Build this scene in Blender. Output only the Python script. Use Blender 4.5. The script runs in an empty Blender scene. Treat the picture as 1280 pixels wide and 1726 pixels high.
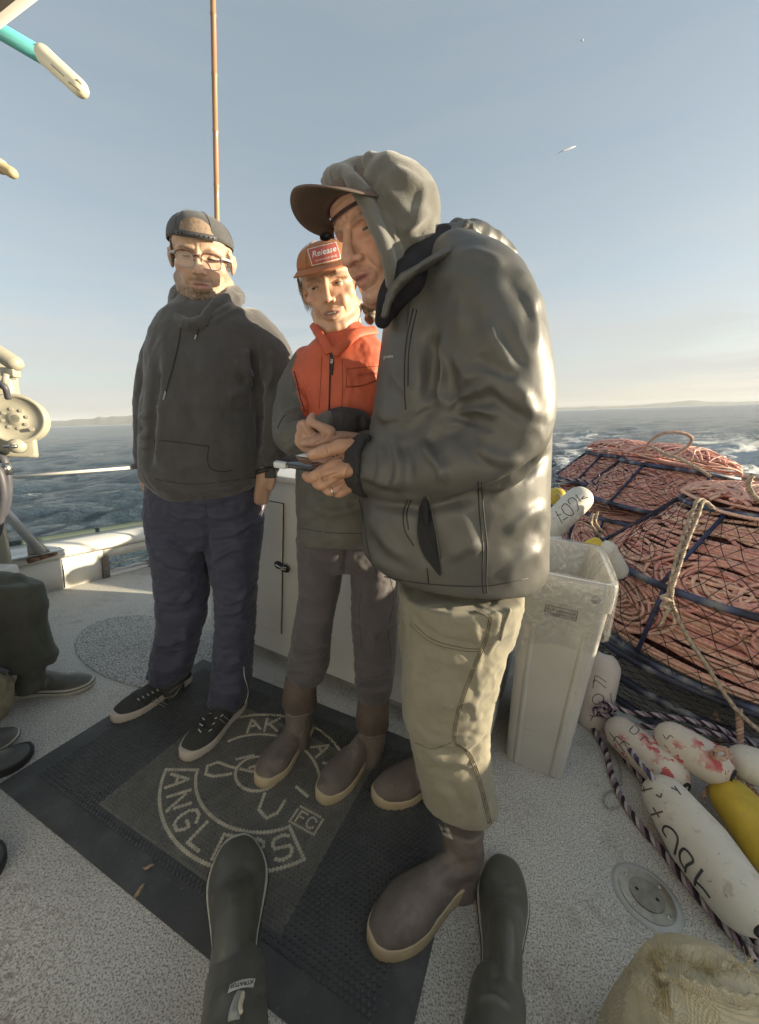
import bpy, bmesh, math, random
import numpy as np
from mathutils import Vector, Matrix, Quaternion
from mathutils.bvhtree import BVHTree

# ------------------------------------------------------------------ camera, sky, sun, exposure
SC = bpy.context.scene
CAM_H, FPX, CX, CY = 1.24, 641.0, 640.0, 853.0
PITCH, ROLL = math.radians(11.5), math.radians(3.8)
f0 = np.array([0, math.cos(PITCH), -math.sin(PITCH)]); r0 = np.array([1.0, 0, 0]); d0 = np.cross(f0, r0)
cR = math.cos(ROLL)*r0 - math.sin(ROLL)*d0
cD = math.cos(ROLL)*d0 + math.sin(ROLL)*r0
cF = f0
CO = np.array([0, 0, CAM_H])
cam = bpy.data.cameras.new('camera'); camo = bpy.data.objects.new('camera', cam); SC.collection.objects.link(camo)
M = Matrix(((cR[0], -cD[0], -cF[0], 0), (cR[1], -cD[1], -cF[1], 0), (cR[2], -cD[2], -cF[2], CAM_H), (0, 0, 0, 1)))
camo.matrix_world = M
cam.sensor_fit = 'HORIZONTAL'; cam.sensor_width = 36; cam.lens = 36*FPX/1280
cam.shift_y = -10/1280            # the picture has a 20 px caption strip below the photo
cam.clip_start = 0.03; cam.clip_end = 60000
SC.camera = camo
SC.view_settings.view_transform = 'Standard'; SC.view_settings.look = 'None'
SC.view_settings.exposure = 1.52; SC.view_settings.gamma = 1; SC.view_settings.use_curve_mapping = False
SC.cycles.max_bounces = 6; SC.cycles.transparent_max_bounces = 12

SEA_UP = np.array([-0.096, -0.033, 0.995]); SEA_UP /= np.linalg.norm(SEA_UP)
sx = np.cross(np.array([0, 1.0, 0]), SEA_UP); sx /= np.linalg.norm(sx); sy = np.cross(SEA_UP, sx)
TILT = Matrix([[float(sx[i]), float(sy[i]), float(SEA_UP[i])] for i in range(3)])      # columns: sea frame axes in boat frame
SUN_DIR = Vector((1.0, 0.02, 0.235)).normalized()                         # towards the sun, boat frame
sl = bpy.data.lights.new('sun', 'SUN'); sl.energy = 4.4; sl.angle = math.radians(0.5); sl.color = (1.0, 0.85, 0.60)
so = bpy.data.objects.new('sun', sl); SC.collection.objects.link(so)
so.rotation_euler = SUN_DIR.to_track_quat('Z', 'Y').to_euler()

world = bpy.data.worlds.new('World'); SC.world = world; world.use_nodes = True
nt = world.node_tree; nt.nodes.clear()
def N(nt, t, **k):
    n = nt.nodes.new(t)
    for a, b in k.items():
        if a in n.inputs.keys(): n.inputs[a].default_value = b
        else: setattr(n, a, b)
    return n
L = nt.links.new
tc = N(nt, 'ShaderNodeTexCoord'); mp = N(nt, 'ShaderNodeMapping'); mp.inputs['Rotation'].default_value = TILT.transposed().to_euler()
L(tc.outputs['Generated'], mp.inputs['Vector'])
sky = N(nt, 'ShaderNodeTexSky'); sky.sky_type = 'NISHITA'; sky.sun_disc = False
ss = TILT.transposed() @ SUN_DIR
sky.sun_elevation = math.asin(ss.z); sky.sun_rotation = math.atan2(ss.x, ss.y)
sky.air_density = 1.0; sky.dust_density = 1.6; sky.ozone_density = 1.6
L(mp.outputs[0], sky.inputs[0])
hs = N(nt, 'ShaderNodeHueSaturation', Saturation=0.52, Value=1.0); L(sky.outputs[0], hs.inputs['Color'])
sep = N(nt, 'ShaderNodeSeparateXYZ'); L(mp.outputs[0], sep.inputs[0])
grd = N(nt, 'ShaderNodeValToRGB'); L(sep.outputs['Z'], grd.inputs[0]); el_ = grd.color_ramp.elements
GK = 0.72
for i_, (p_, c_) in enumerate([(0.0, (1.42, 1.45, 1.36)), (0.07, (1.28, 1.42, 1.49)), (0.22, (1.08, 1.31, 1.46)), (0.5, (.88, 1.16, 1.32)), (1.0, (.78, 1.04, 1.20))]):
    e_r = el_[i_] if i_ < 2 else el_.new(p_); e_r.position = p_; e_r.color = (c_[0]*GK, c_[1]*GK, c_[2]*GK, 1)
smx = N(nt, 'ShaderNodeMix', data_type='RGBA'); smx.inputs[0].default_value = 0.65; L(hs.outputs[0], smx.inputs[6]); L(grd.outputs[0], smx.inputs[7])
# thin high cloud: bands stretched along the horizon, thickest low down
cm = N(nt, 'ShaderNodeMapping'); cm.inputs['Scale'].default_value = (1.3, 1.3, 12); cm.inputs['Location'].default_value = (7.3, 4.1, 1.2); L(mp.outputs[0], cm.inputs['Vector'])
cn = N(nt, 'ShaderNodeTexNoise', Scale=1.7, Detail=7.0, Roughness=0.55, Distortion=0.6); L(cm.outputs[0], cn.inputs['Vector'])
cr = N(nt, 'ShaderNodeMapRange'); cr.inputs['From Min'].default_value = 0.38; cr.inputs['From Max'].default_value = 0.60; L(cn.outputs['Fac'], cr.inputs['Value'])
cz = N(nt, 'ShaderNodeMapRange'); cz.inputs['From Min'].default_value = 0.36; cz.inputs['From Max'].default_value = 0.02
cz.inputs['To Min'].default_value = 0.05; cz.inputs['To Max'].default_value = 0.95; L(sep.outputs['Z'], cz.inputs['Value'])
cmul = N(nt, 'ShaderNodeMath', operation='MULTIPLY'); L(cr.outputs[0], cmul.inputs[0]); L(cz.outputs[0], cmul.inputs[1])
cmix = N(nt, 'ShaderNodeMix', data_type='RGBA'); cmix.inputs[7].default_value = (1.60, 1.60, 1.54, 1)
L(cmul.outputs[0], cmix.inputs[0]); L(smx.outputs[2], cmix.inputs[6])
bg = N(nt, 'ShaderNodeBackground', Strength=0.15); L(cmix.outputs[2], bg.inputs['Color'])
wo = N(nt, 'ShaderNodeOutputWorld'); L(bg.outputs[0], wo.inputs[0])

# ------------------------------------------------------------------ measuring helpers (photo pixel -> place)
def ray(px, py): return (px-CX)/FPX*cR + (py-CY)/FPX*cD + cF
def G(px, py, z=0.0):
    v = ray(px, py); return CO + v*((z-CAM_H)/v[2])
def P(px, py, y):
    v = ray(px, py); return CO + v*(y/v[1])
def depth(p): return (np.asarray(p)-CO) @ cF
def PR(V):
    q = np.asarray(V)-CO; z = q@cF; z = np.where(np.abs(z) < 1e-4, 1e-4, z)
    return np.stack([CX+FPX*(q@cR)/z, CY+FPX*(q@cD)/z], -1), z

# ------------------------------------------------------------------ noise
def _h(i, j, k, s):
    n = (i*374761393 + j*668265263 + k*2147483647 + s*974634777) & 0xffffffff
    n = ((n ^ (n >> 13))*1274126177) & 0xffffffff
    return ((n ^ (n >> 16)) & 0xffff)/65535.0*2-1
def vnoise(Pn, s=0):
    Pn = np.asarray(Pn, float); f = np.floor(Pn); i = f.astype(np.int64); t = Pn-f; t = t*t*(3-2*t); r = 0
    for a in (0, 1):
        for b in (0, 1):
            for c in (0, 1):
                w = (t[:, 0] if a else 1-t[:, 0])*(t[:, 1] if b else 1-t[:, 1])*(t[:, 2] if c else 1-t[:, 2])
                r = r + w*_h(i[:, 0]+a, i[:, 1]+b, i[:, 2]+c, s)
    return r
def fbm(Pn, o=3, s=0):
    return sum(vnoise(np.asarray(Pn)*2**k, s+k)*0.5**k for k in range(o))

# ------------------------------------------------------------------ object helpers
COL = SC.collection
def tag(o, label=None, cat=None, group=None, kind=None):
    if label: o['label'] = label
    if cat: o['category'] = cat
    if group: o['group'] = group
    if kind: o['kind'] = kind
    return o
def thing(name, loc, label, cat, group=None):
    o = bpy.data.objects.new(name, None); COL.objects.link(o); o.location = loc; o.empty_display_size = 0.1
    return tag(o, label, cat, group)
def wloc(o):
    l = Vector((0, 0, 0))
    while o is not None: l = l + o.location; o = o.parent
    return l
def mesh(name, V, Fc, m=None, parent=None, smooth=True, col=None, mats=None, mi=None, kind=None, origin=None):
    me = bpy.data.meshes.new(name); V = np.asarray(V, float)
    org = np.array(wloc(parent)) if parent is not None else (np.array(origin) if origin is not None else np.zeros(3))
    me.from_pydata((V-org).tolist(), [], Fc if isinstance(Fc, list) else Fc.tolist())
    for mm in (mats or [m]):
        if mm: me.materials.append(mm)
    if mi is not None: me.polygons.foreach_set('material_index', np.asarray(mi, dtype=np.int32))
    if smooth: me.polygons.foreach_set('use_smooth', np.ones(len(me.polygons), bool))
    if col is not None:
        a = me.color_attributes.new('Col', 'FLOAT_COLOR', 'POINT'); c = np.ones((len(V), 4)); c[:, :3] = col
        a.data.foreach_set('color', c.ravel())
    me.update()
    o = bpy.data.objects.new(name, me); COL.objects.link(o)
    if parent is not None: o.parent = parent
    elif origin is not None: o.location = Vector(origin)
    if kind: o['kind'] = kind
    return o

def frame_of(d, up=(0, 0, 1)):
    d = np.asarray(d, float); d = d/(np.linalg.norm(d)+1e-12); u = np.asarray(up, float)
    if abs(d@u) > 0.95: u = np.array([1.0, 0, 0])
    a = np.cross(u, d); a /= np.linalg.norm(a); b = np.cross(d, a); return a, b, d

class S:
    """a bag of closed shapes"""
    def __init__(s): s.V = []; s.F = []; s.n = 0; s.I = []; s.k = 0
    def add(s, V, Fc):
        V = np.asarray(V, float); s.V.append(V); s.F += [tuple(int(i)+s.n for i in f) for f in Fc]; s.I += [s.k]*len(Fc); s.n += len(V); return s
    def loft(s, rings, cap=True, closed=True):
        m = len(rings[0]); V = np.concatenate([np.asarray(r) for r in rings]); Fc = []
        for i in range(len(rings)-1):
            for j in range(m if closed else m-1):
                k = (j+1) % m; Fc.append((i*m+j, i*m+k, (i+1)*m+k, (i+1)*m+j))
        if cap: Fc.append(tuple(range(m-1, -1, -1))); Fc.append(tuple((len(rings)-1)*m+j for j in range(m)))
        return s.add(V, Fc)
    def tube(s, pts, rads, n=12, flat=1.0, up=(0, 0, 1), cap=True, rnd=False, twist=None):
        pts = [np.asarray(p, float) for p in pts]
        if np.isscalar(rads): rads = [rads]*len(pts)
        rads = list(rads)
        if rnd:   # hemispherical ends
            d0_ = pts[0]-pts[1]; d0_ /= np.linalg.norm(d0_); d1_ = pts[-1]-pts[-2]; d1_ /= np.linalg.norm(d1_)
            a0, a1 = rads[0], rads[-1]
            g0 = a0 if np.isscalar(a0) else min(a0); g1 = a1 if np.isscalar(a1) else min(a1)
            pre = [(pts[0]+d0_*g0*math.sin(t), math.cos(t)) for t in (1.45, 1.1, .75, .38)]
            post = [(pts[-1]+d1_*g1*math.sin(t), math.cos(t)) for t in (.38, .75, 1.1, 1.45)]
            sc = lambda a, k: a*k if np.isscalar(a) else (a[0]*k, a[1]*k)
            pts = [p for p, _ in pre]+pts+[p for p, _ in post]; rads = [sc(a0, k) for _, k in pre]+rads+[sc(a1, k) for _, k in post]
        rings = []; a = None
        for i, p in enumerate(pts):
            d = (pts[min(i+1, len(pts)-1)]-pts[max(i-1, 0)]); d = d/(np.linalg.norm(d)+1e-12)
            if a is None: a, b, _ = frame_of(d, up)
            else:
                a = a-d*(a@d); nn = np.linalg.norm(a)
                if nn < 1e-6: a, b, _ = frame_of(d, up)
                else: a /= nn; b = np.cross(d, a)
            r = rads[i]; ra, rb = (r, r*flat) if np.isscalar(r) else r
            th = np.arange(n)*2*math.pi/n
            rings.append(p+np.outer(np.cos(th)*ra, a)+np.outer(np.sin(th)*rb, b))
        return s.loft(rings, cap)
    def ell(s, c, r, R=None, n=20, m=12):
        V = []; 
        for i in range(m+1):
            ph = math.pi*(i+0.02*(i == 0)-0.02*(i == m))/m
            for j in range(n):
                th = 2*math.pi*j/n; V.append((math.sin(ph)*math.cos(th)*r[0], math.sin(ph)*math.sin(th)*r[1], math.cos(ph)*r[2]))
        V = np.array(V)
        if R is not None: V = V@np.asarray(R).T
        V = V+np.asarray(c); Fc = []
        for i in range(m):
            for j in range(n):
                k = (j+1) % n; Fc.append((i*n+j, (i+1)*n+j, (i+1)*n+k, i*n+k))
        Fc.append(tuple(range(n))); Fc.append(tuple(m*n+j for j in range(n-1, -1, -1)))
        return s.add(V, Fc)
    def box(s, c, h, R=None, bev=0.0):
        c = np.asarray(c, float); h = np.asarray(h, float); R = np.eye(3) if R is None else np.asarray(R)
        if bev <= 0:
            V = np.array([(x, y, z) for x in (-1, 1) for y in (-1, 1) for z in (-1, 1)])*h
            return s.add(V@R.T+c, [(0, 1, 3, 2), (4, 6, 7, 5), (0, 4, 5, 1), (2, 3, 7, 6), (0, 2, 6, 4), (1, 5, 7, 3)])
        bm = bmesh.new(); bmesh.ops.create_cube(bm, size=2)
        for v in bm.verts: v.co = Vector((v.co.x*h[0], v.co.y*h[1], v.co.z*h[2]))
        bmesh.ops.bevel(bm, geom=bm.edges[:], offset=min(bev, min(h)*0.95), segments=2, affect='EDGES', profile=0.6)
        bm.verts.ensure_lookup_table(); bm.verts.index_update()
        V = np.array([v.co[:] for v in bm.verts]); Fc = [tuple(v.index for v in f.verts) for f in bm.faces]; bm.free()
        return s.add(V@R.T+c, Fc)
    def prism(s, poly, z0, z1, T=None):
        """poly: list of (x,y), extruded z0..z1, T: function mapping Nx3 -> Nx3"""
        poly = np.asarray(poly, float); n = len(poly)
        V = np.concatenate([np.c_[poly, np.full(n, z0)], np.c_[poly, np.full(n, z1)]])
        if T is not None: V = T(V)
        return s.add(V, [(i, (i+1) % n, n+(i+1) % n, n+i) for i in range(n)]+[tuple(range(n-1, -1, -1)), tuple(range(n, 2*n))])
    def arr(s): return np.concatenate(s.V), s.F
    def obj(s, name, m=None, parent=None, smooth=True, **k):
        V, Fc = s.arr(); return mesh(name, V, Fc, m, parent, smooth, **k)

def flat_shade(o, ang=35):
    me = o.data
    try:
        me.set_sharp_from_angle(angle=math.radians(ang))
    except Exception: pass
    return o

def remesh(s, vox, it=4, fac=0.5):
    V, Fc = s.arr(); me = bpy.data.meshes.new('tmp'); me.from_pydata(V.tolist(), [], Fc); o = bpy.data.objects.new('tmp', me); COL.objects.link(o)
    m = o.modifiers.new('r', 'REMESH'); m.mode = 'VOXEL'; m.voxel_size = vox
    if it: q = o.modifiers.new('s', 'SMOOTH'); q.iterations = it; q.factor = fac
    e = o.evaluated_get(bpy.context.evaluated_depsgraph_get()); mm = e.to_mesh()
    n = len(mm.vertices); A = np.empty(n*3); mm.vertices.foreach_get('co', A); A = A.reshape(-1, 3)
    k = len(mm.polygons); lt = np.empty(k, np.int32); mm.polygons.foreach_get('loop_total', lt); li = np.empty(len(mm.loops), np.int32); mm.loops.foreach_get('vertex_index', li)
    if (lt == 4).all(): Q = li.reshape(-1, 4)
    else:
        Q = []; p = 0
        for t in lt: Q.append(tuple(int(x) for x in li[p:p+t])); p += t
    e.to_mesh_clear(); bpy.data.objects.remove(o); bpy.data.meshes.remove(me)
    return A, Q
def vnormals(V, Q):
    Q = np.asarray(Q); a = V[Q[:, 2]]-V[Q[:, 0]]; b = V[Q[:, 3]]-V[Q[:, 1]]; n = np.cross(a, b); R = np.zeros_like(V)
    for k in range(4): np.add.at(R, Q[:, k], n)
    return R/(np.linalg.norm(R, axis=1, keepdims=True)+1e-12)
def lap(V, Q, it=2, f=0.5, mask=None):
    Q = np.asarray(Q); E = np.concatenate([Q[:, [0, 1]], Q[:, [1, 2]], Q[:, [2, 3]], Q[:, [3, 0]]]); E = np.concatenate([E, E[:, ::-1]])
    c = np.bincount(E[:, 0], minlength=len(V)).astype(float)[:, None]
    for _ in range(it):
        A = np.stack([np.bincount(E[:, 0], weights=V[E[:, 1], k], minlength=len(V)) for k in range(3)], 1)/np.maximum(c, 1)
        d = (A-V)*f; V = V+(d if mask is None else d*mask[:, None])
    return V
def seg_dist(uv, poly):
    poly = np.asarray(poly, float); best = np.full(len(uv), 1e9); tt = np.zeros(len(uv)); sg = np.zeros(len(uv))
    ln = np.linalg.norm(np.diff(poly, axis=0), axis=1); cum = np.r_[0, np.cumsum(ln)]
    for i in range(len(poly)-1):
        a, b = poly[i], poly[i+1]; d = b-a; t = np.clip(((uv-a)@d)/(d@d+1e-9), 0, 1); q = a+t[:, None]*d; r = uv-q; dist = np.linalg.norm(r, axis=1)
        s_ = np.sign(d[0]*r[:, 1]-d[1]*r[:, 0]); m = dist < best
        best = np.where(m, dist, best); tt = np.where(m, (cum[i]+t*ln[i])/cum[-1], tt); sg = np.where(m, s_, sg)
    return best, tt, sg
def smooth_poly(poly, k=6):
    """Catmull-Rom through the points"""
    p = [np.asarray(q, float) for q in poly]
    if len(p) < 3: return np.array([p[0]+(p[-1]-p[0])*t for t in np.linspace(0, 1, k+1)])
    p = [2*p[0]-p[1]]+p+[2*p[-1]-p[-2]]; o = []
    for i in range(1, len(p)-2):
        for t in np.arange(k)/k:
            a, b, c, d = p[i-1:i+3]; o.append(0.5*(2*b+(c-a)*t+(2*a-5*b+4*c-d)*t*t+(3*b-a-3*c+d)*t**3))
    o.append(p[-2]); return np.array(o)
def folds(V, Q, L_, face=0.05, gain=1.0):
    """sculpt cloth folds: (height in mm, width px, [photo points]) - real displacement of the surface"""
    for f in L_:
        amp, w, poly = f[:3]; asym = f[3] if len(f) > 3 else 0
        Nn = vnormals(V, Q); uv, z = PR(V); view = CO-V; view /= np.linalg.norm(view, axis=1, keepdims=True)
        fc = np.einsum('ij,ij->i', Nn, view); pl = smooth_poly(poly, 5); d, t, sg = seg_dist(uv, pl)
        if asym: d = np.where(sg*asym > 0, d*2.6, d*0.75)
        k = np.exp(-(d/w)**2)*np.clip(np.minimum(t, 1-t)*6+0.12, 0, 1)*(np.clip((fc-face)*5, 0, 1)); k[d > w*3.5] = 0
        V = V+Nn*(k*amp*gain/1000)[:, None]
    return V
def wrinkle(V, Q, amp, scale, stretch=(1, 1, 1), s=0, ridged=True, o=2, mask=None):
    Nn = vnormals(V, Q); q = V*scale*np.asarray(stretch); q = q+0.6*np.stack([vnoise(V*scale*0.7+9, s+7), vnoise(V*scale*0.7+31, s+8), vnoise(V*scale*.7+50, s+9)], 1)
    n = fbm(q, o, s); n = (0.5-np.abs(n))*2 if ridged else n
    n = n*amp
    if mask is not None: n = n*mask
    return V+Nn*n[:, None]

def bvh(V, Q): return BVHTree.FromPolygons([tuple(v) for v in V.tolist()], [tuple(int(i) for i in f) for f in Q])
def bvh_obj(o):
    me = o.data; w = np.array(wloc(o)); V = np.empty(len(me.vertices)*3); me.vertices.foreach_get('co', V)
    return bvh(V.reshape(-1, 3)+w, [tuple(p.vertices) for p in me.polygons])
def onto(tree, pts, off=0.001):
    """points of the surface seen at these photo points"""
    out = []; last = None
    for p in pts:
        v = ray(p[0], p[1]); v = v/np.linalg.norm(v); h = tree.ray_cast(Vector(CO), Vector(v), 30)
        if h[0] is None: out.append(None); continue
        n = np.array(h[1]);
        if n@v > 0: n = -n
        out.append(np.array(h[0])+n*off)
    good = [q for q in out if q is not None]
    if not good: return [CO+ray(p[0], p[1])*.6+np.array([0, 0, -.001*i]) for i, p in enumerate(pts)]
    for i, q in enumerate(out):
        if q is None:
            k = min((j for j in range(len(out)) if out[j] is not None), key=lambda j: abs(j-i))
            v = ray(*pts[i][:2]); out[i] = CO+v*depth(out[k])
    return out
def seam(tree, poly, r, off=0.0, k=6, n=6, s=None, keep=False):
    pl = poly if keep else smooth_poly(poly, k); q = [p for p in onto(tree, pl, off) if p is not None]
    s = s or S(); s.tube(q, r, n=n, cap=True); return s
def seams_each(tree, polys, r, off, name, m, par):
    for pl in polys: seam(tree, pl, r, off).obj(name, m, par)
def text_mesh(txt, size=1.0, shear=0.0, bold=0.0):
    c = bpy.data.curves.new('t', 'FONT'); c.body = txt; c.size = size; c.align_x = 'CENTER'; c.align_y = 'CENTER'; c.shear = shear; c.offset = bold; c.resolution_u = 3
    o = bpy.data.objects.new('t', c); COL.objects.link(o); e = o.evaluated_get(bpy.context.evaluated_depsgraph_get()); me = e.to_mesh()
    V = np.array([v.co[:] for v in me.vertices]); Fc = [tuple(p.vertices) for p in me.polygons]; e.to_mesh_clear(); bpy.data.objects.remove(o)
    return V, Fc
def decal(name, V2, Fc, M2, tree, m, parent, off=0.0015, label=None):
    """lay flat print on a surface: M2 maps text units to photo points"""
    uv = np.asarray(V2)[:, :2]@np.asarray(M2)[:, :2].T+np.asarray(M2)[:, 2]
    Q = onto(tree, uv, off)
    if not len(Q): return None
    o = mesh(name, np.array(Q), Fc, m, parent, smooth=False)
    if label: o['label'] = label
    return o
def aff(cx, cy, ux, uy, vx, vy): return [[ux, vx, cx], [uy, vy, cy]]

# ------------------------------------------------------------------ materials
def pm(name, col=(.5, .5, .5), rough=.6, metal=0.0, var=0.0, vs=8.0, bump=0.0, bs=60.0, attr=False, sheen=0.0, coat=0.0, coatr=.1, spec=.5, dirt=None, weave=0.0, ws=900.0, bumpd=0.002, sss=0.0, rvar=0.0, alpha=1.0, stretch=None, spots=None, bdetail=5.0):
    m = bpy.data.materials.new(name); m.use_nodes = True; t = m.node_tree; t.nodes.clear(); l = t.links.new
    b = N(t, 'ShaderNodeBsdfPrincipled'); out = N(t, 'ShaderNodeOutputMaterial'); l(b.outputs[0], out.inputs[0])
    b.inputs['Roughness'].default_value = rough; b.inputs['Metallic'].default_value = metal; b.inputs['Specular IOR Level'].default_value = spec
    b.inputs['Coat Weight'].default_value = coat; b.inputs['Coat Roughness'].default_value = coatr; b.inputs['Sheen Weight'].default_value = sheen; b.inputs['Sheen Roughness'].default_value = .5
    b.inputs['Alpha'].default_value = alpha
    if sss: b.inputs['Subsurface Weight'].default_value = sss; b.inputs['Subsurface Scale'].default_value = .01; b.inputs['Subsurface Radius'].default_value = (1, .4, .2)
    tc = N(t, 'ShaderNodeTexCoord'); co = tc.outputs['Object']
    if stretch: mp = N(t, 'ShaderNodeMapping'); mp.inputs['Scale'].default_value = stretch; l(co, mp.inputs[0]); co = mp.outputs[0]
    if attr: a = N(t, 'ShaderNodeVertexColor', layer_name='Col'); c = a.outputs['Color']
    else: a = N(t, 'ShaderNodeRGB'); a.outputs[0].default_value = (*col, 1); c = a.outputs[0]
    if var:
        n = N(t, 'ShaderNodeTexNoise', Scale=vs, Detail=6.0, Roughness=.6); l(co, n.inputs['Vector'])
        r = N(t, 'ShaderNodeMapRange'); r.inputs['From Min'].default_value = .3; r.inputs['From Max'].default_value = .7; r.inputs['To Min'].default_value = 1-var; r.inputs['To Max'].default_value = 1+var; l(n.outputs['Fac'], r.inputs['Value'])
        h = N(t, 'ShaderNodeMix', data_type='RGBA', blend_type='MULTIPLY'); h.inputs[0].default_value = 1; l(c, h.inputs[6]); l(r.outputs[0], h.inputs[7]); c = h.outputs[2]
        if rvar:
            rr = N(t, 'ShaderNodeMapRange'); rr.inputs['To Min'].default_value = rough-rvar; rr.inputs['To Max'].default_value = rough+rvar; l(n.outputs['Fac'], rr.inputs['Value']); l(rr.outputs[0], b.inputs['Roughness'])
    for sp in (spots or []):     # (colour, scale, threshold, softness, amount)
        n = N(t, 'ShaderNodeTexNoise', Scale=sp[1], Detail=4.0, Roughness=.65); l(co, n.inputs['Vector'])
        r = N(t, 'ShaderNodeMapRange'); r.inputs['From Min'].default_value = sp[2]; r.inputs['From Max'].default_value = sp[2]+sp[3]; r.inputs['To Max'].default_value = sp[4]; l(n.outputs['Fac'], r.inputs['Value'])
        if len(sp) > 5:
            n2 = N(t, 'ShaderNodeTexNoise', Scale=sp[5], Detail=3.0); l(co, n2.inputs['Vector']); r2 = N(t, 'ShaderNodeMapRange'); r2.inputs['From Min'].default_value = sp[6]; r2.inputs['From Max'].default_value = sp[6]+.12; l(n2.outputs['Fac'], r2.inputs['Value'])
            mu = N(t, 'ShaderNodeMath', operation='MULTIPLY'); l(r.outputs[0], mu.inputs[0]); l(r2.outputs[0], mu.inputs[1]); fo = mu.outputs[0]
        else: fo = r.outputs[0]
        h = N(t, 'ShaderNodeMix', data_type='RGBA'); l(fo, h.inputs[0]); l(c, h.inputs[6]); h.inputs[7].default_value = (*sp[0], 1); c = h.outputs[2]
    l(c, b.inputs['Base Color'])
    nrm = None
    if bump:
        n = N(t, 'ShaderNodeTexNoise', Scale=bs, Detail=bdetail, Roughness=.6); l(co, n.inputs['Vector']); bp = N(t, 'ShaderNodeBump', Strength=bump, Distance=bumpd); l(n.outputs['Fac'], bp.inputs['Height']); nrm = bp.outputs[0]
    if weave:
        w = N(t, 'ShaderNodeTexWave', Scale=ws, Distortion=1.0); l(co, w.inputs['Vector']); w2 = N(t, 'ShaderNodeTexWave', Scale=ws*.9, Distortion=1.0, bands_direction='Z'); l(co, w2.inputs['Vector'])
        ad = N(t, 'ShaderNodeMath', operation='ADD'); l(w.outputs['Fac'], ad.inputs[0]); l(w2.outputs['Fac'], ad.inputs[1]); bp = N(t, 'ShaderNodeBump', Strength=weave, Distance=.001); l(ad.outputs[0], bp.inputs['Height'])
        if nrm is not None: l(nrm, bp.inputs['Normal'])
        nrm = bp.outputs[0]
    if nrm is not None: l(nrm, b.inputs['Normal'])
    return m
# ------------------------------------------------------------------ boat axes on deck
MA = np.array([-1.203, 1.033]); BU = np.array([.918, -.397]); BU /= np.linalg.norm(BU); BV = np.array([.397, .918]); BV /= np.linalg.norm(BV)
def mw(u, v, z=0.0): p = MA+u*BU+v*BV; return np.array([p[0], p[1], z])
RB = np.array([[BU[0], BV[0], 0], [BU[1], BV[1], 0], [0, 0, 1.0]])       # local (u, v, z) -> world

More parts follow.
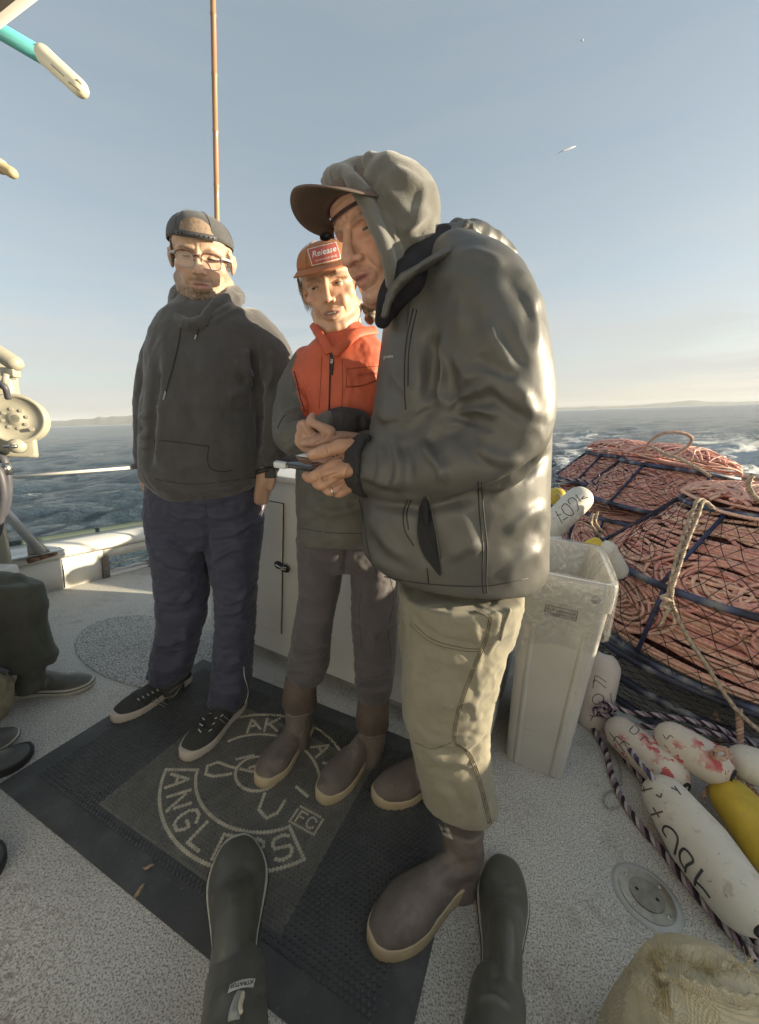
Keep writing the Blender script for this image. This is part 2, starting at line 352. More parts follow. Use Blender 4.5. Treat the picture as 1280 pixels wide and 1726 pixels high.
# ------------------------------------------------------------------ sea
SEA_O = CO-SEA_UP*3.0
TM = np.array([[TILT[i][j] for j in range(3)] for i in range(3)])
def build_sea():
    rng = np.random.RandomState(3)
    az = np.concatenate([np.linspace(-62, 62, 1000), np.linspace(62, 298, 90)[1:-1]]); az = np.radians(az)
    rad = np.concatenate([[0.0, 1.0], 1.6*(1.0165**np.arange(560))]); rad = rad[rad < 14000]
    A, R_ = np.meshgrid(az, rad); x = np.sin(A)*R_; y = np.cos(A)*R_; z = np.zeros_like(x)
    cell = np.maximum(R_*0.0175, R_*0.0022)
    wind = math.radians(150)
    for i in range(70):
        lam = 0.45*(1.058**i)*rng.uniform(.9, 1.1); th = wind+rng.normal(0, .75); k = 2*math.pi/lam; ph = rng.uniform(0, 6.28)
        amp = 0.0165*lam*math.exp(-(lam/5.0)**1.1)
        att = np.clip((lam/cell-2.5)/3, 0, 1); t = (x*math.sin(th)+y*math.cos(th))*k+ph
        z += amp*att*(1-np.abs(np.sin(t/2))*2+0.36*np.cos(t))*.8
    # wake: two tongues of broken water leaving the stern to the right
    px, pz = x, y
    n = fbm(np.stack([x.ravel()*.9, y.ravel()*.9, x.ravel()*0], 1), 4, 5).reshape(x.shape)
    azd = np.degrees(A); n = fbm(np.stack([x.ravel()*.55, y.ravel()*.55, x.ravel()*0], 1), 4, 5).reshape(x.shape)
    arm1 = np.exp(-((azd-43-4*n)/5.5)**2)*np.clip((R_-7)/5, 0, 1)*np.clip((75-R_)/40, 0, 1)
    arm2 = np.exp(-((azd-27-3*n)/3.2)**2)*np.clip((R_-9)/6, 0, 1)*np.clip((85-R_)/35, 0, 1)
    foam = np.clip(np.maximum(arm1, arm2*.8), 0, 1)
    z += arm1*(0.25+0.75*np.clip(n+.3, 0, 1))*.55+arm2*(0.2+.6*np.clip(n+.2, 0, 1))*.45
    V = np.stack([x, y, z], -1).reshape(-1, 3); n_, m_ = x.shape
    # extra crest seen at the right edge
    i = np.arange(n_-1)[:, None]; j = np.arange(m_)[None, :]; jn = (j+1) % m_
    Q = np.stack([i*m_+j, i*m_+jn, (i+1)*m_+jn, (i+1)*m_+j], -1).reshape(-1, 4)
    W = V@TM.T+SEA_O
    m = bpy.data.materials.new('sea_water'); m.use_nodes = True; t = m.node_tree; t.nodes.clear(); l = t.links.new
    b = N(t, 'ShaderNodeBsdfPrincipled', Roughness=.12); out = N(t, 'ShaderNodeOutputMaterial'); l(b.outputs[0], out.inputs[0]); b.inputs['IOR'].default_value = 1.33
    tc = N(t, 'ShaderNodeTexCoord'); co = tc.outputs['Object']
    n1 = N(t, 'ShaderNodeTexNoise', Scale=1.4, Detail=6.0, Roughness=.62, Distortion=.4)
    mp = N(t, 'ShaderNodeMapping'); mp.inputs['Scale'].default_value = (1, 2.2, 1); mp.inputs['Rotation'].default_value = (0, 0, math.radians(-12)); l(co, mp.inputs[0]); l(mp.outputs[0], n1.inputs['Vector'])
    n2 = N(t, 'ShaderNodeTexNoise', Scale=10.0, Detail=5.0, Roughness=.6); l(mp.outputs[0], n2.inputs['Vector'])
    b1 = N(t, 'ShaderNodeBump', Strength=1.0, Distance=.75); l(n1.outputs['Fac'], b1.inputs['Height'])
    b2 = N(t, 'ShaderNodeBump', Strength=.8, Distance=.08); l(n2.outputs['Fac'], b2.inputs['Height']); l(b1.outputs[0], b2.inputs['Normal']); l(b2.outputs[0], b.inputs['Normal'])
    at = N(t, 'ShaderNodeVertexColor', layer_name='Col'); sp = N(t, 'ShaderNodeSeparateColor'); l(at.outputs[0], sp.inputs[0])
    fn = N(t, 'ShaderNodeTexNoise', Scale=2.6, Detail=9.0, Roughness=.68, Distortion=1.2); l(mp.outputs[0], fn.inputs['Vector'])
    ad = N(t, 'ShaderNodeMath', operation='ADD'); l(sp.outputs[0], ad.inputs[0]); l(fn.outputs['Fac'], ad.inputs[1])
    r = N(t, 'ShaderNodeMapRange'); r.inputs['From Min'].default_value = .80; r.inputs['From Max'].default_value = .96; l(ad.outputs[0], r.inputs['Value'])
    mx = N(t, 'ShaderNodeMix', data_type='RGBA'); mx.inputs[6].default_value = (.072, .112, .142, 1); mx.inputs[7].default_value = (.85, .87, .87, 1); l(r.outputs[0], mx.inputs[0]); l(mx.outputs[2], b.inputs['Base Color'])
    rr = N(t, 'ShaderNodeMapRange'); rr.inputs['To Min'].default_value = .1; rr.inputs['To Max'].default_value = .8; l(r.outputs[0], rr.inputs['Value']); l(rr.outputs[0], b.inputs['Roughness'])
    # broad veins of old foam behind the boat; small whitecaps further out
    wc = fbm(np.stack([x.ravel()*.35, y.ravel()*.5, x.ravel()*0], 1), 3, 11).reshape(x.shape)
    broad = np.exp(-((azd-37)/14)**4)*np.clip(1.25-R_/100, 0, 1)*0.43
    port = np.exp(-(np.hypot(x+3.2, y-3.5)/1.6)**2)*.5
    foamc = np.maximum.reduce([foam*.60, broad*(0.75+.5*wc), port, np.clip(wc-.70, 0, 1)*.9*(R_ < 60)*(R_ > 10)])
    c = np.stack([foamc.ravel()]*3, 1)
    o = mesh('sea', V, Q, m, None, True, col=c); o.matrix_world = Matrix([[*TM[0], SEA_O[0]], [*TM[1], SEA_O[1]], [*TM[2], SEA_O[2]], [0, 0, 0, 1]])
    o['kind'] = 'structure'
build_sea()

def build_hills():
    m = pm('far_hill', (.13, .14, .11), .9, var=.3, vs=.004)
    def strip(prof, dist, depth_, seed, name):
        s = S(); xs = np.array([p[0] for p in prof], float); hs_ = np.array([p[1] for p in prof], float); px = np.linspace(xs[0], xs[-1], 160)
        hh = np.interp(px, xs, hs_)*(1+.10*fbm(np.stack([px*.09, px*0, px*0+seed], 1), 4, seed)); rows = []
        for k in np.linspace(0, 1, 7):
            row = []
            for q, h in zip(px, hh):
                v = ray(q, 700); v = v-SEA_UP*(v@SEA_UP); v /= np.linalg.norm(v); d = dist+depth_*k
                row.append(SEA_O+v*d/max(.3, v@cF)+SEA_UP*(h/FPX*dist*math.sin(math.pi/2*min(1, k*1.6))*(1 if k < .7 else 1-(k-.7)*3)-2))
            rows.append(row)
        s.loft(rows, cap=False, closed=False); o = s.obj(name, m); o['kind'] = 'structure'
    strip([(-420, 3), (-200, 12), (-40, 10), (40, 8), (120, 13), (190, 15.5), (250, 17), (330, 14), (420, 8), (520, 2)], 7000, 1800, 2, 'hills')
    strip([(820, 1), (900, 4), (985, 5), (1060, 4.5), (1130, 8), (1165, 11), (1200, 6), (1300, 4), (1420, 1)], 9500, 1500, 5, 'hills')
build_hills()
hz = S(); hz.box((0, 0, 112), (14000, 14000, 117)); Vh, Fh = hz.arr(); hzo = mesh('haze', Vh@TM.T+(CO-SEA_UP*3.0)*0, Fh, None, None, False); hzo.location = Vector(SEA_O.tolist()); hzo['kind'] = 'stuff'
mh = bpy.data.materials.new('sea_haze'); mh.use_nodes = True; mh.node_tree.nodes.clear(); pv = N(mh.node_tree, 'ShaderNodeVolumePrincipled', Density=6e-5); pv.inputs['Color'].default_value = (.86, .90, .95, 1); oh_ = N(mh.node_tree, 'ShaderNodeOutputMaterial'); mh.node_tree.links.new(pv.outputs[0], oh_.inputs['Volume']); hzo.data.materials.append(mh)

# ------------------------------------------------------------------ deck
M_deck = pm('deck_nonskid', (.63, .61, .565), .75, var=.12, vs=1.3, bump=.7, bs=220, bumpd=.004,
            spots=[((.40, .37, .33), 1.7, .48, .2, .55), ((.36, .31, .26), 7, .56, .12, .5), ((.12, .115, .108), 215, .50, .07, .72), ((.78, .77, .74), 95, .57, .07, .6), ((.24, .20, .165), 45, .50, .12, .75, 1.1, .53)])
M_gel = pm('white_gelcoat', (.64, .625, .58), .38, var=.07, vs=3, bump=.06, bs=25, coat=.2, spots=[((.42, .34, .22), 5, .66, .1, .4)])
M_gel_clean = pm('cabinet_gelcoat', (.76, .74, .68), .35, var=.05, vs=2.5, bump=.05, bs=18, coat=.25, spots=[((.36, .32, .25), 40, .70, .05, .35)])
M_black = pm('black_rubber', (.022, .024, .024), .55, var=.2, vs=20, bump=.15, bs=90)
M_steel = pm('stainless_steel', (.55, .54, .51), .3, 1.0, var=.15, vs=30, rvar=.15, bump=.05)
M_dark = pm('dark_gap', (.02, .02, .02), .8)
M_rust = pm('rusty_steel', (.16, .095, .06), .8, .3, var=.5, vs=60, bump=.5, bs=200, spots=[((.30, .13, .05), 50, .52, .1, .6)])

HULL = []   # port rail, measured in the photo on the deck plane, carried on past both ends of the view
b1, b2 = G(60, 1005)[:2], G(258, 953)[:2]
dirb = (b2-b1)/np.linalg.norm(b2-b1)
def rail_pt(t):   # t metres from b1 towards the stern; the hull bends gently in
    base = b1+dirb*t; nrm = np.array([dirb[1], -dirb[0]]); return base+nrm*0.035*max(0, t-.3)**1.6
ts = np.concatenate([np.linspace(-3.6, 0, 10), np.linspace(0.2, 5.2, 22)]); port = np.array([rail_pt(t) for t in ts])
stern_l = port[-1]; starb0 = np.array([3.25, 4.75]); starb = [starb0, np.array([3.2, 2.6]), np.array([3.05, .9]), np.array([2.9, -1.6])]
outline = list(port)+[np.array(p) for p in starb]
ptsd = np.array(outline)
s = S(); n = len(ptsd); s.prism(ptsd, -.05, 0.0); s.obj('deck', M_deck, kind='structure', smooth=False)

def strip_wall(name, path, prof, m, close=True, label=None, parent=None):
    """sweep a profile (offset outwards, z) along a deck path"""
    path = np.asarray(path); rings = []
    for i, p in enumerate(path):
        d = path[min(i+1, len(path)-1)]-path[max(i-1, 0)]; d /= np.linalg.norm(d); nrm = np.array([-d[1], d[0]])
        rings.append([(p[0]+nrm[0]*a, p[1]+nrm[1]*a, z) for a, z in prof])
    s = S(); s.loft(rings); return s.obj(name, m, parent)
bw = thing('bulwark', (float(b1[0]), float(b1[1]), 0), 'low white bulwark wall with slotted scupper on the left side of the deck', 'bulwark')
sc1, sc2 = G(178, 975)[:2], G(258, 951)[:2]
t1 = (sc1-b1)@dirb; t2 = (sc2-b1)@dirb
HW = .26
def wallpart(ta, tb, z0, z1, nm):
    q = np.concatenate([[ta], ts[(ts > ta+.02) & (ts < tb-.02)], [tb]]); strip_wall(nm, [rail_pt(t) for t in q], [(0, z0), (.028, z0), (.028, z1), (0, z1)], M_gel, parent=bw)
wallpart(-3.6, t1, 0, HW, 'side_panel'); wallpart(t2, 5.2, 0, HW, 'side_panel'); wallpart(t1, t2, .155, HW, 'lintel'); wallpart(t1, t2, 0, .02, 'sill')
# outer hull skin leaves a gap at the scupper as well
def hull(ta, tb, z0, z1, nm='hull_side'):
    q = np.concatenate([[ta], ts[(ts > ta+.02) & (ts < tb-.02)], [tb]]); strip_wall(nm, [rail_pt(t) for t in q], [(.10, z0), (.13, z0), (.13, z1), (.10, z1)], M_gel, parent=bw)
hull(-3.6, t1, -2.4, HW-.01); hull(t2, 5.2, -2.4, HW-.01); hull(t1, t2, -2.4, .0); hull(t1, t2, .16, HW-.01)
# rail cap: rounded inner lip, flat top, dark outer rubber
cap = [(-.012, HW-.035), (-.03, HW-.01), (-.03, HW+.012), (-.012, HW+.034), (.02, HW+.045), (.10, HW+.05), (.21, HW+.05), (.21, HW-.005), (.02, HW-.005)]
strip_wall('rail_cap', port, cap, M_gel, parent=bw)
M_green = pm('green_rubber_rail', (.035, .055, .045), .6, var=.2, bump=.1)
strip_wall('rub_rail', port, [(.212, HW-.02), (.25, HW-.02), (.262, HW+.03), (.25, HW+.075), (.212, HW+.075)], M_green, parent=bw)
# scupper brackets and grating bars
for t_ in (t1+.012, t2-.03):
    p = rail_pt(t_); s = S(); R_ = np.array([[dirb[0], -dirb[1], 0], [dirb[1], dirb[0], 0], [0, 0, 1]]); s.box((p[0]+dirb[1]*.006, p[1]-dirb[0]*.006, .085), (.022, .006, .085), R_, .004)
    for zz in (.03, .06, .14): s.ell((p[0]+dirb[1]*.013, p[1]-dirb[0]*.013, zz), (.006, .006, .006), n=8, m=6)
    flat_shade(s.obj('scupper_bracket', pm('bracket_metal', (.22, .2, .17), .5, .7, var=.3, vs=30), bw))
for z_ in (.055, .10):
    s = S(); a, b = rail_pt(t1), rail_pt(t2); s.tube([(a[0], a[1], z_), (b[0], b[1], z_)], .006); s.obj('grating_bar', M_steel, bw)
# caulked joint and rust run on the panel
pj = rail_pt(.16); s = S(); s.tube([(pj[0]+dirb[1]*.002, pj[1]-dirb[0]*.002, .005), (pj[0]+dirb[1]*.002+.004, pj[1]-dirb[0]*.002, .13), (pj[0]+dirb[1]*.002-.006, pj[1]-dirb[0]*.002, HW-.03)], .0025); s.obj('panel_joint', M_dark, bw)
# rusty hinge barrel on the cap edge
a, b = G(48, 946, HW+.02), G(94, 932, HW+.02)
s = S()
dd = (b-a)/np.linalg.norm(b-a)
for k in range(3): s.tube([a+(b-a)*(k/3+.01), a+(b-a)*((k+1)/3-.01)], .017, n=12)
s.tube([a, b], .011, n=8); s.obj('hinge', M_rust, bw)

# dark stern wall glimpsed behind pots, unseen starboard wall heightened to shade the deck
sw = thing('stern_wall', (float(starb0[0]), float(starb0[1]), 0), 'low dark stern wall glimpsed behind the rope filled pots', 'bulwark')
pth = [stern_l+(starb0-stern_l)*k for k in np.linspace(0, 1, 10)]
strip_wall('wall_panel', pth, [(0, 0), (.06, 0), (.06, .5), (0, .5)], pm('dark_stern_paint', (.10, .10, .085), .7, var=.3, vs=6), parent=sw)
strip_wall('top_cap', pth, [(-.03, .502), (.10, .502), (.10, .55), (-.03, .55)], M_gel, parent=sw)
strip_wall('hull_side', pth, [(.1, -2.4), (.13, -2.4), (.13, .5), (.1, .5)], M_gel, parent=sw)
st = thing('starboard_bulwark', (2.9, 2.6, 0), 'unseen white bulwark behind the stacked pots, heightened to shade the deck, with an added sun gap', 'bulwark')
pth = np.array([starb[0]+(starb[1]-starb[0])*k for k in np.linspace(0, 1, 6)]+[starb[1]+(starb[2]-starb[1])*k for k in np.linspace(.2, 1, 5)]+[starb[3]])
fwd = np.array([starb[0], starb[1], starb[2], np.array([3.02, .45])]); gap = np.array([[3.02, .45], [2.985, -.15]]); aft = np.array([[2.985, -.15], [2.9, -1.6]])  # opening added in the unseen wall so low sun reaches boots and sack
for pq, hh, zb in ((fwd, 1.02, 0), (gap, .64, 0), (gap, 1.02, .90), (aft, 1.02, 0)):
    strip_wall('wall_panel', pq, [(0, zb), (.05, zb), (.05, hh), (0, hh)], M_gel, parent=st)
    strip_wall('top_cap', pq, [(-.04, hh+.002), (.12, hh+.002), (.12, hh+.05), (-.04, hh+.05)], M_gel, parent=st)
strip_wall('hull_side', pth, [(.07, -2.4), (.1, -2.4), (.1, .4), (.07, .4)], M_gel, parent=st)

# short contrail high in the sky at the right
for n_c, (pa_, pb_) in enumerate([((941, 258), (971, 246)), ((978, 69), (984, 67))]):
    A_c, B_c = CO+ray(*pa_)*9000, CO+ray(*pb_)*9000
    s = S(); s.tube([A_c, (A_c*2+B_c)/3+[0, 0, 20], (A_c+2*B_c)/3, B_c], [8, 26, 30, 6], n=8, flat=.5)
    tag(s.obj('contrail', pm('contrail_white', (.8, .8, .8), 1.0) if not bpy.data.materials.get('contrail_white') else bpy.data.materials['contrail_white'], origin=tuple(A_c)), ['short white contrail streak in the sky right of the hood', 'tiny white contrail speck high in the sky, top right'][n_c], 'contrail')
# raised deck patches
M_deck2 = pm('deck_patch', (.50, .49, .47), .8, var=.12, vs=3, bump=.8, bs=150, bumpd=.004, spots=[((.10, .1, .1), 150, .49, .07, .9)])
c0 = G(262, 1092)[:2]; s = S(); e = [c0+(.52*math.cos(a)*BU+.27*math.sin(a)*BV) for a in np.linspace(0, 2*math.pi, 40, endpoint=False)]
s.prism(e, .0, .005); flat_shade(s.obj('deck_patch', M_deck2, kind='structure'))
poly = [G(850, 1250)[:2], G(905, 1340)[:2]+.0, G(1015, 1395)[:2], G(965, 1415)[:2], G(860, 1400)[:2], G(760, 1430)[:2], G(760, 1260)[:2]]

# deck plate
dc = (G(1052, 1482)+G(1130, 1540))/2; dc = G(1090, 1511)
dp = thing('deck_plate', tuple(dc), 'round stainless deck plate with two key holes set in the deck', 'deck plate')
R1 = .068
s = S(); s.prism([(dc[0]+math.cos(a)*R1, dc[1]+math.sin(a)*R1) for a in np.linspace(0, 6.283, 48, endpoint=False)], .001, .006); flat_shade(s.obj('flange', pm('brass_steel', (.42, .38, .31), .38, 1, var=.25, vs=40, rvar=.15), dp))
s = S(); s.prism([(dc[0]+math.cos(a)*.043, dc[1]+math.sin(a)*.043) for a in np.linspace(0, 6.283, 48, endpoint=False)], .006, .0085); flat_shade(s.obj('lid', pm('plate_lid', (.30, .27, .22), .42, 1, var=.25, vs=40), dp))
for a in (.4, 2.1, 3.6, 5.2):
    s = S(); s.ell((dc[0]+math.cos(a)*.056, dc[1]+math.sin(a)*.056, .006), (.006, .006, .003), n=10, m=6); s.obj('screw', M_steel, dp)
for k in (-1, 1):
    s = S(); s.prism([(dc[0]+k*.021+math.cos(a)*.0048, dc[1]-k*.012+math.sin(a)*.0048) for a in np.linspace(0, 6.283, 10, endpoint=False)], .0085, .0088); s.obj('key_hole', M_dark, dp, smooth=False)
s = S(); ring = lambda r, z: [(dc[0]+math.cos(a)*r, dc[1]+math.sin(a)*r, z) for a in np.linspace(0, 6.283, 40, endpoint=False)]
s.loft([ring(.069, .0035), ring(.086, .0008), ring(.086, -.003), ring(.069, -.003)]); s.obj('sealant_ring', pm('sealant', (.46, .46, .44), .6, var=.1), dp)

# ------------------------------------------------------------------ rubber mat
M_mat = pm('mat_rubber', (.070, .072, .073), .62, var=.25, vs=6, bump=.2, bs=140, spots=[((.13, .13, .125), 6, .50, .2, .5), ((.18, .18, .17), 70, .64, .05, .5)])
M_stud = pm('mat_studs', attr=True, rough=.5, var=.22, vs=30, bump=.1, bs=200)
MU, MV = 1.42, .83
mt = thing('rubber_mat', tuple(mw(MU/2, MV/2)), 'large black studded rubber mat printed with a tan anglers emblem', 'mat')
def mbox(u0, u1, v0, v1, z0, z1, s): s.box(mw((u0+u1)/2, (v0+v1)/2, (z0+z1)/2), ((u1-u0)/2, (v1-v0)/2, (z1-z0)/2), RB)
s = S(); bd = .065
inner = [mw(bd, bd), mw(MU-bd, bd), mw(MU-bd, MV-bd), mw(bd, MV-bd)]; outer = [mw(0, 0), mw(MU, 0), mw(MU, MV), mw(0, MV)]
lift = lambda q, z: [(p[0], p[1], z) for p in q]
s.loft([lift(outer, .0005), lift(outer, .003), lift(inner, .010), lift(inner, .0105)], cap=True); flat_shade(s.obj('border', M_mat, mt, smooth=False))
s = S(); mbox(bd+.012, MU-bd-.012, bd+.012, MV-bd-.012, .0105, .0118, s); s.obj('base_sheet', M_mat, mt, smooth=False)
# emblem strokes in mat coordinates
EC = np.array([.74, .42]); EA, EB = .345, .27
def earc(a0, a1, ra, rb, n=40): return [(EC[0]+ra*math.cos(math.radians(a)), EC[1]+rb*math.sin(math.radians(a))) for a in np.linspace(a0, a1, n)]
strokes = []
strokes.append((earc(208, 328, .345, .29), .006)); strokes.append((earc(208, 328, .235, .185), .006))
strokes.append(([earc(208, 208, .345, .29, 1)[0], earc(208, 208, .235, .185, 1)[0]], .006)); strokes.append(([earc(328, 328, .345, .29, 1)[0], earc(328, 328, .235, .185, 1)[0]], .006))
strokes.append((earc(28, 160, .33, .275), .006)); strokes.append((earc(28, 160, .22, .17), .006))
glyph = {'A': [[(0, 0), (.5, 1), (1, 0)], [(.22, .4), (.78, .4)]], 'N': [[(0, 0), (0, 1), (1, 0), (1, 1)]], 'G': [[(1, .8), (.7, 1), (.25, 1), (0, .7), (0, .3), (.25, 0), (.75, 0), (1, .25), (1, .48), (.6, .48)]],
         'L': [[(0, 1), (0, 0), (.9, 0)]], 'E': [[(.9, 1), (0, 1), (0, 0), (.9, 0)], [(0, .5), (.7, .5)]], 'R': [[(0, 0), (0, 1), (.7, 1), (1, .8), (1, .62), (.7, .48), (0, .48)], [(.5, .48), (1, 0)]],
         'S': [[(1, .85), (.75, 1), (.25, 1), (0, .8), (.1, .58), (.9, .42), (1, .2), (.75, 0), (.25, 0), (0, .15)]], 'K': [[(0, 0), (0, 1)], [(1, 1), (0, .45)], [(.25, .6), (1, 0)]],
         'F': [[(0, 0), (0, 1), (.9, 1)], [(0, .5), (.7, .5)]], 'C': [[(1, .8), (.7, 1), (.3, 1), (0, .7), (0, .3), (.3, 0), (.7, 0), (1, .2)]]}
def letter(ch, ang, ra, rb, w, h, low, wd=.0052):
    c = np.array(earc(ang, ang, ra, rb, 1)[0]); rad = c-EC; rad /= np.linalg.norm(rad); up = -rad if low else rad; rt = np.array([up[1], -up[0]])
    for st_ in glyph[ch]: strokes.append(([tuple(c+rt*(x-.5)*w+up*(y-.5)*h) for x, y in st_], wd))
for ch, a in zip('ANGLERS', np.linspace(217, 319, 7)): letter(ch, a, .288, .238, .05, .066, True)
for ch, a in (('A', 132), ('K', 115), ('A', 62), ('A', 40)): letter(ch, a, .275, .222, .05, .066, False)
# hook emblem in the middle and small FC box
strokes.append(([(EC[0]+.08*math.cos(a)-.015, EC[1]+.065*math.sin(a)) for a in np.linspace(0, 6.283, 40)], .007))
strokes.append(([(.57, .335), (.55, .36), (.57, .39), (.62, .395), (.68, .41), (.75, .43), (.80, .43)], .007)); strokes.append(([(.57, .335), (.60, .34), (.64, .37), (.70, .44), (.74, .50), (.78, .53)], .007))
strokes.append(([(.80, .37), (.82, .32), (.86, .31), (.88, .34), (.875, .38)], .008)); strokes.append(([(.62, .43), (.66, .47)], .012)); strokes.append(([(.88, .44), (.93, .43)], .012))
bx = [(.93, .335), (1.02, .335), (1.02, .39), (.93, .39), (.93, .335)]; strokes.append((bx, .003))
for ch, x0 in (('F', .945), ('C', .98)):
    for st_ in glyph[ch]: strokes.append(([(x0+x*.025, .345+y*.034) for x, y in st_], .003))
def build_studs():
    PU = (.362, 1.075); PV = (.108, .640)      # lighter logo field
    V, Fc, Cc = [], [], []
    th = np.arange(6)*math.pi/3
    def add(u, v, r0_, r1_, z0, z1, c, rot=0):
        n0 = len(V)
        for r_, z in ((r0_, z0), (r1_, z1)):
            for a in th:
                V.append(mw(u+math.cos(a+rot)*r_, v+math.sin(a+rot)*r_, z)); Cc.append(c)
        for k in range(6): Fc.append((n0+k, n0+(k+1) % 6, n0+6+(k+1) % 6, n0+6+k))
        Fc.append(tuple(n0+6+k for k in range(6)))
    pts = []; pit = .0142
    for i in range(int((MU-2*bd)/pit)):
        for j in range(int((MV-2*bd)/(pit*.9))):
            u = bd+.016+i*pit+(pit/2 if j % 2 else 0); v = bd+.016+j*pit*.9
            if u > MU-bd-.014 or v > MV-bd-.014: continue
            if PU[0]-.004 < u < PU[1]+.004 and PV[0]-.004 < v < PV[1]+.004: continue
            add(u, v, .0055, .0042, .0115, .0152, (.075, .078, .080))
    pit = .0125; uv = []
    for i in range(int((PU[1]-PU[0])/pit)):
        for j in range(int((PV[1]-PV[0])/(pit*.87))): uv.append((PU[0]+.006+i*pit+(pit/2 if j % 2 else 0), PV[0]+.006+j*pit*.87))
    uv = np.array(uv); best = np.full(len(uv), 9.0)
    for poly, w in strokes:
        d, _, _ = seg_dist(uv, poly); best = np.minimum(best, d/max(w, .0052))
    dots = []
    for poly, w in strokes:
        q = np.array(poly, float); d = np.r_[0, np.cumsum(np.linalg.norm(np.diff(q, axis=0), axis=1))]
        if d[-1] < 1e-6: continue
        sp_ = .0082 if w < .004 else .0108; n_ = max(2, int(round(d[-1]/sp_))+1); t_ = np.linspace(0, d[-1], n_)
        for a_, b_ in zip(np.interp(t_, d, q[:, 0]), np.interp(t_, d, q[:, 1])):
            if all((a_-x)**2+(b_-y)**2 > (.0062 if w < .004 else .0078)**2 for x, y, _ in dots): dots.append((a_, b_, w))
    for a_, b_, w in dots: r_ = .0036 if w < .004 else .0058; add(a_, b_, r_*1.08, r_*.92, .0115, .0152, (.50, .455, .36), .52)
    da_ = np.array([(x, y) for x, y, _ in dots])
    for u, v in uv:
        if np.min((da_[:, 0]-u)**2+(da_[:, 1]-v)**2) < .0088**2: continue
        add(u, v, .0056, .0040, .0115, .0146, (.125, .122, .110), .52)
    o = mesh('studs', V, Fc, M_stud, mt, smooth=False, col=Cc, kind='stuff')
    s = S(); mbox(PU[0]-.004, PU[1]+.004, PV[0]-.004, PV[1]+.004, .0118, .0123, s); s.obj('logo_panel', pm('logo_field', (.15, .145, .128), .6, var=.25, vs=40, bump=.2), mt, smooth=False)
build_studs()
M_leaf = pm('dry_leaf', (.33, .25, .17), .9, var=.3, vs=60)
for k, (px, py, a, lab) in enumerate([(250, 1461, .3, 'small curled dry leaf on the mat, nearer the logo'), (234, 1503, 1.3, 'narrow dry leaf scrap on the mat border side')]):
    c = G(px, py, .018); s = S(); L0 = .014 if k == 0 else .018
    rings = []
    for t in np.linspace(-1, 1, 7):
        w = .0055*(1-t*t)+.0008; ax = np.array([math.cos(a), math.sin(a), .12*t]); sd = np.array([-math.sin(a), math.cos(a), 0]); cc = c+ax*L0*t+np.array([0, 0, .003*math.sin(3*t)])
        rings.append([cc-sd*w, cc+np.array([0, 0, .0022]), cc+sd*w, cc-np.array([0, 0, .001])])
    s.loft(rings); tag(s.obj('leaf', M_leaf, origin=tuple(c)), lab, 'leaf', 'leaf scraps on the mat')
for px, py in [(299, 1431)]:
    pass

# ------------------------------------------------------------------ white deck cabinet
q0 = G(475, 1133)[:2]; q1 = G(665, 1215)[:2]; CU = (q1-q0)/np.linalg.norm(q1-q0); CV = np.array([-CU[1], CU[0]])
RC = np.array([[CU[0], CV[0], 0], [CU[1], CV[1], 0], [0, 0, 1.0]])
def cw(a, b, z): p = q0+CU*a+CV*b; return np.array([p[0], p[1], z])
a0 = -.52; a1 = 1.03; CH = 1.0; CD = .62
cb = thing('deck_cabinet', tuple(cw((a0+a1)/2, CD/2, 0)), 'long white fibreglass deck cabinet with flush doors behind the standing men', 'cabinet')
s = S(); s.box(cw((a0+a1)/2, CD/2+.04, .05), ((a1-a0)/2-.05, CD/2-.05, .05), RC); s.obj('plinth', pm('plinth_grey', (.30, .30, .28), .7, var=.3, vs=12), cb, smooth=False)
s = S(); s.box(cw((a0+a1)/2, CD/2, (.09+CH-.03)/2), ((a1-a0)/2, CD/2, (CH-.03-.09)/2), RC, .018); flat_shade(s.obj('body', M_gel_clean, cb))
s = S(); s.box(cw((a0+a1)/2, CD/2, CH-.014), ((a1-a0)/2+.02, CD/2+.02, .016), RC, .01); flat_shade(s.obj('top_lid', M_gel_clean, cb))
def door(x0, x1, z0, z1):
    g = .0035
    s = S(); s.box(cw((x0+x1)/2, -.001, (z0+z1)/2), ((x1-x0)/2, .003, (z1-z0)/2), RC); s.obj('door_gap', M_dark, cb, smooth=False)
    s = S(); s.box(cw((x0+x1)/2, -.006, (z0+z1)/2), ((x1-x0)/2-g, .006, (z1-z0)/2-g), RC, .004); return flat_shade(s.obj('door', M_gel_clean, cb))
d1 = door(-.47, 0.0, .215, .875); d2 = door(.30, .72, .235, .875); pass
def latch(x, z):
    s = S(); sz = .011
    for k in (-1, 1): s.ell(cw(x+k*.022, -.014, z-k*.004), (.026, .008, .020), RC, n=16, m=8)
    o = s.obj('latch', M_black, cb)
    s = S(); s.tube([cw(x-.03, -.024, z+.006), cw(x, -.026, z), cw(x+.03, -.024, z-.008)], .004); s.tube([cw(x+.01, -.026, z+.004), cw(x+.035, -.026, z+.006)], .003); o2 = s.obj('latch_pin', M_steel, o); 
latch(.004, .57)
s = S(); s.tube([cw(a1-.03, -.03, .02), cw(a1-.03, -.03, .3)], .02); 
# steel post foot seen between cabinet and bin
pp = G(849, 1112, 0.0)
po = thing('steel_post', tuple(pp), 'short grey steel post standing between the cabinet and the bin', 'post')
s = S(); s.tube([pp+[0, 0, .02], pp+[0, 0, .55]], .026, n=20); s.obj('tube', M_steel, po); s = S(); s.tube([pp, pp+[0, 0, .02]], .05, n=24); flat_shade(s.obj('foot', M_gel, po))

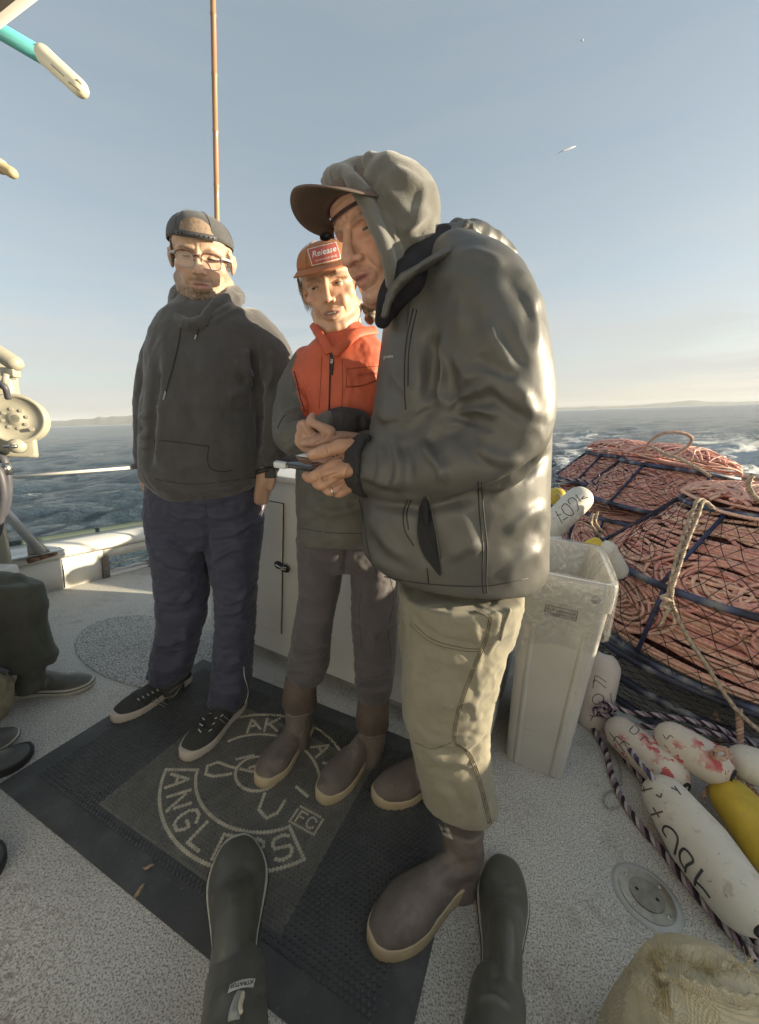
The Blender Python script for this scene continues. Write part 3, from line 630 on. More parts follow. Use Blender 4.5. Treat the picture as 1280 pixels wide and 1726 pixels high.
# ------------------------------------------------------------------ bamboo pole, overhead poles, canopy corner
M_bamboo = pm('bamboo', (.34, .18, .09), .5, var=.25, vs=9, bump=.1, bs=30, coat=.3, stretch=(1, 1, .25))
pb = P(371, 640, 1.98); pt = P(358, -60, 1.98)
bp = thing('bamboo_pole', (float(pb[0]), 1.98, float(pb[2])-.6), 'tall thin brown bamboo pole rising behind the man in the black cap', 'pole')
s = S(); dirp = (pt-pb)/np.linalg.norm(pt-pb); ps = [pb-dirp*.62+dirp*k*.21 for k in range(20)]; pts_ = []; rr = []
for k, p in enumerate(ps):
    pts_ += [p-dirp*.006, p, p+dirp*.006]; rr += [.0115, .0138, .0115]
pts_ = pts_; s.tube(pts_, rr, n=12); s.obj('cane', M_bamboo, bp)
s = S(); s.tube([pb-dirp*.66, pb-dirp*.50], .02); s.obj('socket', M_steel, bp)

M_turq = pm('turquoise_paint', (.13, .52, .52), .3, coat=.6, var=.05); M_ivory = pm('ivory_plastic', (.66, .62, .48), .45, var=.06)
ya = 1.0
A_, B_, C_ = P(-260, -100, 1.0), P(82, 100, 1.0), P(140, 153, 1.0)
tp = thing('boat_hook', tuple(A_), 'turquoise pole with ivory plastic end cap hanging in from the top left', 'pole')
s = S(); s.tube([A_, B_], .0155, n=20); s.obj('shaft', M_turq, tp)
s = S(); s.tube([B_-(C_-B_)*.12, B_, B_+(C_-B_)*.9], [.0185, .018, .0175], n=20, rnd=True); oh = s.obj('end_cap', M_ivory, tp)
tr = bvh_obj(oh); s = seam(tr, [(86, 108), (108, 128)], .0012); seam(tr, [(116, 138), (136, 152)], .0016, s=s); seam(tr, [(130, 134), (138, 142)], .002, s=s); s.obj('slot', pm('slot_shade', (.30, .27, .19), .7), oh)
A_, B_ = P(-220, 150, .95), P(20, 291, .95)
tq = thing('cord_wrapped_pole', tuple(A_), 'tip of a tan pole whipped with cord at the left edge of the sky', 'pole')
s = S(); s.tube([A_, B_], .011, n=16, rnd=True); s.obj('stick', pm('tan_wood', (.55, .45, .28), .6, var=.2), tq)
s = S(); 
for k in range(9):
    c = B_-(B_-A_)/np.linalg.norm(B_-A_)*(.022+k*.0042); d = (B_-A_)/np.linalg.norm(B_-A_); s.tube([c-d*.002, c, c+d*.002], [.012, .0145, .012], n=14)
s.obj('cord_whipping', pm('cord', (.42, .38, .30), .9), tq)
# wheelhouse roof corner, unseen aft wall behind the photographer set to bounce sunlight
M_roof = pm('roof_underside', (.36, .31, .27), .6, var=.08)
rf = thing('wheelhouse', (-.3, -1.3, 0), 'white wheelhouse with overhanging roof, its roof corner just in the top left, unseen aft wall set to bounce sunlight', 'wheelhouse')
e1, e2 = P(0, 20, .75), P(28, 0, .8)
ed = (e2-e1); ed[2] = 0; 
zr = float(e1[2])
def at_z(px, py, z): return G(px, py, z)
c1_, c2_ = at_z(0, 21, zr), at_z(26, 0, zr); dx = (c2_-c1_)/np.linalg.norm(c2_-c1_)
ra = c1_-dx*1.5; rb_ = c2_+dx*.10
roofpoly = [ra[:2], rb_[:2], (float(rb_[0])+.05, -.95), (-2.2, -1.0), (-2.2, float(ra[1]))]
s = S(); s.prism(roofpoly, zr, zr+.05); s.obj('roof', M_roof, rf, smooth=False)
s = S(); s.tube([(p[0], p[1], zr+.03) for p in [ra-dx*.0, rb_]], .028, n=10); s.obj('roof_edge', M_gel, rf)
M_wh = pm('wheelhouse_bounce_white', (.80, .79, .75), .5, var=.04, vs=3, bump=.04, bs=30)  # whiter than the gelcoat so the sunlit wall throws fill forward
wc_ = np.array([-.15, -1.0, 0]); wl = lambda u, v, z: wc_+np.array([BU[0]*u+BV[0]*v, BU[1]*u+BV[1]*v, z])
s = S(); s.box(wl(-.05, -.05, zr/2), (1.55, .05, zr/2-.002), RB); s.obj('aft_bounce_wall', M_wh, rf, smooth=False)
s = S(); s.box(wl(1.45, -.9, zr/2), (.05, .80, zr/2-.002), RB); s.obj('side_wall', M_wh, rf, smooth=False)
for xx in (-1.0,):
    s = S(); s.box(wl(xx, .012, 1.60), (.30, .012, .25), RB); s.obj('window', pm('dark_glass', (.02, .025, .03), .05), rf, smooth=False)

# ------------------------------------------------------------------ pot hauler at the left edge
M_hpaint = pm('cream_marine_paint', (.38, .36, .29), .42, var=.08, vs=12, bump=.08, bs=40, coat=.2, spots=[((.38, .28, .16), 30, .66, .06, .5)])
yh = 1.75
hc = P(27, 706, yh); hd = thing('pot_hauler', (float(hc[0])-.3, yh, 0), 'cream painted pot hauler with a large bolted sheave disc at the left rail', 'hauler')
nd = np.array([.42, -.88, .10]); nd /= np.linalg.norm(nd); ua, ub, _ = frame_of(nd)
rH = 37/FPX*depth(hc)
def disc(c, r, t, name, m, par, n=48):
    s = S(); s.loft([[c+nd*z+(ua*math.cos(a)+ub*math.sin(a))*rr for a in np.linspace(0, 6.283, n, endpoint=False)] for z, rr in t]); return s.obj(name, m, par)
d_ = disc(hc, rH, [(-.075, rH*1.02), (-.068, rH*1.06), (-.055, rH*.93), (-.03, rH*.80), (-.012, rH*.93), (0, rH*1.10), (.012, rH*1.12), (.016, rH*1.08), (.016, rH*.98), (.009, rH*.95), (.008, rH*.3), (.012, rH*.27), (.012, rH*.05)], 'sheave', M_hpaint, hd)
disc(hc+nd*.004, rH, [(0, rH*.24), (.006, rH*.22), (.008, rH*.17)], 'hub', M_hpaint, hd)
for k in range(8):
    a = k*math.pi/4+.25; c = hc+nd*.008+(ua*math.cos(a)+ub*math.sin(a))*rH*.44; s = S(); s.tube([c-nd*.002, c+nd*.005], rH*.075, n=6); flat_shade(s.obj('bolt', M_hpaint, hd))
back = np.array([nd[0], nd[1], 0])*-.12
s = S(); q = P(-30, 690, yh)+back; s.box(q+[-.05, 0, .05], (.13, .05, .17), np.stack([ua, nd, [0, 0, 1]], 1), .02); s.obj('housing', M_hpaint, hd)
s = S(); q = P(24, 745, yh)+back*.3; s.box(q+[-.02, 0, 0], (.085, .02, .075), np.stack([ua, nd, [0, 0, 1]], 1), .012); s.obj('mount_plate', M_hpaint, hd)
s = S(); q = P(32, 752, yh)+back*.0; s.tube([q, q+nd*.03, q+nd*.045], [.033, .033, .02], n=20); s.tube([q+nd*.045, q+nd*.06], .012); s.obj('roller', M_hpaint, hd)
s = S(); s.tube([P(8, 752, yh-.05), P(28, 752, yh-.05)], .008); s.obj('roller_pin', M_steel, hd)
s = S(); s.tube([P(-60, 560, yh), P(-10, 590, yh), P(24, 612, yh)], .034, n=18, rnd=True); s.obj('davit_arm', M_hpaint, hd)
s = S(); s.tube([P(16, 612, yh), P(20, 640, yh)], .014); s.tube([P(4, 655, yh-.02), P(12, 630, yh-.02)], .012); s.box(P(18, 628, yh), (.03, .02, .02), bev=.006); s.obj('shackle', M_hpaint, hd)
M_hose = pm('hydraulic_hose', (.07, .07, .085), .5, var=.2, bump=.1, bs=80)
for k, pl in enumerate([[(-30, 765), (2, 770), (12, 800), (12, 840), (2, 870), (-20, 885)], [(-30, 790), (-5, 790), (6, 830), (0, 870), (-6, 900), (-25, 925)]]):
    s = S(); s.tube(smooth_poly([P(x, y_, yh-.03-.04*k) for x, y_ in pl]), .018, n=10); s.obj('hose', M_hose, hd)
s = S(); s.tube([P(9, 780, yh-.03), P(13, 800, yh-.03)], .022); s.obj('hose_collar', M_steel, hd)
s = S(); s.tube([(hc[0]-.42, yh+.25, 0.25), (hc[0]-.42, yh+.2, hc[2]+.35), (hc[0]-.3, yh+.1, hc[2]+.45)], .045, n=16); s.obj('davit_post', M_hpaint, hd)
for k in range(4):
    q = P(6+(k % 2)*52, 724+(k//2)*44, yh)+back*.3+np.array([-.0, -.025, 0]); s = S(); s.tube([q, q+nd*.012], .009, n=6); flat_shade(s.obj('bolt', M_hpaint, hd))
s = S(); s.tube(smooth_poly([P(-20, 640, yh-.05), P(6, 650, yh-.06), P(14, 672, yh-.04)]), .012, n=10); s.obj('grease_line', M_hose, hd)
# slanting brace to the rail, with foot
pa, pe = P(-30, 820, 2.05), G(70, 931, HW+.06)
br = thing('rail_brace', tuple(pe), 'slanting grey pipe brace with its foot plate bolted on the rail cap', 'brace')
s = S(); s.tube([pa, pe], .026, n=18); s.obj('pipe', pm('grey_galvanised', (.40, .41, .42), .5, .5, var=.15), br)
s = S(); s.box(pe+[-.05, 0, -.015], (.15, .04, .004), np.array([[dirb[0], -dirb[1], 0], [dirb[1], dirb[0], 0], [0, 0, 1]]), .002); s.obj('foot_plate', M_steel, br)
s = S(); s.prism([(-.05, 0), (.06, 0), (.02, .07), (-.05, .09)], -.004, .004, lambda V: np.stack([pe[0]-.02+V[:, 0]*dirb[0], pe[1]+V[:, 0]*dirb[1]+V[:, 2], pe[2]-.012+V[:, 1]], 1)); s.obj('gusset', M_hpaint, br)
# pale rod lying level above the rail
ra_, rb2 = P(18, 804, 2.4), P(250, 786, 2.85)
rd = thing('white_rod', tuple(ra_), 'slim white rod held level above the left rail against the sea', 'rod')
s = S(); s.tube([ra_, ra_+(rb2-ra_)*.85], [.010, .011], n=12); s.obj('rod_tube', pm('white_rod', (.62, .58, .52), .4), rd)
s = S(); s.tube([ra_+(rb2-ra_)*.85, rb2], .013, n=12); s.obj('rod_ferrule', M_ivory, rd)
s = S(); s.tube([rb2-[0, 0, .0], [rb2[0], rb2[1], HW+.04]], .012); s.obj('rod_stanchion', M_steel, rd)
s = S(); q = ra_+[-.5, -.3, .02]; s.tube([q, ra_], .01); s.tube([q, [q[0], q[1], HW]], .014); s.obj('rod_stanchion', M_steel, rd)
# ------------------------------------------------------------------ people: materials
M_skin = pm('skin', attr=True, rough=.48, var=.09, vs=70, bump=.18, bs=420, sss=.12, spec=.4, bumpd=.0015)
M_eye = pm('eyes', attr=True, rough=.2, coat=.3)
M_hood = pm('charcoal_fleece', (.072, .069, .071), .92, var=.12, vs=14, bump=.25, bs=500, sheen=.35)
M_navy = pm('navy_track_fabric', (.044, .047, .080), .72, var=.12, vs=14, bump=.12, bs=400, sheen=.15)
M_cap = pm('dark_cap_twill', (0.072, 0.072, 0.077), .85, var=.15, vs=30, weave=.35, ws=500, sheen=.2)
M_jack = pm('grey_softshell', attr=True, rough=.62, var=.10, vs=14, bump=.12, bs=350, sheen=.1)
M_slack = pm('charcoal_canvas', (0.093, 0.084, 0.090), .88, var=.15, vs=16, bump=.25, bs=450, sheen=.2)
M_rain = pm('coated_rain_jacket', (.090, .088, .080), .49, var=.16, vs=7, bump=.14, bs=160, coat=.12, coatr=.35, rvar=.08, spec=.5, spots=[((.26, .25, .22), 40, .70, .06, .35)])
M_khaki = pm('olive_khaki_canvas', (.235, .215, .158), .9, var=.10, vs=12, bump=.22, bs=450, sheen=.15)
M_fleece = pm('grey_hood_fleece', (.135, .130, .115), .95, var=.12, vs=25, bump=.45, bs=380, sheen=.6, bumpd=.003)
M_bootb = pm('brown_rubber_boot', (.150, .124, .106), .68, var=.22, vs=18, bump=.2, bs=120, spots=[((.27, .235, .20), 16, .56, .14, .45), ((.34, .30, .25), 60, .66, .06, .5), ((.10, .075, .06), 9, .56, .15, .5)])
M_sole = pm('tan_boot_sole', (.50, .40, .26), .65, var=.15, vs=20, bump=.12, bs=90, spots=[((.26, .20, .13), 40, .62, .1, .5)])
M_bootk = pm('dark_rubber_boot', (.098, .097, .083), .42, var=.22, vs=12, bump=.1, bs=70, rvar=.1, spots=[((.11, .10, .085), 14, .58, .15, .35), ((.22, .21, .19), 120, .74, .03, .5)])
M_rimw = pm('white_boot_foxing', (.48, .46, .40), .6, var=.12, vs=30, spots=[((.25, .22, .18), 60, .62, .1, .4)])
M_olive = pm('dark_olive_trousers', (0.065, 0.070, 0.055), .85, var=.1, vs=12, bump=.15, bs=400, sheen=.15)
M_knit = pm('sneaker_knit', (0.053, 0.053, 0.050), .85, var=.15, vs=60, weave=.5, ws=350)
M_foam = pm('sneaker_midsole', (.52, .46, .40), .6, var=.08, vs=30, bump=.05)
M_zip = pm('zip_black', (.02, .02, .02), .5)
M_seam = pm('seam_thread', (.02, .02, .022), .8)
M_ink = pm('white_print', (.62, .60, .56), .7)

def rows(s, R_, n=28, sq=2.3):
    """R_: (left px, right px, py, y, half thickness m[, py of right end])"""
    C_, A_ = [], []
    for r in R_:
        pr_ = r[5] if len(r) > 5 and r[5] else r[2]; a = P(r[0], r[2], r[3]); b = P(r[1], pr_, r[3])
        if len(r) > 6: a[2] = P(r[0], r[2], r[3]-r[4]*r[6])[2]; b[2] = P(r[1], pr_, r[3]-r[4]*r[6])[2]
        c_w = (a+b)/2; C_.append(c_w); A_.append((b-a)/2/(1+.20*r[4]/depth(c_w)))
    rings = []; th = np.arange(n)*2*math.pi/n
    c = np.sign(np.cos(th))*np.abs(np.cos(th))**(2/sq); d = np.sign(np.sin(th))*np.abs(np.sin(th))**(2/sq)
    for i, r in enumerate(R_):
        ax = C_[min(i+1, len(C_)-1)]-C_[max(i-1, 0)]; ax /= np.linalg.norm(ax); bb = np.cross(ax, A_[i]); bb /= np.linalg.norm(bb)
        rings.append(C_[i]+np.outer(c, A_[i])+np.outer(d, bb*r[4]))
    return s.loft(rings)
def ptube(s, L_, n=20, k=4, flat=1.0, rnd=True):
    """limb through photo points (px, py, y, radius px)"""
    pl = smooth_poly([(*P(a, b, c), r/FPX*depth(P(a, b, c))) for a, b, c, r in L_], k) if len(L_) > 2 else np.array([(*P(a, b, c), r/FPX*depth(P(a, b, c))) for a, b, c, r in L_])
    return s.tube([p[:3] for p in pl], [float(p[3]) for p in pl], n=n, flat=flat, rnd=rnd)
CAMR = np.stack([cR, cF, -cD], 1)
def pell(s, px, py, y, rx, ry, rd, rot=0.0, n=24, m=14):
    p = P(px, py, y); q = depth(p)/FPX; c, d = math.cos(rot), math.sin(rot)
    a = c*cR-d*(-cD)*-1*-1; u_ = cR*c+(-cD)*d; w_ = -cR*d+(-cD)*c
    return s.ell(p, (rx*q, rd, ry*q), np.stack([u_, cF, w_], 1), n, m)

def head_frame(f, up):
    f = np.asarray(f, float); f /= np.linalg.norm(f); up = np.asarray(up, float); x = np.cross(f, up); x /= np.linalg.norm(x); z = np.cross(x, f)
    return np.stack([-x*-1, f, z], 1)            # columns: right-hand side x, face y, crown z
def gauss(Lc, c, r): r = np.asarray(r, float)*np.ones(3); return np.exp(-(((Lc-np.asarray(c))/r)**2).sum(1))

def head(o, R, sc, par, skin=(.50, .31, .22), beard=None, brow=(.10, .07, .05), lips=(.42, .20, .17), w=1.0, jaw=1.0, mouth_open=0.0, iris=(.08, .05, .03), look=(0, 0), squint=.5, age=0.0, nose=1.0, smile=0.0):
    o = np.asarray(o, float); s = S()
    s.ell((0, -.012, .028), (.078*w, .097, .073)); s.ell((0, .026, -.03), (.064*w, .064, .080)); s.ell((0, .034, .045), (.066*w, .058, .052))
    s.tube([(-.056*w*jaw, -.005, -.058), (-.044*w*jaw, .035, -.088), (-.018*jaw, .068, -.105), (.018*jaw, .068, -.105), (.044*w*jaw, .035, -.088), (.056*w*jaw, -.005, -.058)], [.020, .021, .021, .021, .021, .020], n=12, rnd=True)
    s.ell((0, .040, -.075), (.043*w*jaw, .045, .036))
    s.ell((0, .078, -.103), (.021*jaw, .017, .016))
    s.ell((0, .000, -.045), (.064*w*jaw, .072, .055)); s.tube([(0, -.022, -.06), (0, -.030, -.17)], [.056*w, .060*w], n=20)
    for k in (-1, 1):
        s.ell((k*.045*w, .052, -.024), (.022, .022, .020)); s.ell((k*.030, .068, -.045), (.022, .018, .026))
    V, Q = remesh(s, .0036, 9, .6); s = S(); s.add(V, Q)
    for k in (-1, 1):
        s.tube([(k*.010, .084, .020), (k*.032, .079, .024), (k*.052*w, .060, .016)], [.008, .0095, .008], n=10, rnd=True)
        s.ell((k*.013*nose, .098, -.036), (.0085*nose, .010, .0075))
        s.ell((k*.076*w, -.004, -.006), (.007, .017, .028), n=14, m=10); s.tube([(k*.076*w, -.004, .018), (k*.083*w, -.016, .016), (k*.085*w, -.020, -.004), (k*.081*w, -.012, -.022), (k*.076*w, -.002, -.030)], .0042, n=8, rnd=True)
    s.tube([(0, .086, .018), (0, .096, .000), (0, .105*1., -.018), (0, .112, -.032)], [.0085, .0080, .0095*nose, .0118*nose], n=14, rnd=True)
    s.ell((0, .076, -.068), (.029, .024, .024))
    mo = mouth_open*.006
    s.tube([(-.025, .083, -.066), (-.012, .0965, -.0625+mo*.3), (-.004, .0995, -.0605+mo*.3), (0, .0990, -.0615+mo*.3), (.004, .0995, -.0605+mo*.3), (.012, .0965, -.0625+mo*.3), (.025, .083, -.066)], [.003, .0042, .0046, .0044, .0046, .0042, .003], n=8, rnd=True)
    s.tube([(-.024, .083, -.068), (-.012, .094, -.0725-mo), (0, .0975, -.0745-mo), (.012, .094, -.0725-mo), (.024, .083, -.068)], [.003, .005, .0058, .005, .003], n=8, rnd=True)
    V, Q = remesh(s, .0024, 3, .5)
    def push(c, r, vec):
        nonlocal V
        V = V+gauss(V, c, r)[:, None]*np.asarray(vec, float)
    for k in (-1, 1):
        push((k*.032, .080, .001), (.0165, .025, .011), (0, -.0075, 0)); push((k*.017, .085, -.001), (.007, .015, .008), (0, -.0035, 0))
        push((k*.0065, .108, -.044), (.0042, .010, .004), (0, -.003, .005))
        push((k*.062*w, .045, -.055), (.014, .03, .018), (-k*.004, -.003, 0))
        push((k*.070*w, .040, .015), (.012, .02, .02), (-k*.003, 0, 0))
        if age:   # nasolabial folds, under-eye bags, frown
            for t in np.linspace(0, 1, 6): push((k*(.020+.016*t), .092-.012*t, -.040-.034*t), (.0042, .012, .0075), (0, -.0016*age, 0))
            push((k*.034, .080, -.016), (.012, .012, .003), (0, -.0018*age, 0)); push((k*.006, .093, .030), (.0022, .01, .010), (0, -.0020*age, 0))
    if smile:
        for k in (-1, 1): push((k*.025, .084, -.066), (.010, .02, .009), (k*.0045*smile, -.001, .0045*smile)); push((k*.038, .07, -.040), (.014, .02, .014), (0, .003*smile, .003*smile))
    push((0, .100, -.0675), (.020, .02, .0016+.0030*mouth_open), (0, -.0035-.006*mouth_open, 0))
    push((0, .1, -.052), (.0035, .01, .006), (0, -.0015, 0)); push((0, .088, -.088), (.018, .01, .0045), (0, -.003, 0))
    if age:
        for zz in (.046, .056, .067): push((0, .09, zz), (.040, .02, .0018), (0, -.0012*age, 0))
    V = lap(V, Q, 1, .35)
    n = fbm(V*420, 2, 3); nb = fbm(V*90, 3, 7)
    c = np.ones((len(V), 3))*np.array(skin); c *= (1+.05*nb)[:, None]
    def paint(wt, col): 
        nonlocal c
        wt = np.clip(wt, 0, 1)[:, None]; c = c*(1-wt)+np.array(col)*wt
    red = np.array(skin)*np.array([1.12, .80, .78])
    for k in (-1, 1): paint(gauss(V, (k*.044, .07, -.028), (.022, .03, .02))*.55, red); paint(gauss(V, (k*.084, -.01, -.005), (.012, .02, .03))*.6, red)
    paint(gauss(V, (0, .108, -.034), (.014, .016, .012))*.7, red)
    zc = np.where(V[:, 2] > -.0675, -.0615, -.0745); lw = np.exp(-((V[:, 2]+.068)/(.0085+.004*mouth_open))**4)*np.exp(-(V[:, 0]/.0235)**6)*(V[:, 1] > .080)
    paint(lw*.85, lips); paint(np.exp(-((V[:, 2]+.0675)/(.0012+.002*mouth_open))**2)*np.exp(-(V[:, 0]/.022)**6)*(V[:, 1] > .080)*.9, (.09, .03, .025))
    for k in (-1, 1):
        x = (V[:, 0]*k-.032)/.019; zb = .0225-.004*x*x+.002*x; paint(np.exp(-((V[:, 2]-zb)/.0040)**2)*np.exp(-np.abs(x)**5)*(V[:, 1] > .05)*(.75+.3*n), brow)
        paint(gauss(V, (k*.0062, .106, -.0455), (.0036, .008, .0028))*1.3, (.06, .025, .02))
        paint(gauss(V, (k*.032, .08, 0), (.016, .03, .008))*.35, np.array(skin)*np.array([.72, .60, .58]))
    if beard is not None:
        bc, amt, full = beard
        x = np.abs(V[:, 0]); low = np.clip((-.062-V[:, 2]-.25*np.clip(x-.03, 0, 1))/.02+.2, 0, 1); side = np.clip((x-.052)/.012, 0, 1)*np.clip((.01-V[:, 2])/.02, 0, 1)*(V[:, 1] > -.02)*(V[:, 1] < .05)
        must = np.exp(-((V[:, 2]+.0555)/.0060)**2)*np.exp(-(x/.030)**6)*(V[:, 1] > .07)
        gt = np.exp(-(x/.026)**4)*np.clip((-.083-V[:, 2])/.008, 0, 1)
        mask = np.clip(np.maximum.reduce([low*.75*(1-np.exp(-((V[:, 2]+.072)/.008)**2)*np.exp(-(x/.03)**4)), side*.55, must*.8, gt]), 0, 1)*(V[:, 2] > -.135)
        mask = mask*(V[:, 1] > -.035)
        paint(mask*amt*(.75+.5*n), bc)
        Nn = vnormals(V, Q); V = V+Nn*(np.clip(gt*.006+low*.0022, 0, 1)*full*(.8+.7*n))[:, None]
    W = (V*sc)@R.T+o
    ob = mesh('head', W, Q, M_skin, par, True, col=c)
    # eyes
    for k in (-1, 1):
        c0_ = np.array([k*.0315, .0632, .0]); nn, mm = 28, 18; ev, ef = [], []
        E = S(); E.ell((0, 0, 0), (.0122, .0122, .0122), None, nn, mm); ev, ef = E.arr(); g = np.array([look[0], 1, look[1]]); g /= np.linalg.norm(g); ca = (ev/.0122)@g
        ec = np.where((ca > .955)[:, None], (.01, .01, .01), np.where((ca > .86)[:, None], iris, (.44, .39, .35)))
        eo = mesh('eye', ((ev+c0_)*sc)@R.T+o, ef, M_eye, par, True, col=ec)
        # lids: shells just outside the ball, leaving a slit
        lv, lf = [], []; NU, NV = 22, 9; op = .0040*(1-squint)+.0006
        for up_ in (1, -1):
            base = len(lv)
            for i in range(NU+1):
                th = math.pi*i/NU; 
                edge = op*(1.15 if up_ > 0 else .75)*math.sin(th)**.8
                for j in range(NV+1):
                    zz = up_*(edge+(.0133-edge)*j/NV); zz = max(-.0132, min(.0132, zz)); rr = math.sqrt(max(1e-9, .01335**2-zz*zz)); lv.append((-math.cos(th)*rr, math.sin(th)*rr*1.0, zz))
            for i in range(NU):
                for j in range(NV):
                    a = base+i*(NV+1)+j; f_ = (a, a+NV+1, a+NV+2, a+1); lf.append(f_)
        lv = np.array(lv)+c0_; lc = np.ones((len(lv), 3))*np.array(skin)*.86
        mesh('eyelid', (lv*sc)@R.T+o, lf, M_skin, par, True, col=lc)
        # upper lash line and brow hair
        sl = S(); pts = [np.array([-math.cos(t)*.0134, math.sin(t)*.0134, op*1.15*math.sin(t)**.8])+c0_ for t in np.linspace(.35, 2.8, 9)]; sl.tube([(p*sc)@R.T+o for p in pts], .0007*sc, n=5)
        mesh('lashes', sl.arr()[0], sl.arr()[1], pm_hair, par, True)
    return ob, lambda p: (np.asarray(p, float)*sc)@R.T+o
pm_hair = pm('dark_hair', (.085, .060, .042), .6, var=.3, vs=60)

def dome_cap(T, par, m, name='cap', brim_dir=1, brim_len=.075, brim_w=.070, tilt=0.0, rise=.092, r=(.087, .108), zc=.028, flatb=False, back_hole=False, m2=None, drop=.012, mb=None, curve=6.0, span=1.12):
    """ball cap in head coordinates; T maps them to the scene"""
    nA, nB = 40, 14; V, Fc = [], []
    for i in range(nB+1):
        ph = (math.pi/2)*(1-i/nB)
        for j in range(nA):
            a = 2*math.pi*j/nA; cx_ = math.sin(a); cy_ = math.cos(a)*brim_dir
            rr = math.cos(ph)**.82; zz = zc+rise*math.sin(ph)**.9-(.010*(1-math.sin(ph))*(-cy_*brim_dir if False else 0))
            if i == nB: rr = 1.0
            if i == 0: rr = .02
            puff = 1+.03*math.sin(ph)*math.cos(a)
            V.append((cx_*r[0]*rr*puff, -.010+cy_*r[1]*rr*puff, zz+tilt*cy_*r[1]*rr*(1)))
    for i in range(nB):
        for j in range(nA):
            k = (j+1) % nA
            if back_hole:
                a = (j+.5)/nA*2*math.pi; back = abs(a-math.pi) < .52
                if back and 7 <= i <= 11: continue
            Fc.append((i*nA+j, (i+1)*nA+j, (i+1)*nA+k, i*nA+k))
    Fc.append(tuple(range(nA)))
    V = np.array(V); root = mesh(name, T(V), Fc, m, par)
    q = root.modifiers.new('t', 'SOLIDIFY'); q.thickness = .0022; q.offset = 1
    s = S(); s.tube([T(V[nB*nA+j]) for j in list(range(nA))+[0]], .0018, n=6); s.obj('sweatband', m, root)
    for a in range(6):   # panel seams
        j = int((a+.5)/6*nA); 
        if back_hole and abs((j/nA*2*math.pi)-math.pi) < .6: continue
        s = S(); Nn = [T(V[i*nA+j]*1.0+np.array([0, 0, .0022])+(V[i*nA+j]-np.array([0, -.01, zc]))*.02) for i in range(2, nB+1)]; s.tube(Nn, .0009, n=5); s.obj('panel_seam', m2 or m, root)
    s = S(); s.ell(T(np.array([0, -.010, zc+rise+.004])), (.006, .006, .004), n=10, m=6); s.obj('button', m2 or m, root)
    # brim
    B, BF = [], []; nu, nv = 26, 8
    for i in range(nu+1):
        t = -1+2*i/nu; a = t*span; bx_, by_ = math.sin(a)*r[0]*1.0, -.010+math.cos(a)*r[1]*1.0*1
        ex, ey = math.sin(t*1.35)*brim_w/ math.sin(1.35)*1.0, -.010+r[1]*math.cos(span)+(brim_len+r[1]*(1-math.cos(span)))*math.cos(t*math.pi/2)**.62
        for j in range(nv+1):
            f_ = j/nv; x_ = bx_+(ex-bx_)*f_; y_ = by_+(ey-by_)*f_
            z_ = zc-drop*f_**1.3-(0 if flatb else .22*abs(x_)**1.6*curve)*(.3+.7*f_)+tilt*(y_)
            B.append((x_, y_*brim_dir, z_ if True else 0))
    for i in range(nu):
        for j in range(nv): a = i*(nv+1)+j; BF.append((a, a+1, a+nv+2, a+nv+1))
    B = np.array(B); bo = mesh('brim', T(B), BF, mb or m2 or m, root); q = bo.modifiers.new('t', 'SOLIDIFY'); q.thickness = .0035; q.offset = 0
    return root, V, B, nA, nB

# ---- footwear ----
def foot_outline(L_, W_, n=44, side=1):
    """plan of a shoe sole, toe along +x"""
    pts = []
    for i in range(n):
        a = 2*math.pi*i/n; x = math.cos(a); y = math.sin(a)
        wx = .5+.5*x; wd = (.36+.14*math.sin(wx*math.pi*.5)**2+.07*np.exp(-((wx-.70)/.2)**2)-.07*np.exp(-((wx-.40)/.14)**2))
        pts.append((L_*(.5+.5*np.sign(x)*abs(x)**.86), W_*wd*np.sign(y)*abs(y)**.78*1.02+side*W_*.05*math.sin(wx*math.pi)))
    return np.array(pts)
def shoe_frame(toe, heel):
    d = np.array(toe[:2])-np.array(heel[:2]); Lf = np.linalg.norm(d); d /= Lf; p = np.array([-d[1], d[0]])
    return Lf, lambda V: np.stack([heel[0]+V[:, 0]*d[0]+V[:, 1]*p[0], heel[1]+V[:, 0]*d[1]+V[:, 1]*p[1], V[:, 2]+(heel[2] if len(heel) > 2 else 0)], 1)
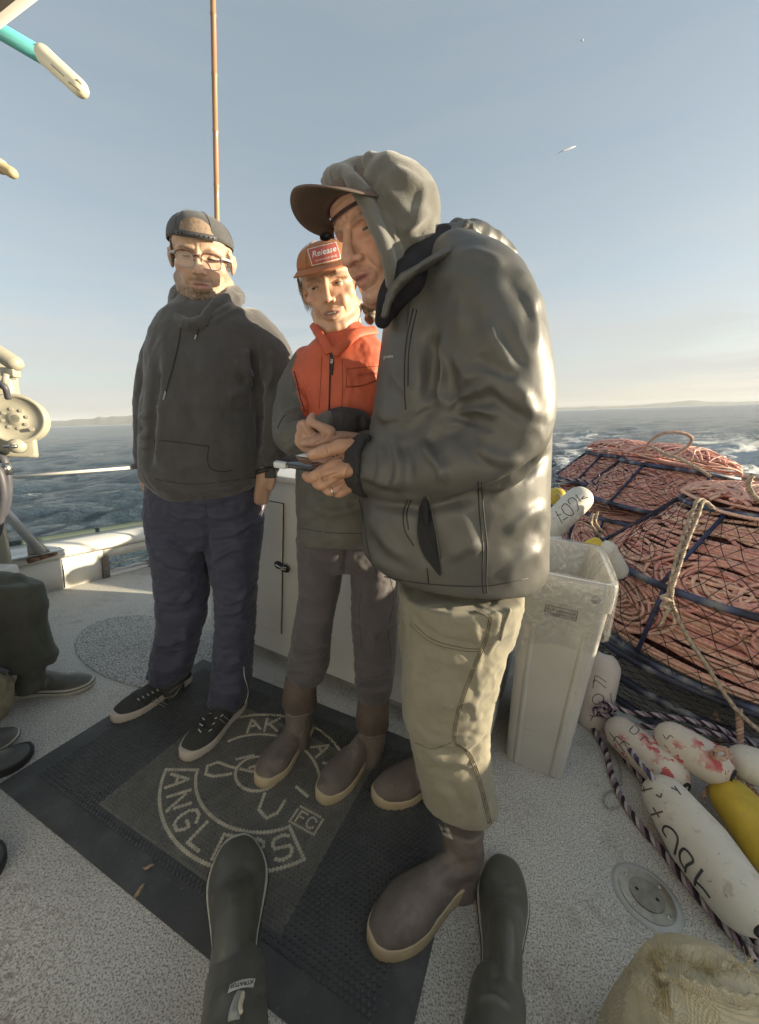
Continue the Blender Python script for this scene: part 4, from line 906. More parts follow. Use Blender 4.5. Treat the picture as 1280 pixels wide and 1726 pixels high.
def boot(par, toe, heel, shaft, msole, mup, W_=.115, sole_h=.028, side=1, toe_h=.058, inst=.10, rim=None, vox=.0045, heel_lift=0.0, bulge=1.0, name='boot'):
    """shaft: list of (photo or world point, radius m) from ankle to top"""
    Lf, T = shoe_frame(toe, heel)
    root = thing(name, (0, 0, 0), None, None) if False else None
    pl = foot_outline(Lf, W_, 56, side)
    ctr = pl.mean(0)
    def lay(k, z): q = ctr+(pl-ctr)*k; return np.c_[q, np.full(len(q), z)+np.clip((q[:, 0]/Lf-.72)/.28, 0, 1)**2*.010]
    s = S(); s.loft([T(lay(.965, 0.0)), T(lay(.995, .004)), T(lay(1.0, sole_h*.5)), T(lay(1.0, sole_h)), T(lay(.985, sole_h+.004)), T(lay(.93, sole_h+.005))]); so_ = s.obj('sole', msole, par)
    if rim is not None:
        s = S(); q = T(lay(1.004, sole_h*.78)); s.tube(list(q)+[q[0]], .0022, n=6, cap=False); s.obj('sole_stripe', rim, so_)
    s = S(); rings = []
    up_, lo_ = pl[pl[:, 1] >= pl[:, 1].mean()*0], pl[pl[:, 1] < 0]; up_ = up_[np.argsort(up_[:, 0])]; lo_ = lo_[np.argsort(lo_[:, 0])]
    for x in np.linspace(.02, .988, 18):
        i = x*Lf; e = math.sin(min(1, x/.10)*math.pi/2)*math.sin(min(1, (1-x)/.16)*math.pi/2)**.75
        wd = (.36+.14*math.sin(x*math.pi*.5)**2+.07*np.exp(-((x-.70)/.2)**2)-.07*np.exp(-((x-.40)/.14)**2))*W_*.95
        wd *= math.sqrt(max(.02, 1-max(0, (x-.68)/.33)**2.4))*math.sqrt(max(.05, 1-max(0, (.16-x)/.17)**2))
        h = np.interp(x, [0, .12, .32, .45, .62, .80, .93, 1.0], [inst*.9, inst*1.12, inst*1.15, inst*.98, toe_h*1.12, toe_h, toe_h*.72, toe_h*.35])
        yu, yl = np.interp(i, up_[:, 0], up_[:, 1])*.962, np.interp(i, lo_[:, 0], lo_[:, 1])*.962; wd = (yu-yl)/2
        th = np.linspace(0, math.pi, 12); yc = (yu+yl)/2; r_ = []
        for t in th: r_.append((i, yc+math.cos(t)*wd*(1 if math.sin(t) < .5 else 1)*bulge, sole_h-.006+math.sin(t)**.8*(h-sole_h+.006)))
        for yy in np.linspace(-1, 1, 6)[1:-1]: r_.append((i, yc+yy*wd, sole_h-.010))
        rings.append(T(np.array(r_)))
    for k_, r_ in enumerate(rings):
        xx_ = np.linspace(.02, .988, 18)[k_]; r_[:, 2] += max(0, (xx_-.72)/.28)**2*.010
    s.loft(rings)
    s.tube([np.asarray(p) for p, _ in shaft], [r for _, r in shaft], n=24)
    V, Q = remesh(s, vox, 7, .55)
    return V, Q, so_, T, Lf
def finish(name, V, Q, m, par, **k): return mesh(name, V, Q, m, par, True, **k)
# ================================================================== man in black hoodie
hp = G(350, 1190); man = thing('person', (float(hp[0]), float(hp[1]), 0), 'man in black hoodie, backwards cap and glasses standing with a hand in his pocket', 'person', None)
# --- trousers
s = S(); yb = 1.45
rows(s, [(258, 446, 790, yb, .15), (254, 447, 830, yb, .155), (250, 444, 862, yb, .150), (252, 440, 890, yb, .13), (262, 434, 915, yb, .10)], sq=2.4)
rows(s, [(251, 352, 872, yb-.02, .11), (255, 350, 910, yb-.02, .108), (262, 349, 950, yb-.02, .100), (266, 350, 1000, yb-.01, .09), (268, 346, 1040, yb-.01, .085), (266, 338, 1070, yb+.01, .082), (256, 330, 1103, yb+.03, .080), (253, 321, 1130, yb+.04, .078), (251, 313, 1147, yb+.045, .076, 1158, .8)], sq=2.1)
rows(s, [(343, 444, 872, yb-.02, .11), (348, 440, 910, yb-.02, .108), (355, 434, 950, yb-.03, .100), (365, 431, 1000, yb-.035, .09), (366, 429, 1050, yb-.04, .085), (362, 426, 1100, yb-.04, .080), (358, 422, 1150, yb-.04, .078), (354, 414, 1180, yb-.04, .076), (353, 408, 1196, yb-.04, .074, 1206, .8)], sq=2.1)
V, Q = remesh(s, .0062, 7, .6)
V = folds(V, Q, [
 (9, 5, [(272, 905), (300, 925), (335, 930)], 1), (7, 5, [(262, 930), (290, 955), (330, 958)], 1), (8, 4, [(352, 905), (390, 902), (428, 880)], 1), (7, 5, [(356, 950), (385, 930), (415, 925)], 1),
 (9, 4, [(368, 1000), (385, 1016), (405, 1010), (422, 990)], 1), (8, 4, [(370, 1022), (390, 1034), (412, 1026)], 1), (8, 4, [(270, 1010), (300, 1018), (330, 1000)], 1), (-6, 5, [(268, 1030), (300, 1036), (338, 1022)]),
 (14, 6, [(258, 1080), (275, 1085), (300, 1078), (322, 1066)], 1), (-10, 6, [(262, 1100), (285, 1108), (318, 1096)]), (11, 6, [(256, 1125), (285, 1128), (316, 1112)], 1), (12, 6, [(360, 1105), (385, 1120), (412, 1108)], 1), (-8, 6, [(362, 1130), (388, 1140), (416, 1128)]),
 (11, 6, [(358, 1158), (380, 1168), (412, 1160)], 1), (-6, 6, [(300, 850), (345, 858), (400, 846)]), (5, 5, [(270, 850), (310, 872), (345, 872)]), (5, 5, [(352, 872), (390, 868), (430, 850)]), (-9, 5, [(349, 880), (350, 930), (352, 980)]), (5, 4, [(375, 1045), (400, 1052), (425, 1048)])], gain=1.6)
V = wrinkle(V, Q, .0035, 13, (1, 1, 2.2), 4)
V = wrinkle(V, Q, .0018, 34, (1, 1, 2.0), 14)
trs = finish('trousers', V, Q, M_navy, man); tr = bvh(V, Q)
s = seam(tr, [(411, 1124), (412, 1140), (417, 1158), (418, 1172), (413, 1185)], .0016, .001); s.obj('reflective_piping', pm('reflective', (.6, .6, .58), .4), trs)
s = seam(tr, [(272, 1019), (310, 1014), (345, 1008)], .0010, .0002); seam(tr, [(368, 1038), (400, 1042), (430, 1038)], .0010, .0002, s=s); seam(tr, [(346, 828), (346, 850), (349, 872)], .0010, .0002, s=s); s.obj('stitching', M_seam, trs)
s = seam(tr, [(436, 868), (441, 860), (444, 852)], .0028, .001); s.obj('zip_pull', pm('pink_print', (.55, .42, .40), .6), trs)
s = seam(tr, [(428, 795), (440, 815), (448, 833)], .0016, .001); s.obj('pocket_edge', M_seam, trs)
s = seam(tr, [(290, 826), (300, 832), (310, 828), (316, 836)], .002, .004); seam(tr, [(300, 832), (294, 840)], .0018, .004, s=s); seam(tr, [(306, 826), (318, 830), (324, 826)], .002, .004, s=s); s.obj('waist_cord', pm('cord_grey', (.30, .30, .30), .8), trs)
# --- shoes
def sneaker(toe, heel, sh, side):
    V, Q, so_, T, Lf = boot(man, toe, heel, sh, M_foam, M_knit, W_=.118, sole_h=.036, side=side, toe_h=.066, inst=.098)
    o = finish('shoe', V, Q, M_knit, man); tr = bvh(V, Q)
    return o, tr, T, Lf
o, tr, T, Lf = sneaker(G(188, 1222), G(322, 1150)+[.0, .01, 0], [(P(292, 1165, 1.50), .048), (P(288, 1140, 1.50), .046), (P(288, 1120, 1.5), .045)], -1)
s = S()
for k in range(4): seam(tr, [(236+k*10, 1178-k*4), (250+k*9, 1190-k*6)], .0022, .001, s=s)
seam(tr, [(238, 1160), (226, 1166), (222, 1172), (232, 1172)], .0016, .006, s=s); s.obj('laces', M_zip, o)
s = S(); 
for pl in [[(244, 1215), (254, 1192), (290, 1172)], [(250, 1214), (262, 1196), (300, 1168)], [(256, 1180), (278, 1192)], [(262, 1176), (282, 1188)], [(290, 1178), (310, 1150)], [(285, 1168), (314, 1146)]]: seam(tr, pl, .0013, .0008, s=s)
s.obj('side_stripes', pm('silver_print', (.30, .29, .27), .4), o)
s = S(); 
for k in range(5): seam(tr, [(232+k*8, 1178-k*4), (235+k*8, 1181-k*4)], .002, .002, s=s)
s.obj('lace_loops', M_ink, o)
o, tr, T, Lf = sneaker(G(308, 1288), G(414, 1188), [(P(384, 1215, 1.43), .046), (P(382, 1195, 1.43), .045), (P(382, 1170, 1.43), .044)], -1)
s = S()
for a, b in [((346, 1206), (364, 1214)), ((342, 1216), (362, 1222)), ((338, 1226), (356, 1230)), ((352, 1200), (360, 1226)), ((338, 1212), (352, 1232))]: seam(tr, [a, b], .0022, .001, s=s)
s.obj('laces', M_zip, o)
s = S()
for a, b in [((341, 1210), (345, 1214)), ((337, 1221), (342, 1224)), ((335, 1230), (339, 1235)), ((352, 1203), (356, 1203)), ((362, 1212), (366, 1210)), ((358, 1222), (362, 1219)), ((352, 1233), (357, 1230)), ((372, 1208), (376, 1205))]: seam(tr, [a, b], .0021, .002, s=s)
s.obj('lace_loops', M_ink, o)
s = S()
for pl in [[(372, 1252), (378, 1226), (404, 1202)], [(378, 1250), (386, 1228), (408, 1206)], [(370, 1212), (390, 1228)], [(378, 1208), (396, 1222)], [(392, 1206), (410, 1192)]]: seam(tr, pl, .0013, .0008, s=s)
s.obj('side_stripes', bpy.data.materials['silver_print'], o)
# --- hoodie
s = S(); yt = 1.43
rows(s, [(312, 376, 503, yt, .075), (298, 402, 516, yt, .10), (274, 440, 534, yt, .125), (258, 462, 562, yt, .145), (252, 462, 600, yt, .160), (256, 450, 650, yt-.01, .178), (250, 450, 700, yt-.015, .190), (248, 452, 750, yt-.02, .190), (246, 452, 782, yt-.015, .184, 782, .3), (246, 450, 800, yt-.01, .178, 800, .6), (256, 444, 816, yt-.005, .164, 818, .9), (264, 436, 824, yt, .152, 822, .95)], sq=2.25)
ptube(s, [(294, 562, yt, 30), (270, 610, yt, 31), (256, 670, yt-.02, 26), (250, 720, yt-.03, 23), (247, 765, yt-.02, 18), (247, 782, yt-.02, 17)])
ptube(s, [(424, 556, yt, 34), (454, 598, yt, 38), (466, 660, yt-.03, 34), (474, 715, yt-.05, 30), (463, 755, yt-.05, 25), (452, 784, yt-.05, 20), (449, 792, yt-.05, 19)])
V, Q = remesh(s, .0062, 8, .6)
V = folds(V, Q, [
 (16, 7, [(415, 585), (418, 615), (422, 660)], -1), (-9, 6, [(425, 590), (428, 625), (432, 665)]), (12, 6, [(440, 575), (442, 610), (436, 650)], -1), (11, 6, [(458, 590), (462, 625), (452, 665)], -1), (12, 7, [(396, 608), (406, 622), (428, 640)], 1), (-12, 8, [(404, 632), (426, 662), (432, 690)]),
 (9, 8, [(385, 672), (410, 662), (432, 664)], 1), (-7, 9, [(370, 700), (402, 690), (436, 690)]), (-16, 7, [(430, 600), (436, 650), (438, 710), (440, 775)]), (-6, 5, [(434, 640), (438, 700), (440, 760)]), (9, 6, [(443, 700), (446, 740), (442, 775)]),
 (8, 5, [(440, 762), (455, 768), (470, 760)], 1), (8, 5, [(440, 775), (454, 782), (466, 776)], 1), (-6, 4, [(440, 768), (455, 775), (468, 769)]),
 (8, 8, [(262, 660), (268, 720), (262, 772)], 1), (-16, 6, [(268, 600), (262, 640), (258, 690), (256, 740), (252, 790)]), (-5, 5, [(264, 620), (259, 680), (256, 750)]), (8, 5, [(236, 700), (244, 706), (254, 702)], 1), (8, 5, [(236, 735), (244, 741), (254, 734)], 1), (-5, 4, [(236, 722), (250, 724)]), (8, 5, [(234, 754), (244, 758), (252, 752)], 1),
 (5, 10, [(270, 560), (280, 600), (262, 660)]), (6, 6, [(345, 536), (375, 525), (400, 505)], 1), (6, 6, [(360, 545), (385, 530), (410, 520)], 1), (-4, 12, [(330, 600), (325, 680), (335, 740)]), (7, 9, [(260, 800), (330, 818), (400, 808)]), (-5, 6, [(250, 790), (300, 806), (350, 808)])])
mk = np.clip((PR(V)[0][:, 1]-560)/60, .2, 1)
V = wrinkle(V, Q, .0038, 8, (1, 1, 1.3), 9, mask=mk); V = wrinkle(V, Q, .0012, 30, (1, 1, 1), 19)
hd_ = finish('hoodie', V, Q, M_hood, man); tr = bvh(V, Q)
seams_each(tr, [[(262, 748), (268, 742), (352, 752)], [(352, 752), (350, 775), (356, 790), (375, 795), (392, 792)], [(262, 808), (330, 816), (436, 804)], [(308, 548), (330, 558), (352, 548)]], .0014, .0003, 'seam', M_seam, hd_)
s = seam(tr, [(306, 541), (302, 575), (294, 610), (286, 640), (280, 662)], .0022, .0018); s2 = seam(tr, [(280, 660), (278, 668), (276, 674)], .003, .002); so1 = s.obj('drawstring', pm('black_cord', (.05, .045, .045), .8), hd_); s2.obj('cord_tip', M_steel, so1)
s = seam(tr, [(338, 530), (334, 545), (335, 556), (332, 566)], .0024, .005); so1 = s.obj('drawstring', bpy.data.materials['black_cord'], hd_); s = seam(tr, [(332, 566), (330, 573)], .003, .005); s.obj('cord_tip', M_steel, so1)
# hood lying round the neck
s = S(); yn = 1.42
hoodp = [P(296, 512, yn-.02), P(300, 538, yn-.09), P(322, 552, yn-.13), P(346, 544, yn-.12), P(372, 514, yn-.08), P(392, 498, yn-.01), P(396, 492, yn+.06), P(372, 486, yn+.13), P(330, 484, yn+.14), P(300, 492, yn+.07)]
pl = smooth_poly(hoodp+[hoodp[0]], 5); s.tube(pl, [.021]*len(pl), n=14, flat=1.25, cap=False)
hoodp = [P(290, 520, yn+.0), P(302, 540, yn-.05), P(330, 556, yn-.09), P(362, 540, yn-.07), P(390, 516, yn-.05), P(404, 500, yn+.03), P(392, 494, yn+.12), P(350, 492, yn+.17), P(306, 500, yn+.12)]
pl = smooth_poly(hoodp+[hoodp[0]], 5); s.tube(pl, [.017]*len(pl), n=12, flat=1.2, cap=False)
V, Q = remesh(s, .0045, 3, .5); V = wrinkle(V, Q, .003, 26, s=3); finish('hood', V, Q, M_hood, man)
s = S(); s.tube([P(333, 505, yn-.005), P(333, 540, yn-.01)], [.064, .072], n=24); s.obj('undershirt_collar', pm('grey_tee', (.20, .20, .20), .9, bump=.2, bs=300), man)
# --- head
HR = head_frame((.294, -.904, -.311), (.0614, -.306, .95)); ho = np.array([-.638, 1.383, 1.749])
ob, T = head(ho, HR, 1.08, man, skin=(.58, .40, .29), beard=((.085, .065, .05), 1.0, 1.0), squint=.72, look=(.2, -.25), w=1.12, jaw=1.10, age=.7, brow=(.16, .11, .07))
capo, CV_, CB, nA, nB = dome_cap(T, man, M_cap, brim_dir=-1, back_hole=False, tilt=.16, rise=.073, zc=.036, r=(.091, .106), drop=.02)
# adjuster gap on the forehead showing hair, with snap strap
tc_ = bvh_obj(capo)
def hl(p): return T(np.array(p))
s = S(); rows_ = []
for u in np.linspace(-1, 1, 15):
    a = u*.55; h = .036*(1-u*u)**.5+.0001
    rows_.append([hl((math.sin(a)*.0895, -.010+math.cos(a)*.1125*(1-.10*k), .058+.0+h*k-.016*math.cos(a)*0)) for k in (0, .33, .66, 1)])
s.loft(rows_, cap=False, closed=False); g_ = s.obj('adjuster_gap', pm('hairy_forehead', (.26, .19, .14), .8, var=.3, vs=120, bump=.4, bs=300), capo)
s = S(); s.loft([[hl((math.sin(a)*(.090+t), -.010+math.cos(a)*(.113+t), z)) for t, z in ((0, .046), (.003, .046), (.003, .060), (0, .060))] for a in np.linspace(-.62, .62, 14)]); st_ = s.obj('snap_strap', pm('strap_plastic', (.07, .07, .075), .45), capo)
for k in range(9):
    a = -.5+k*.125; s = S(); s.ell(hl((math.sin(a)*.0935, -.010+math.cos(a)*.1165, .053)), (.0022,)*3, n=8, m=6); s.obj('snap_stud', M_dark, st_)
# hair at temples
rng = random.Random(5); s = S()
for k in range(260):
    sd = rng.choice((-1, 1)); z0 = rng.uniform(-.012, .04); y0 = rng.uniform(.0, .040)-.1*max(0, -z0); p = np.array([sd*(.080-.25*max(0, y0-.01)), y0, z0]); d = np.array([sd*.002, rng.uniform(-.006, .002), -rng.uniform(.010, .016)])
    s.tube([hl(p), hl(p+d*.6+[sd*.002, 0, 0]), hl(p+d)], [.0008, .0007, .0003], n=3)
for k in range(900):  # goatee
    a = rng.gauss(0, .5); z0 = rng.uniform(-.122, -.084); x0 = math.sin(a)*.034; y0 = .092-abs(x0)*.55-(max(0, -.105-z0))*.9; p = np.array([x0, y0, z0]); L_ = rng.uniform(.007, .015)
    s.tube([hl(p), hl(p+[x0*.1, .004, -L_*.6]), hl(p+[x0*.15+rng.uniform(-.002, .002), .003, -L_])], [.0009, .0008, .0003], n=3)
for k in range(0):
    x0 = rng.uniform(-.028, .028); p = np.array([x0, .098-abs(x0)*.35, -.0545-abs(x0)*.22]); s.tube([hl(p), hl(p+[x0*.12, .003, -.007])], [.0008, .0003], n=3)
s.obj('beard_hair', pm('beard_hair', (.13, .10, .075), .7, var=.4, vs=200), man, kind='stuff')
# glasses
M_frame = pm('tortoise_frame', (.10, .045, .04), .3, coat=.4); M_clear = pm('clear_frame', (.42, .42, .45), .3)
gl = thing('glasses', tuple(hl((0, .1, 0))-np.array(man.location)), None, None); gl.parent = man
fr = []
for k in (-1, 1):
    def lp(a):
        x = math.cos(a); y = math.sin(a); e = 3.2; r_ = (abs(x)**e+abs(y)**e)**(-1/e); return hl((k*.0345+x*r_*.0255, .1065-abs(k*.0345+x*r_*.0255)*.30, -.006+y*r_*.0195))
    top = [lp(a) for a in np.linspace(-.15, math.pi+.15, 26)]; bot = [lp(a) for a in np.linspace(math.pi+.1, 2*math.pi-.1, 22)]
    s = S(); s.tube(top, .0019, n=8); s.obj('frame_top', M_frame, gl); s = S(); s.tube(bot, .0014, n=8); s.obj('frame_bottom', M_clear, gl)
    s = S(); s.tube([hl((k*.060, .090, .006)), hl((k*.074, .072, .006)), hl((k*.083, .03, .004)), hl((k*.086, -.01, .004))], .0022, n=8, flat=1.8); s.obj('temple_arm', M_clear, gl)
    s = S(); s.loft([[lp(a)*.5+hl((k*.0345, .1065-.0345*.3, -.006))*.5 for a in np.linspace(0, 6.283, 24, endpoint=False)], [lp(a) for a in np.linspace(0, 6.283, 24, endpoint=False)]], cap=False)
    c_ = hl((k*.0345, .1065-.0345*.3, -.006)); s.loft([[c_+(lp(a)-c_)*t for a in np.linspace(0, 6.283, 24, endpoint=False)] for t in (.02, .5)], cap=False)
    mg = bpy.data.materials.get('lens_glass')
    if mg is None:
        mg = bpy.data.materials.new('lens_glass'); mg.use_nodes = True; t = mg.node_tree; t.nodes.clear(); a_ = N(t, 'ShaderNodeBsdfTransparent'); b_ = N(t, 'ShaderNodeBsdfGlossy', Roughness=.03); mx = N(t, 'ShaderNodeMixShader', Fac=.07); a_.inputs[0].default_value = (.93, .93, .95, 1)
        o_ = N(t, 'ShaderNodeOutputMaterial'); t.links.new(a_.outputs[0], mx.inputs[1]); t.links.new(b_.outputs[0], mx.inputs[2]); t.links.new(mx.outputs[0], o_.inputs[0])
    s.obj('lens', mg, gl)
s = S(); s.tube([hl((-.010, .1045, .003)), hl((0, .108, .006)), hl((.010, .1045, .003))], .0022, n=8); s.obj('bridge', M_frame, gl)
# --- hands
def fingers(s, base, fl, n=10):
    for f in fl: ptube(s, f, n=n, k=3)
s = S(); ptube(s, [(244, 775, 1.41, 14), (247, 800, 1.405, 15), (252, 818, 1.40, 14)], flat=.8); 
for k in range(4): ptube(s, [(244+k*5.5, 806, 1.385+k*.006, 5.2), (245+k*5.5, 824, 1.375+k*.006, 5), (251+k*4.5, 834-abs(k-1), 1.39+k*.006, 4.4)], n=10)
ptube(s, [(256, 800, 1.385, 5.5), (262, 814, 1.375, 5), (263, 828, 1.38, 4.4)], n=10)
V, Q = remesh(s, .003, 2, .4); finish('hand', V, Q, M_skin, man, col=np.ones((len(V), 3))*np.array((.46, .29, .21)))
s = S(); ptube(s, [(450, 782, 1.37, 15), (452, 800, 1.36, 16), (446, 818, 1.37, 15), (440, 840, 1.40, 13)], flat=.8); ptube(s, [(458, 795, 1.345, 6), (461, 808, 1.34, 5.5), (457, 822, 1.35, 5)], n=10)
for k in range(3): ptube(s, [(438+k*6, 800, 1.35, 5.5), (436+k*6, 822, 1.36, 5.5), (436+k*6, 845, 1.39, 5)], n=10)
V, Q = remesh(s, .003, 2, .4); finish('hand', V, Q, M_skin, man, col=np.ones((len(V), 3))*np.array((.46, .30, .22)))
s = S(); ptube(s, [(447, 790, 1.365, 18.5), (449, 797, 1.363, 18.5)], rnd=False); wt = s.obj('watch_strap', M_black, man)
s = S(); s.box(P(456, 797, 1.335), (.019, .006, .019), CAMR, .004); s.obj('watch_face', M_zip, wt); s = S(); s.tube([P(444, 787, 1.335), P(441, 798, 1.335)], .0025); s.obj('watch_clasp', pm('gold', (.6, .45, .2), .3, 1), wt)
s = S(); ptube(s, [(243, 780, yt-.02, 20), (245, 788, yt-.02, 20)], rnd=False); s.obj('wrist_band', M_hood, man)

# ================================================================== young man in orange jacket
kp = G(550, 1270); kid = thing('person', (float(kp[0]), float(kp[1]), 0), 'young man in orange and grey jacket and orange cap standing between the other two men', 'person')
yk = 1.30
s = S()
rows(s, [(503, 664, 870, yk, .125), (500, 666, 905, yk, .125), (502, 668, 935, yk, .11), (506, 668, 955, yk, .08)], sq=2.3)
rows(s, [(500, 586, 905, yk, .10), (503, 581, 950, yk, .095), (505, 572, 1000, yk-.01, .088), (497, 562, 1045, yk-.03, .082), (489, 557, 1090, yk-.03, .075), (484, 556, 1120, yk-.02, .07), (483, 546, 1142, yk-.01, .062)], sq=2.1)
rows(s, [(584, 668, 905, yk, .10), (590, 670, 950, yk, .095), (592, 670, 1000, yk-.01, .088), (592, 669, 1050, yk-.03, .084), (597, 668, 1100, yk-.04, .076), (598, 663, 1145, yk-.04, .070), (602, 660, 1172, yk-.04, .064)], sq=2.1)
V, Q = remesh(s, .0058, 7, .6)
V = folds(V, Q, [(-9, 5, [(584, 915), (583, 940), (580, 970)]), (7, 6, [(510, 1045), (530, 1052), (560, 1040)], 1), (9, 6, [(495, 1072), (520, 1088), (552, 1082)], 1), (9, 6, [(490, 1105), (515, 1112), (550, 1098)], 1), (-8, 5, [(492, 1092), (520, 1100), (552, 1092)]), (12, 5, [(484, 1122), (510, 1130), (548, 1120)], 1), (-7, 5, [(486, 1134), (515, 1138), (545, 1132)]),
 (8, 5, [(600, 1060), (625, 1072), (660, 1050)], 1), (8, 5, [(600, 1040), (620, 1062), (632, 1080)], 1), (11, 5, [(600, 1130), (630, 1138), (662, 1126)], 1), (-8, 5, [(600, 1146), (630, 1152), (662, 1144)]), (12, 5, [(600, 1158), (630, 1164), (660, 1156)], 1), (5, 7, [(515, 930), (540, 945), (570, 935)]), (5, 7, [(600, 950), (630, 965), (660, 950)]), (-5, 6, [(505, 1000), (530, 1020), (560, 1015)])], gain=1.4)
V = wrinkle(V, Q, .0016, 15, (1, 1, 1.6), 24); V = wrinkle(V, Q, .0014, 40, s=25)
kt = finish('trousers', V, Q, M_slack, kid); tr = bvh(V, Q)
s = seam(tr, [(655, 960), (664, 1010), (655, 1060), (660, 1110)], .0009, .0002); seam(tr, [(608, 1000), (606, 1040), (610, 1100)], .0007, .0002, s=s); s.obj('stitching', M_seam, kt)
# boots with turned-down tops
def kboot(toe, heel, sh, cuff, side):
    V, Q, so_, T, Lf = boot(kid, toe, heel, sh, M_sole, M_bootb, W_=.118, sole_h=.036, side=side, toe_h=.078, inst=.105)
    V = wrinkle(V, Q, .0016, 22, s=6); o = finish('boot', V, Q, M_bootb, kid)
    s = S(); a, b, r1, r2 = cuff; ax = (b-a); s.tube([a, a+ax*.03, a+ax*.5, a+ax*.97, b], [r1*.97, r1*1.03, (r1+r2)/2*1.02, r2*1.05, r2*.98], n=36, cap=False); s.tube([b, a+ax*.8], [r2*.98, r2*.9], n=36, cap=False)
    V, Fc = s.arr(); V = V+np.stack([fbm(V*22, 2, 1), fbm(V*22, 2, 2), V[:, 0]*0], 1)*.005; c_ = mesh('turned_down_top', V, Fc, pm('boot_lining', (.115, .088, .072), .85, var=.15, vs=25, bump=.25, bs=300) if not bpy.data.materials.get('boot_lining') else bpy.data.materials['boot_lining'], o)
    s = S(); q = V[4*36:5*36]; s.tube(list(q)+[q[0]], .0018, n=6, cap=False); s.obj('cuff_edge', pm('cuff_edge', (.30, .27, .23), .8), c_)
    return o
kboot(G(436, 1333), G(526, 1226), [(P(500, 1255, 1.27), .052), (P(503, 1220, 1.28), .049), (P(505, 1180, 1.28), .050), (P(508, 1140, 1.285), .050)], (P(508, 1138, 1.285), P(506, 1189, 1.285), .058, .0615), -1)
kboot(G(538, 1360), G(640, 1250), [(P(618, 1285, 1.22), .052), (P(628, 1250, 1.245), .049), (P(630, 1200, 1.255), .050), (P(631, 1165, 1.255), .050)], (P(631, 1166, 1.255), P(628, 1221, 1.255), .058, .0615), -1)
# jacket
s = S()
rows(s, [(556, 606, 545, yk, .062), (545, 630, 565, yk, .085), (515, 655, 592, yk, .11), (498, 672, 625, yk, .125), (496, 676, 670, yk, .135), (498, 676, 720, yk, .135), (500, 674, 780, yk, .135), (500, 672, 840, yk, .137), (502, 670, 885, yk, .140), (503, 668, 908, yk, .140)], sq=2.35)
ptube(s, [(520, 612, yk, 27), (500, 655, yk-.04, 30), (492, 700, yk-.10, 31), (496, 735, yk-.16, 32), (530, 738, yk-.19, 32), (560, 722, yk-.17, 30)])
ptube(s, [(648, 612, yk, 28), (660, 680, yk-.05, 30), (650, 740, yk-.12, 26), (615, 745, yk-.18, 20)])
V, Q = remesh(s, .0052, 7, .55)
V = folds(V, Q, [(9, 5, [(520, 690), (510, 670), (498, 660)], 1), (8, 4, [(476, 700), (500, 690), (520, 694)], 1), (-7, 4, [(480, 712), (500, 706), (516, 708)]), (8, 5, [(470, 730), (500, 722), (540, 720)], -1), (8, 5, [(480, 760), (500, 745), (530, 745)], -1), (6, 5, [(505, 640), (520, 665), (528, 690)], 1), (-6, 4, [(512, 640), (524, 665), (532, 690)]),
 (5, 5, [(575, 610), (590, 650), (585, 690)]), (-4, 6, [(545, 600), (542, 650), (545, 690)]), (7, 8, [(510, 850), (560, 862), (640, 850)]), (-5, 8, [(508, 830), (560, 838), (620, 826)]), (6, 5, [(556, 700), (552, 720), (548, 740)])])
V = wrinkle(V, Q, .003, 13, s=33); V = wrinkle(V, Q, .001, 40, s=34)
uv, _ = PR(V); x, y = uv[:, 0], uv[:, 1]; col = np.ones((len(V), 3))*np.array((.105, .103, .092))
lim = np.interp(x, [490, 503, 512, 520, 640, 680], [640, 660, 690, 700, 700, 700])
left = np.interp(y, [540, 600, 625, 640, 700], [500, 500, 492, 497, 512])
orr = (y < lim+8)&(x > left)&(V[:, 1] > 1.0)&(V[:, 1] < yk+.25)
# sleeve of the arm stays grey: points in front of the chest
chest = ~((V[:, 1] < yk-.16) & (y > 690))
orr &= chest
col[orr] = (.56, .115, .055)
kj = finish('jacket', V, Q, M_jack, kid, col=col); tr = bvh(V, Q)
s = seam(tr, [(558, 592), (557, 620), (556, 660), (555, 692)], .0028, .001); s.obj('zip', M_zip, kj); s = seam(tr, [(559, 590), (561, 612), (559, 632)], .0042, .003); s.obj('zip_garage', pm('zip_tape', (.05, .045, .045), .7), kj); s = seam(tr, [(560, 606), (560, 614)], .004, .006); s.obj('zip_pull', M_steel, kj)
s = seam(tr, [(584, 652), (610, 650), (636, 641)], .0022, .001); seam(tr, [(585, 620), (584, 652)], .0009, .0005, s=s); seam(tr, [(586, 622), (612, 619), (640, 617)], .0009, .0005, s=s); seam(tr, [(543, 600), (541, 640), (538, 690)], .0009, .0004, s=s); seam(tr, [(577, 605), (578, 650), (576, 690)], .0009, .0004, s=s); s.obj('pocket_seams', pm('orange_seam', (.26, .05, .025), .8), kj)
s = seam(tr, [(496, 626), (501, 645), (506, 668), (513, 692)], .0016, .0005); seam(tr, [(504, 890), (560, 898), (640, 900)], .001, .0003, s=s); seam(tr, [(468, 722), (476, 705), (482, 700)], .0013, .0005, s=s); s.obj('panel_seams', M_seam, kj)
tv, tf = text_mesh('GRUNDENS', 1.0); decal('pocket_print', tv, tf, aff(619, 631, 6.4, -.6, .5, -6.5), tr, pm('dark_orange_print', (.25, .04, .03), .7), kj)
# dark elastic cuff beyond the forearm
s = S(); ptube(s, [(566, 722, yk-.175, 31), (582, 716, yk-.17, 30), (600, 712, yk-.165, 24), (610, 712, yk-.165, 18)]); V, Q = remesh(s, .004, 4, .5); V = wrinkle(V, Q, .003, 30, (1, 1, .4), 41); finish('cuff', V, Q, pm('cuff_black', (.045, .042, .045), .75, var=.15, vs=30, bump=.2, bs=200), kj)
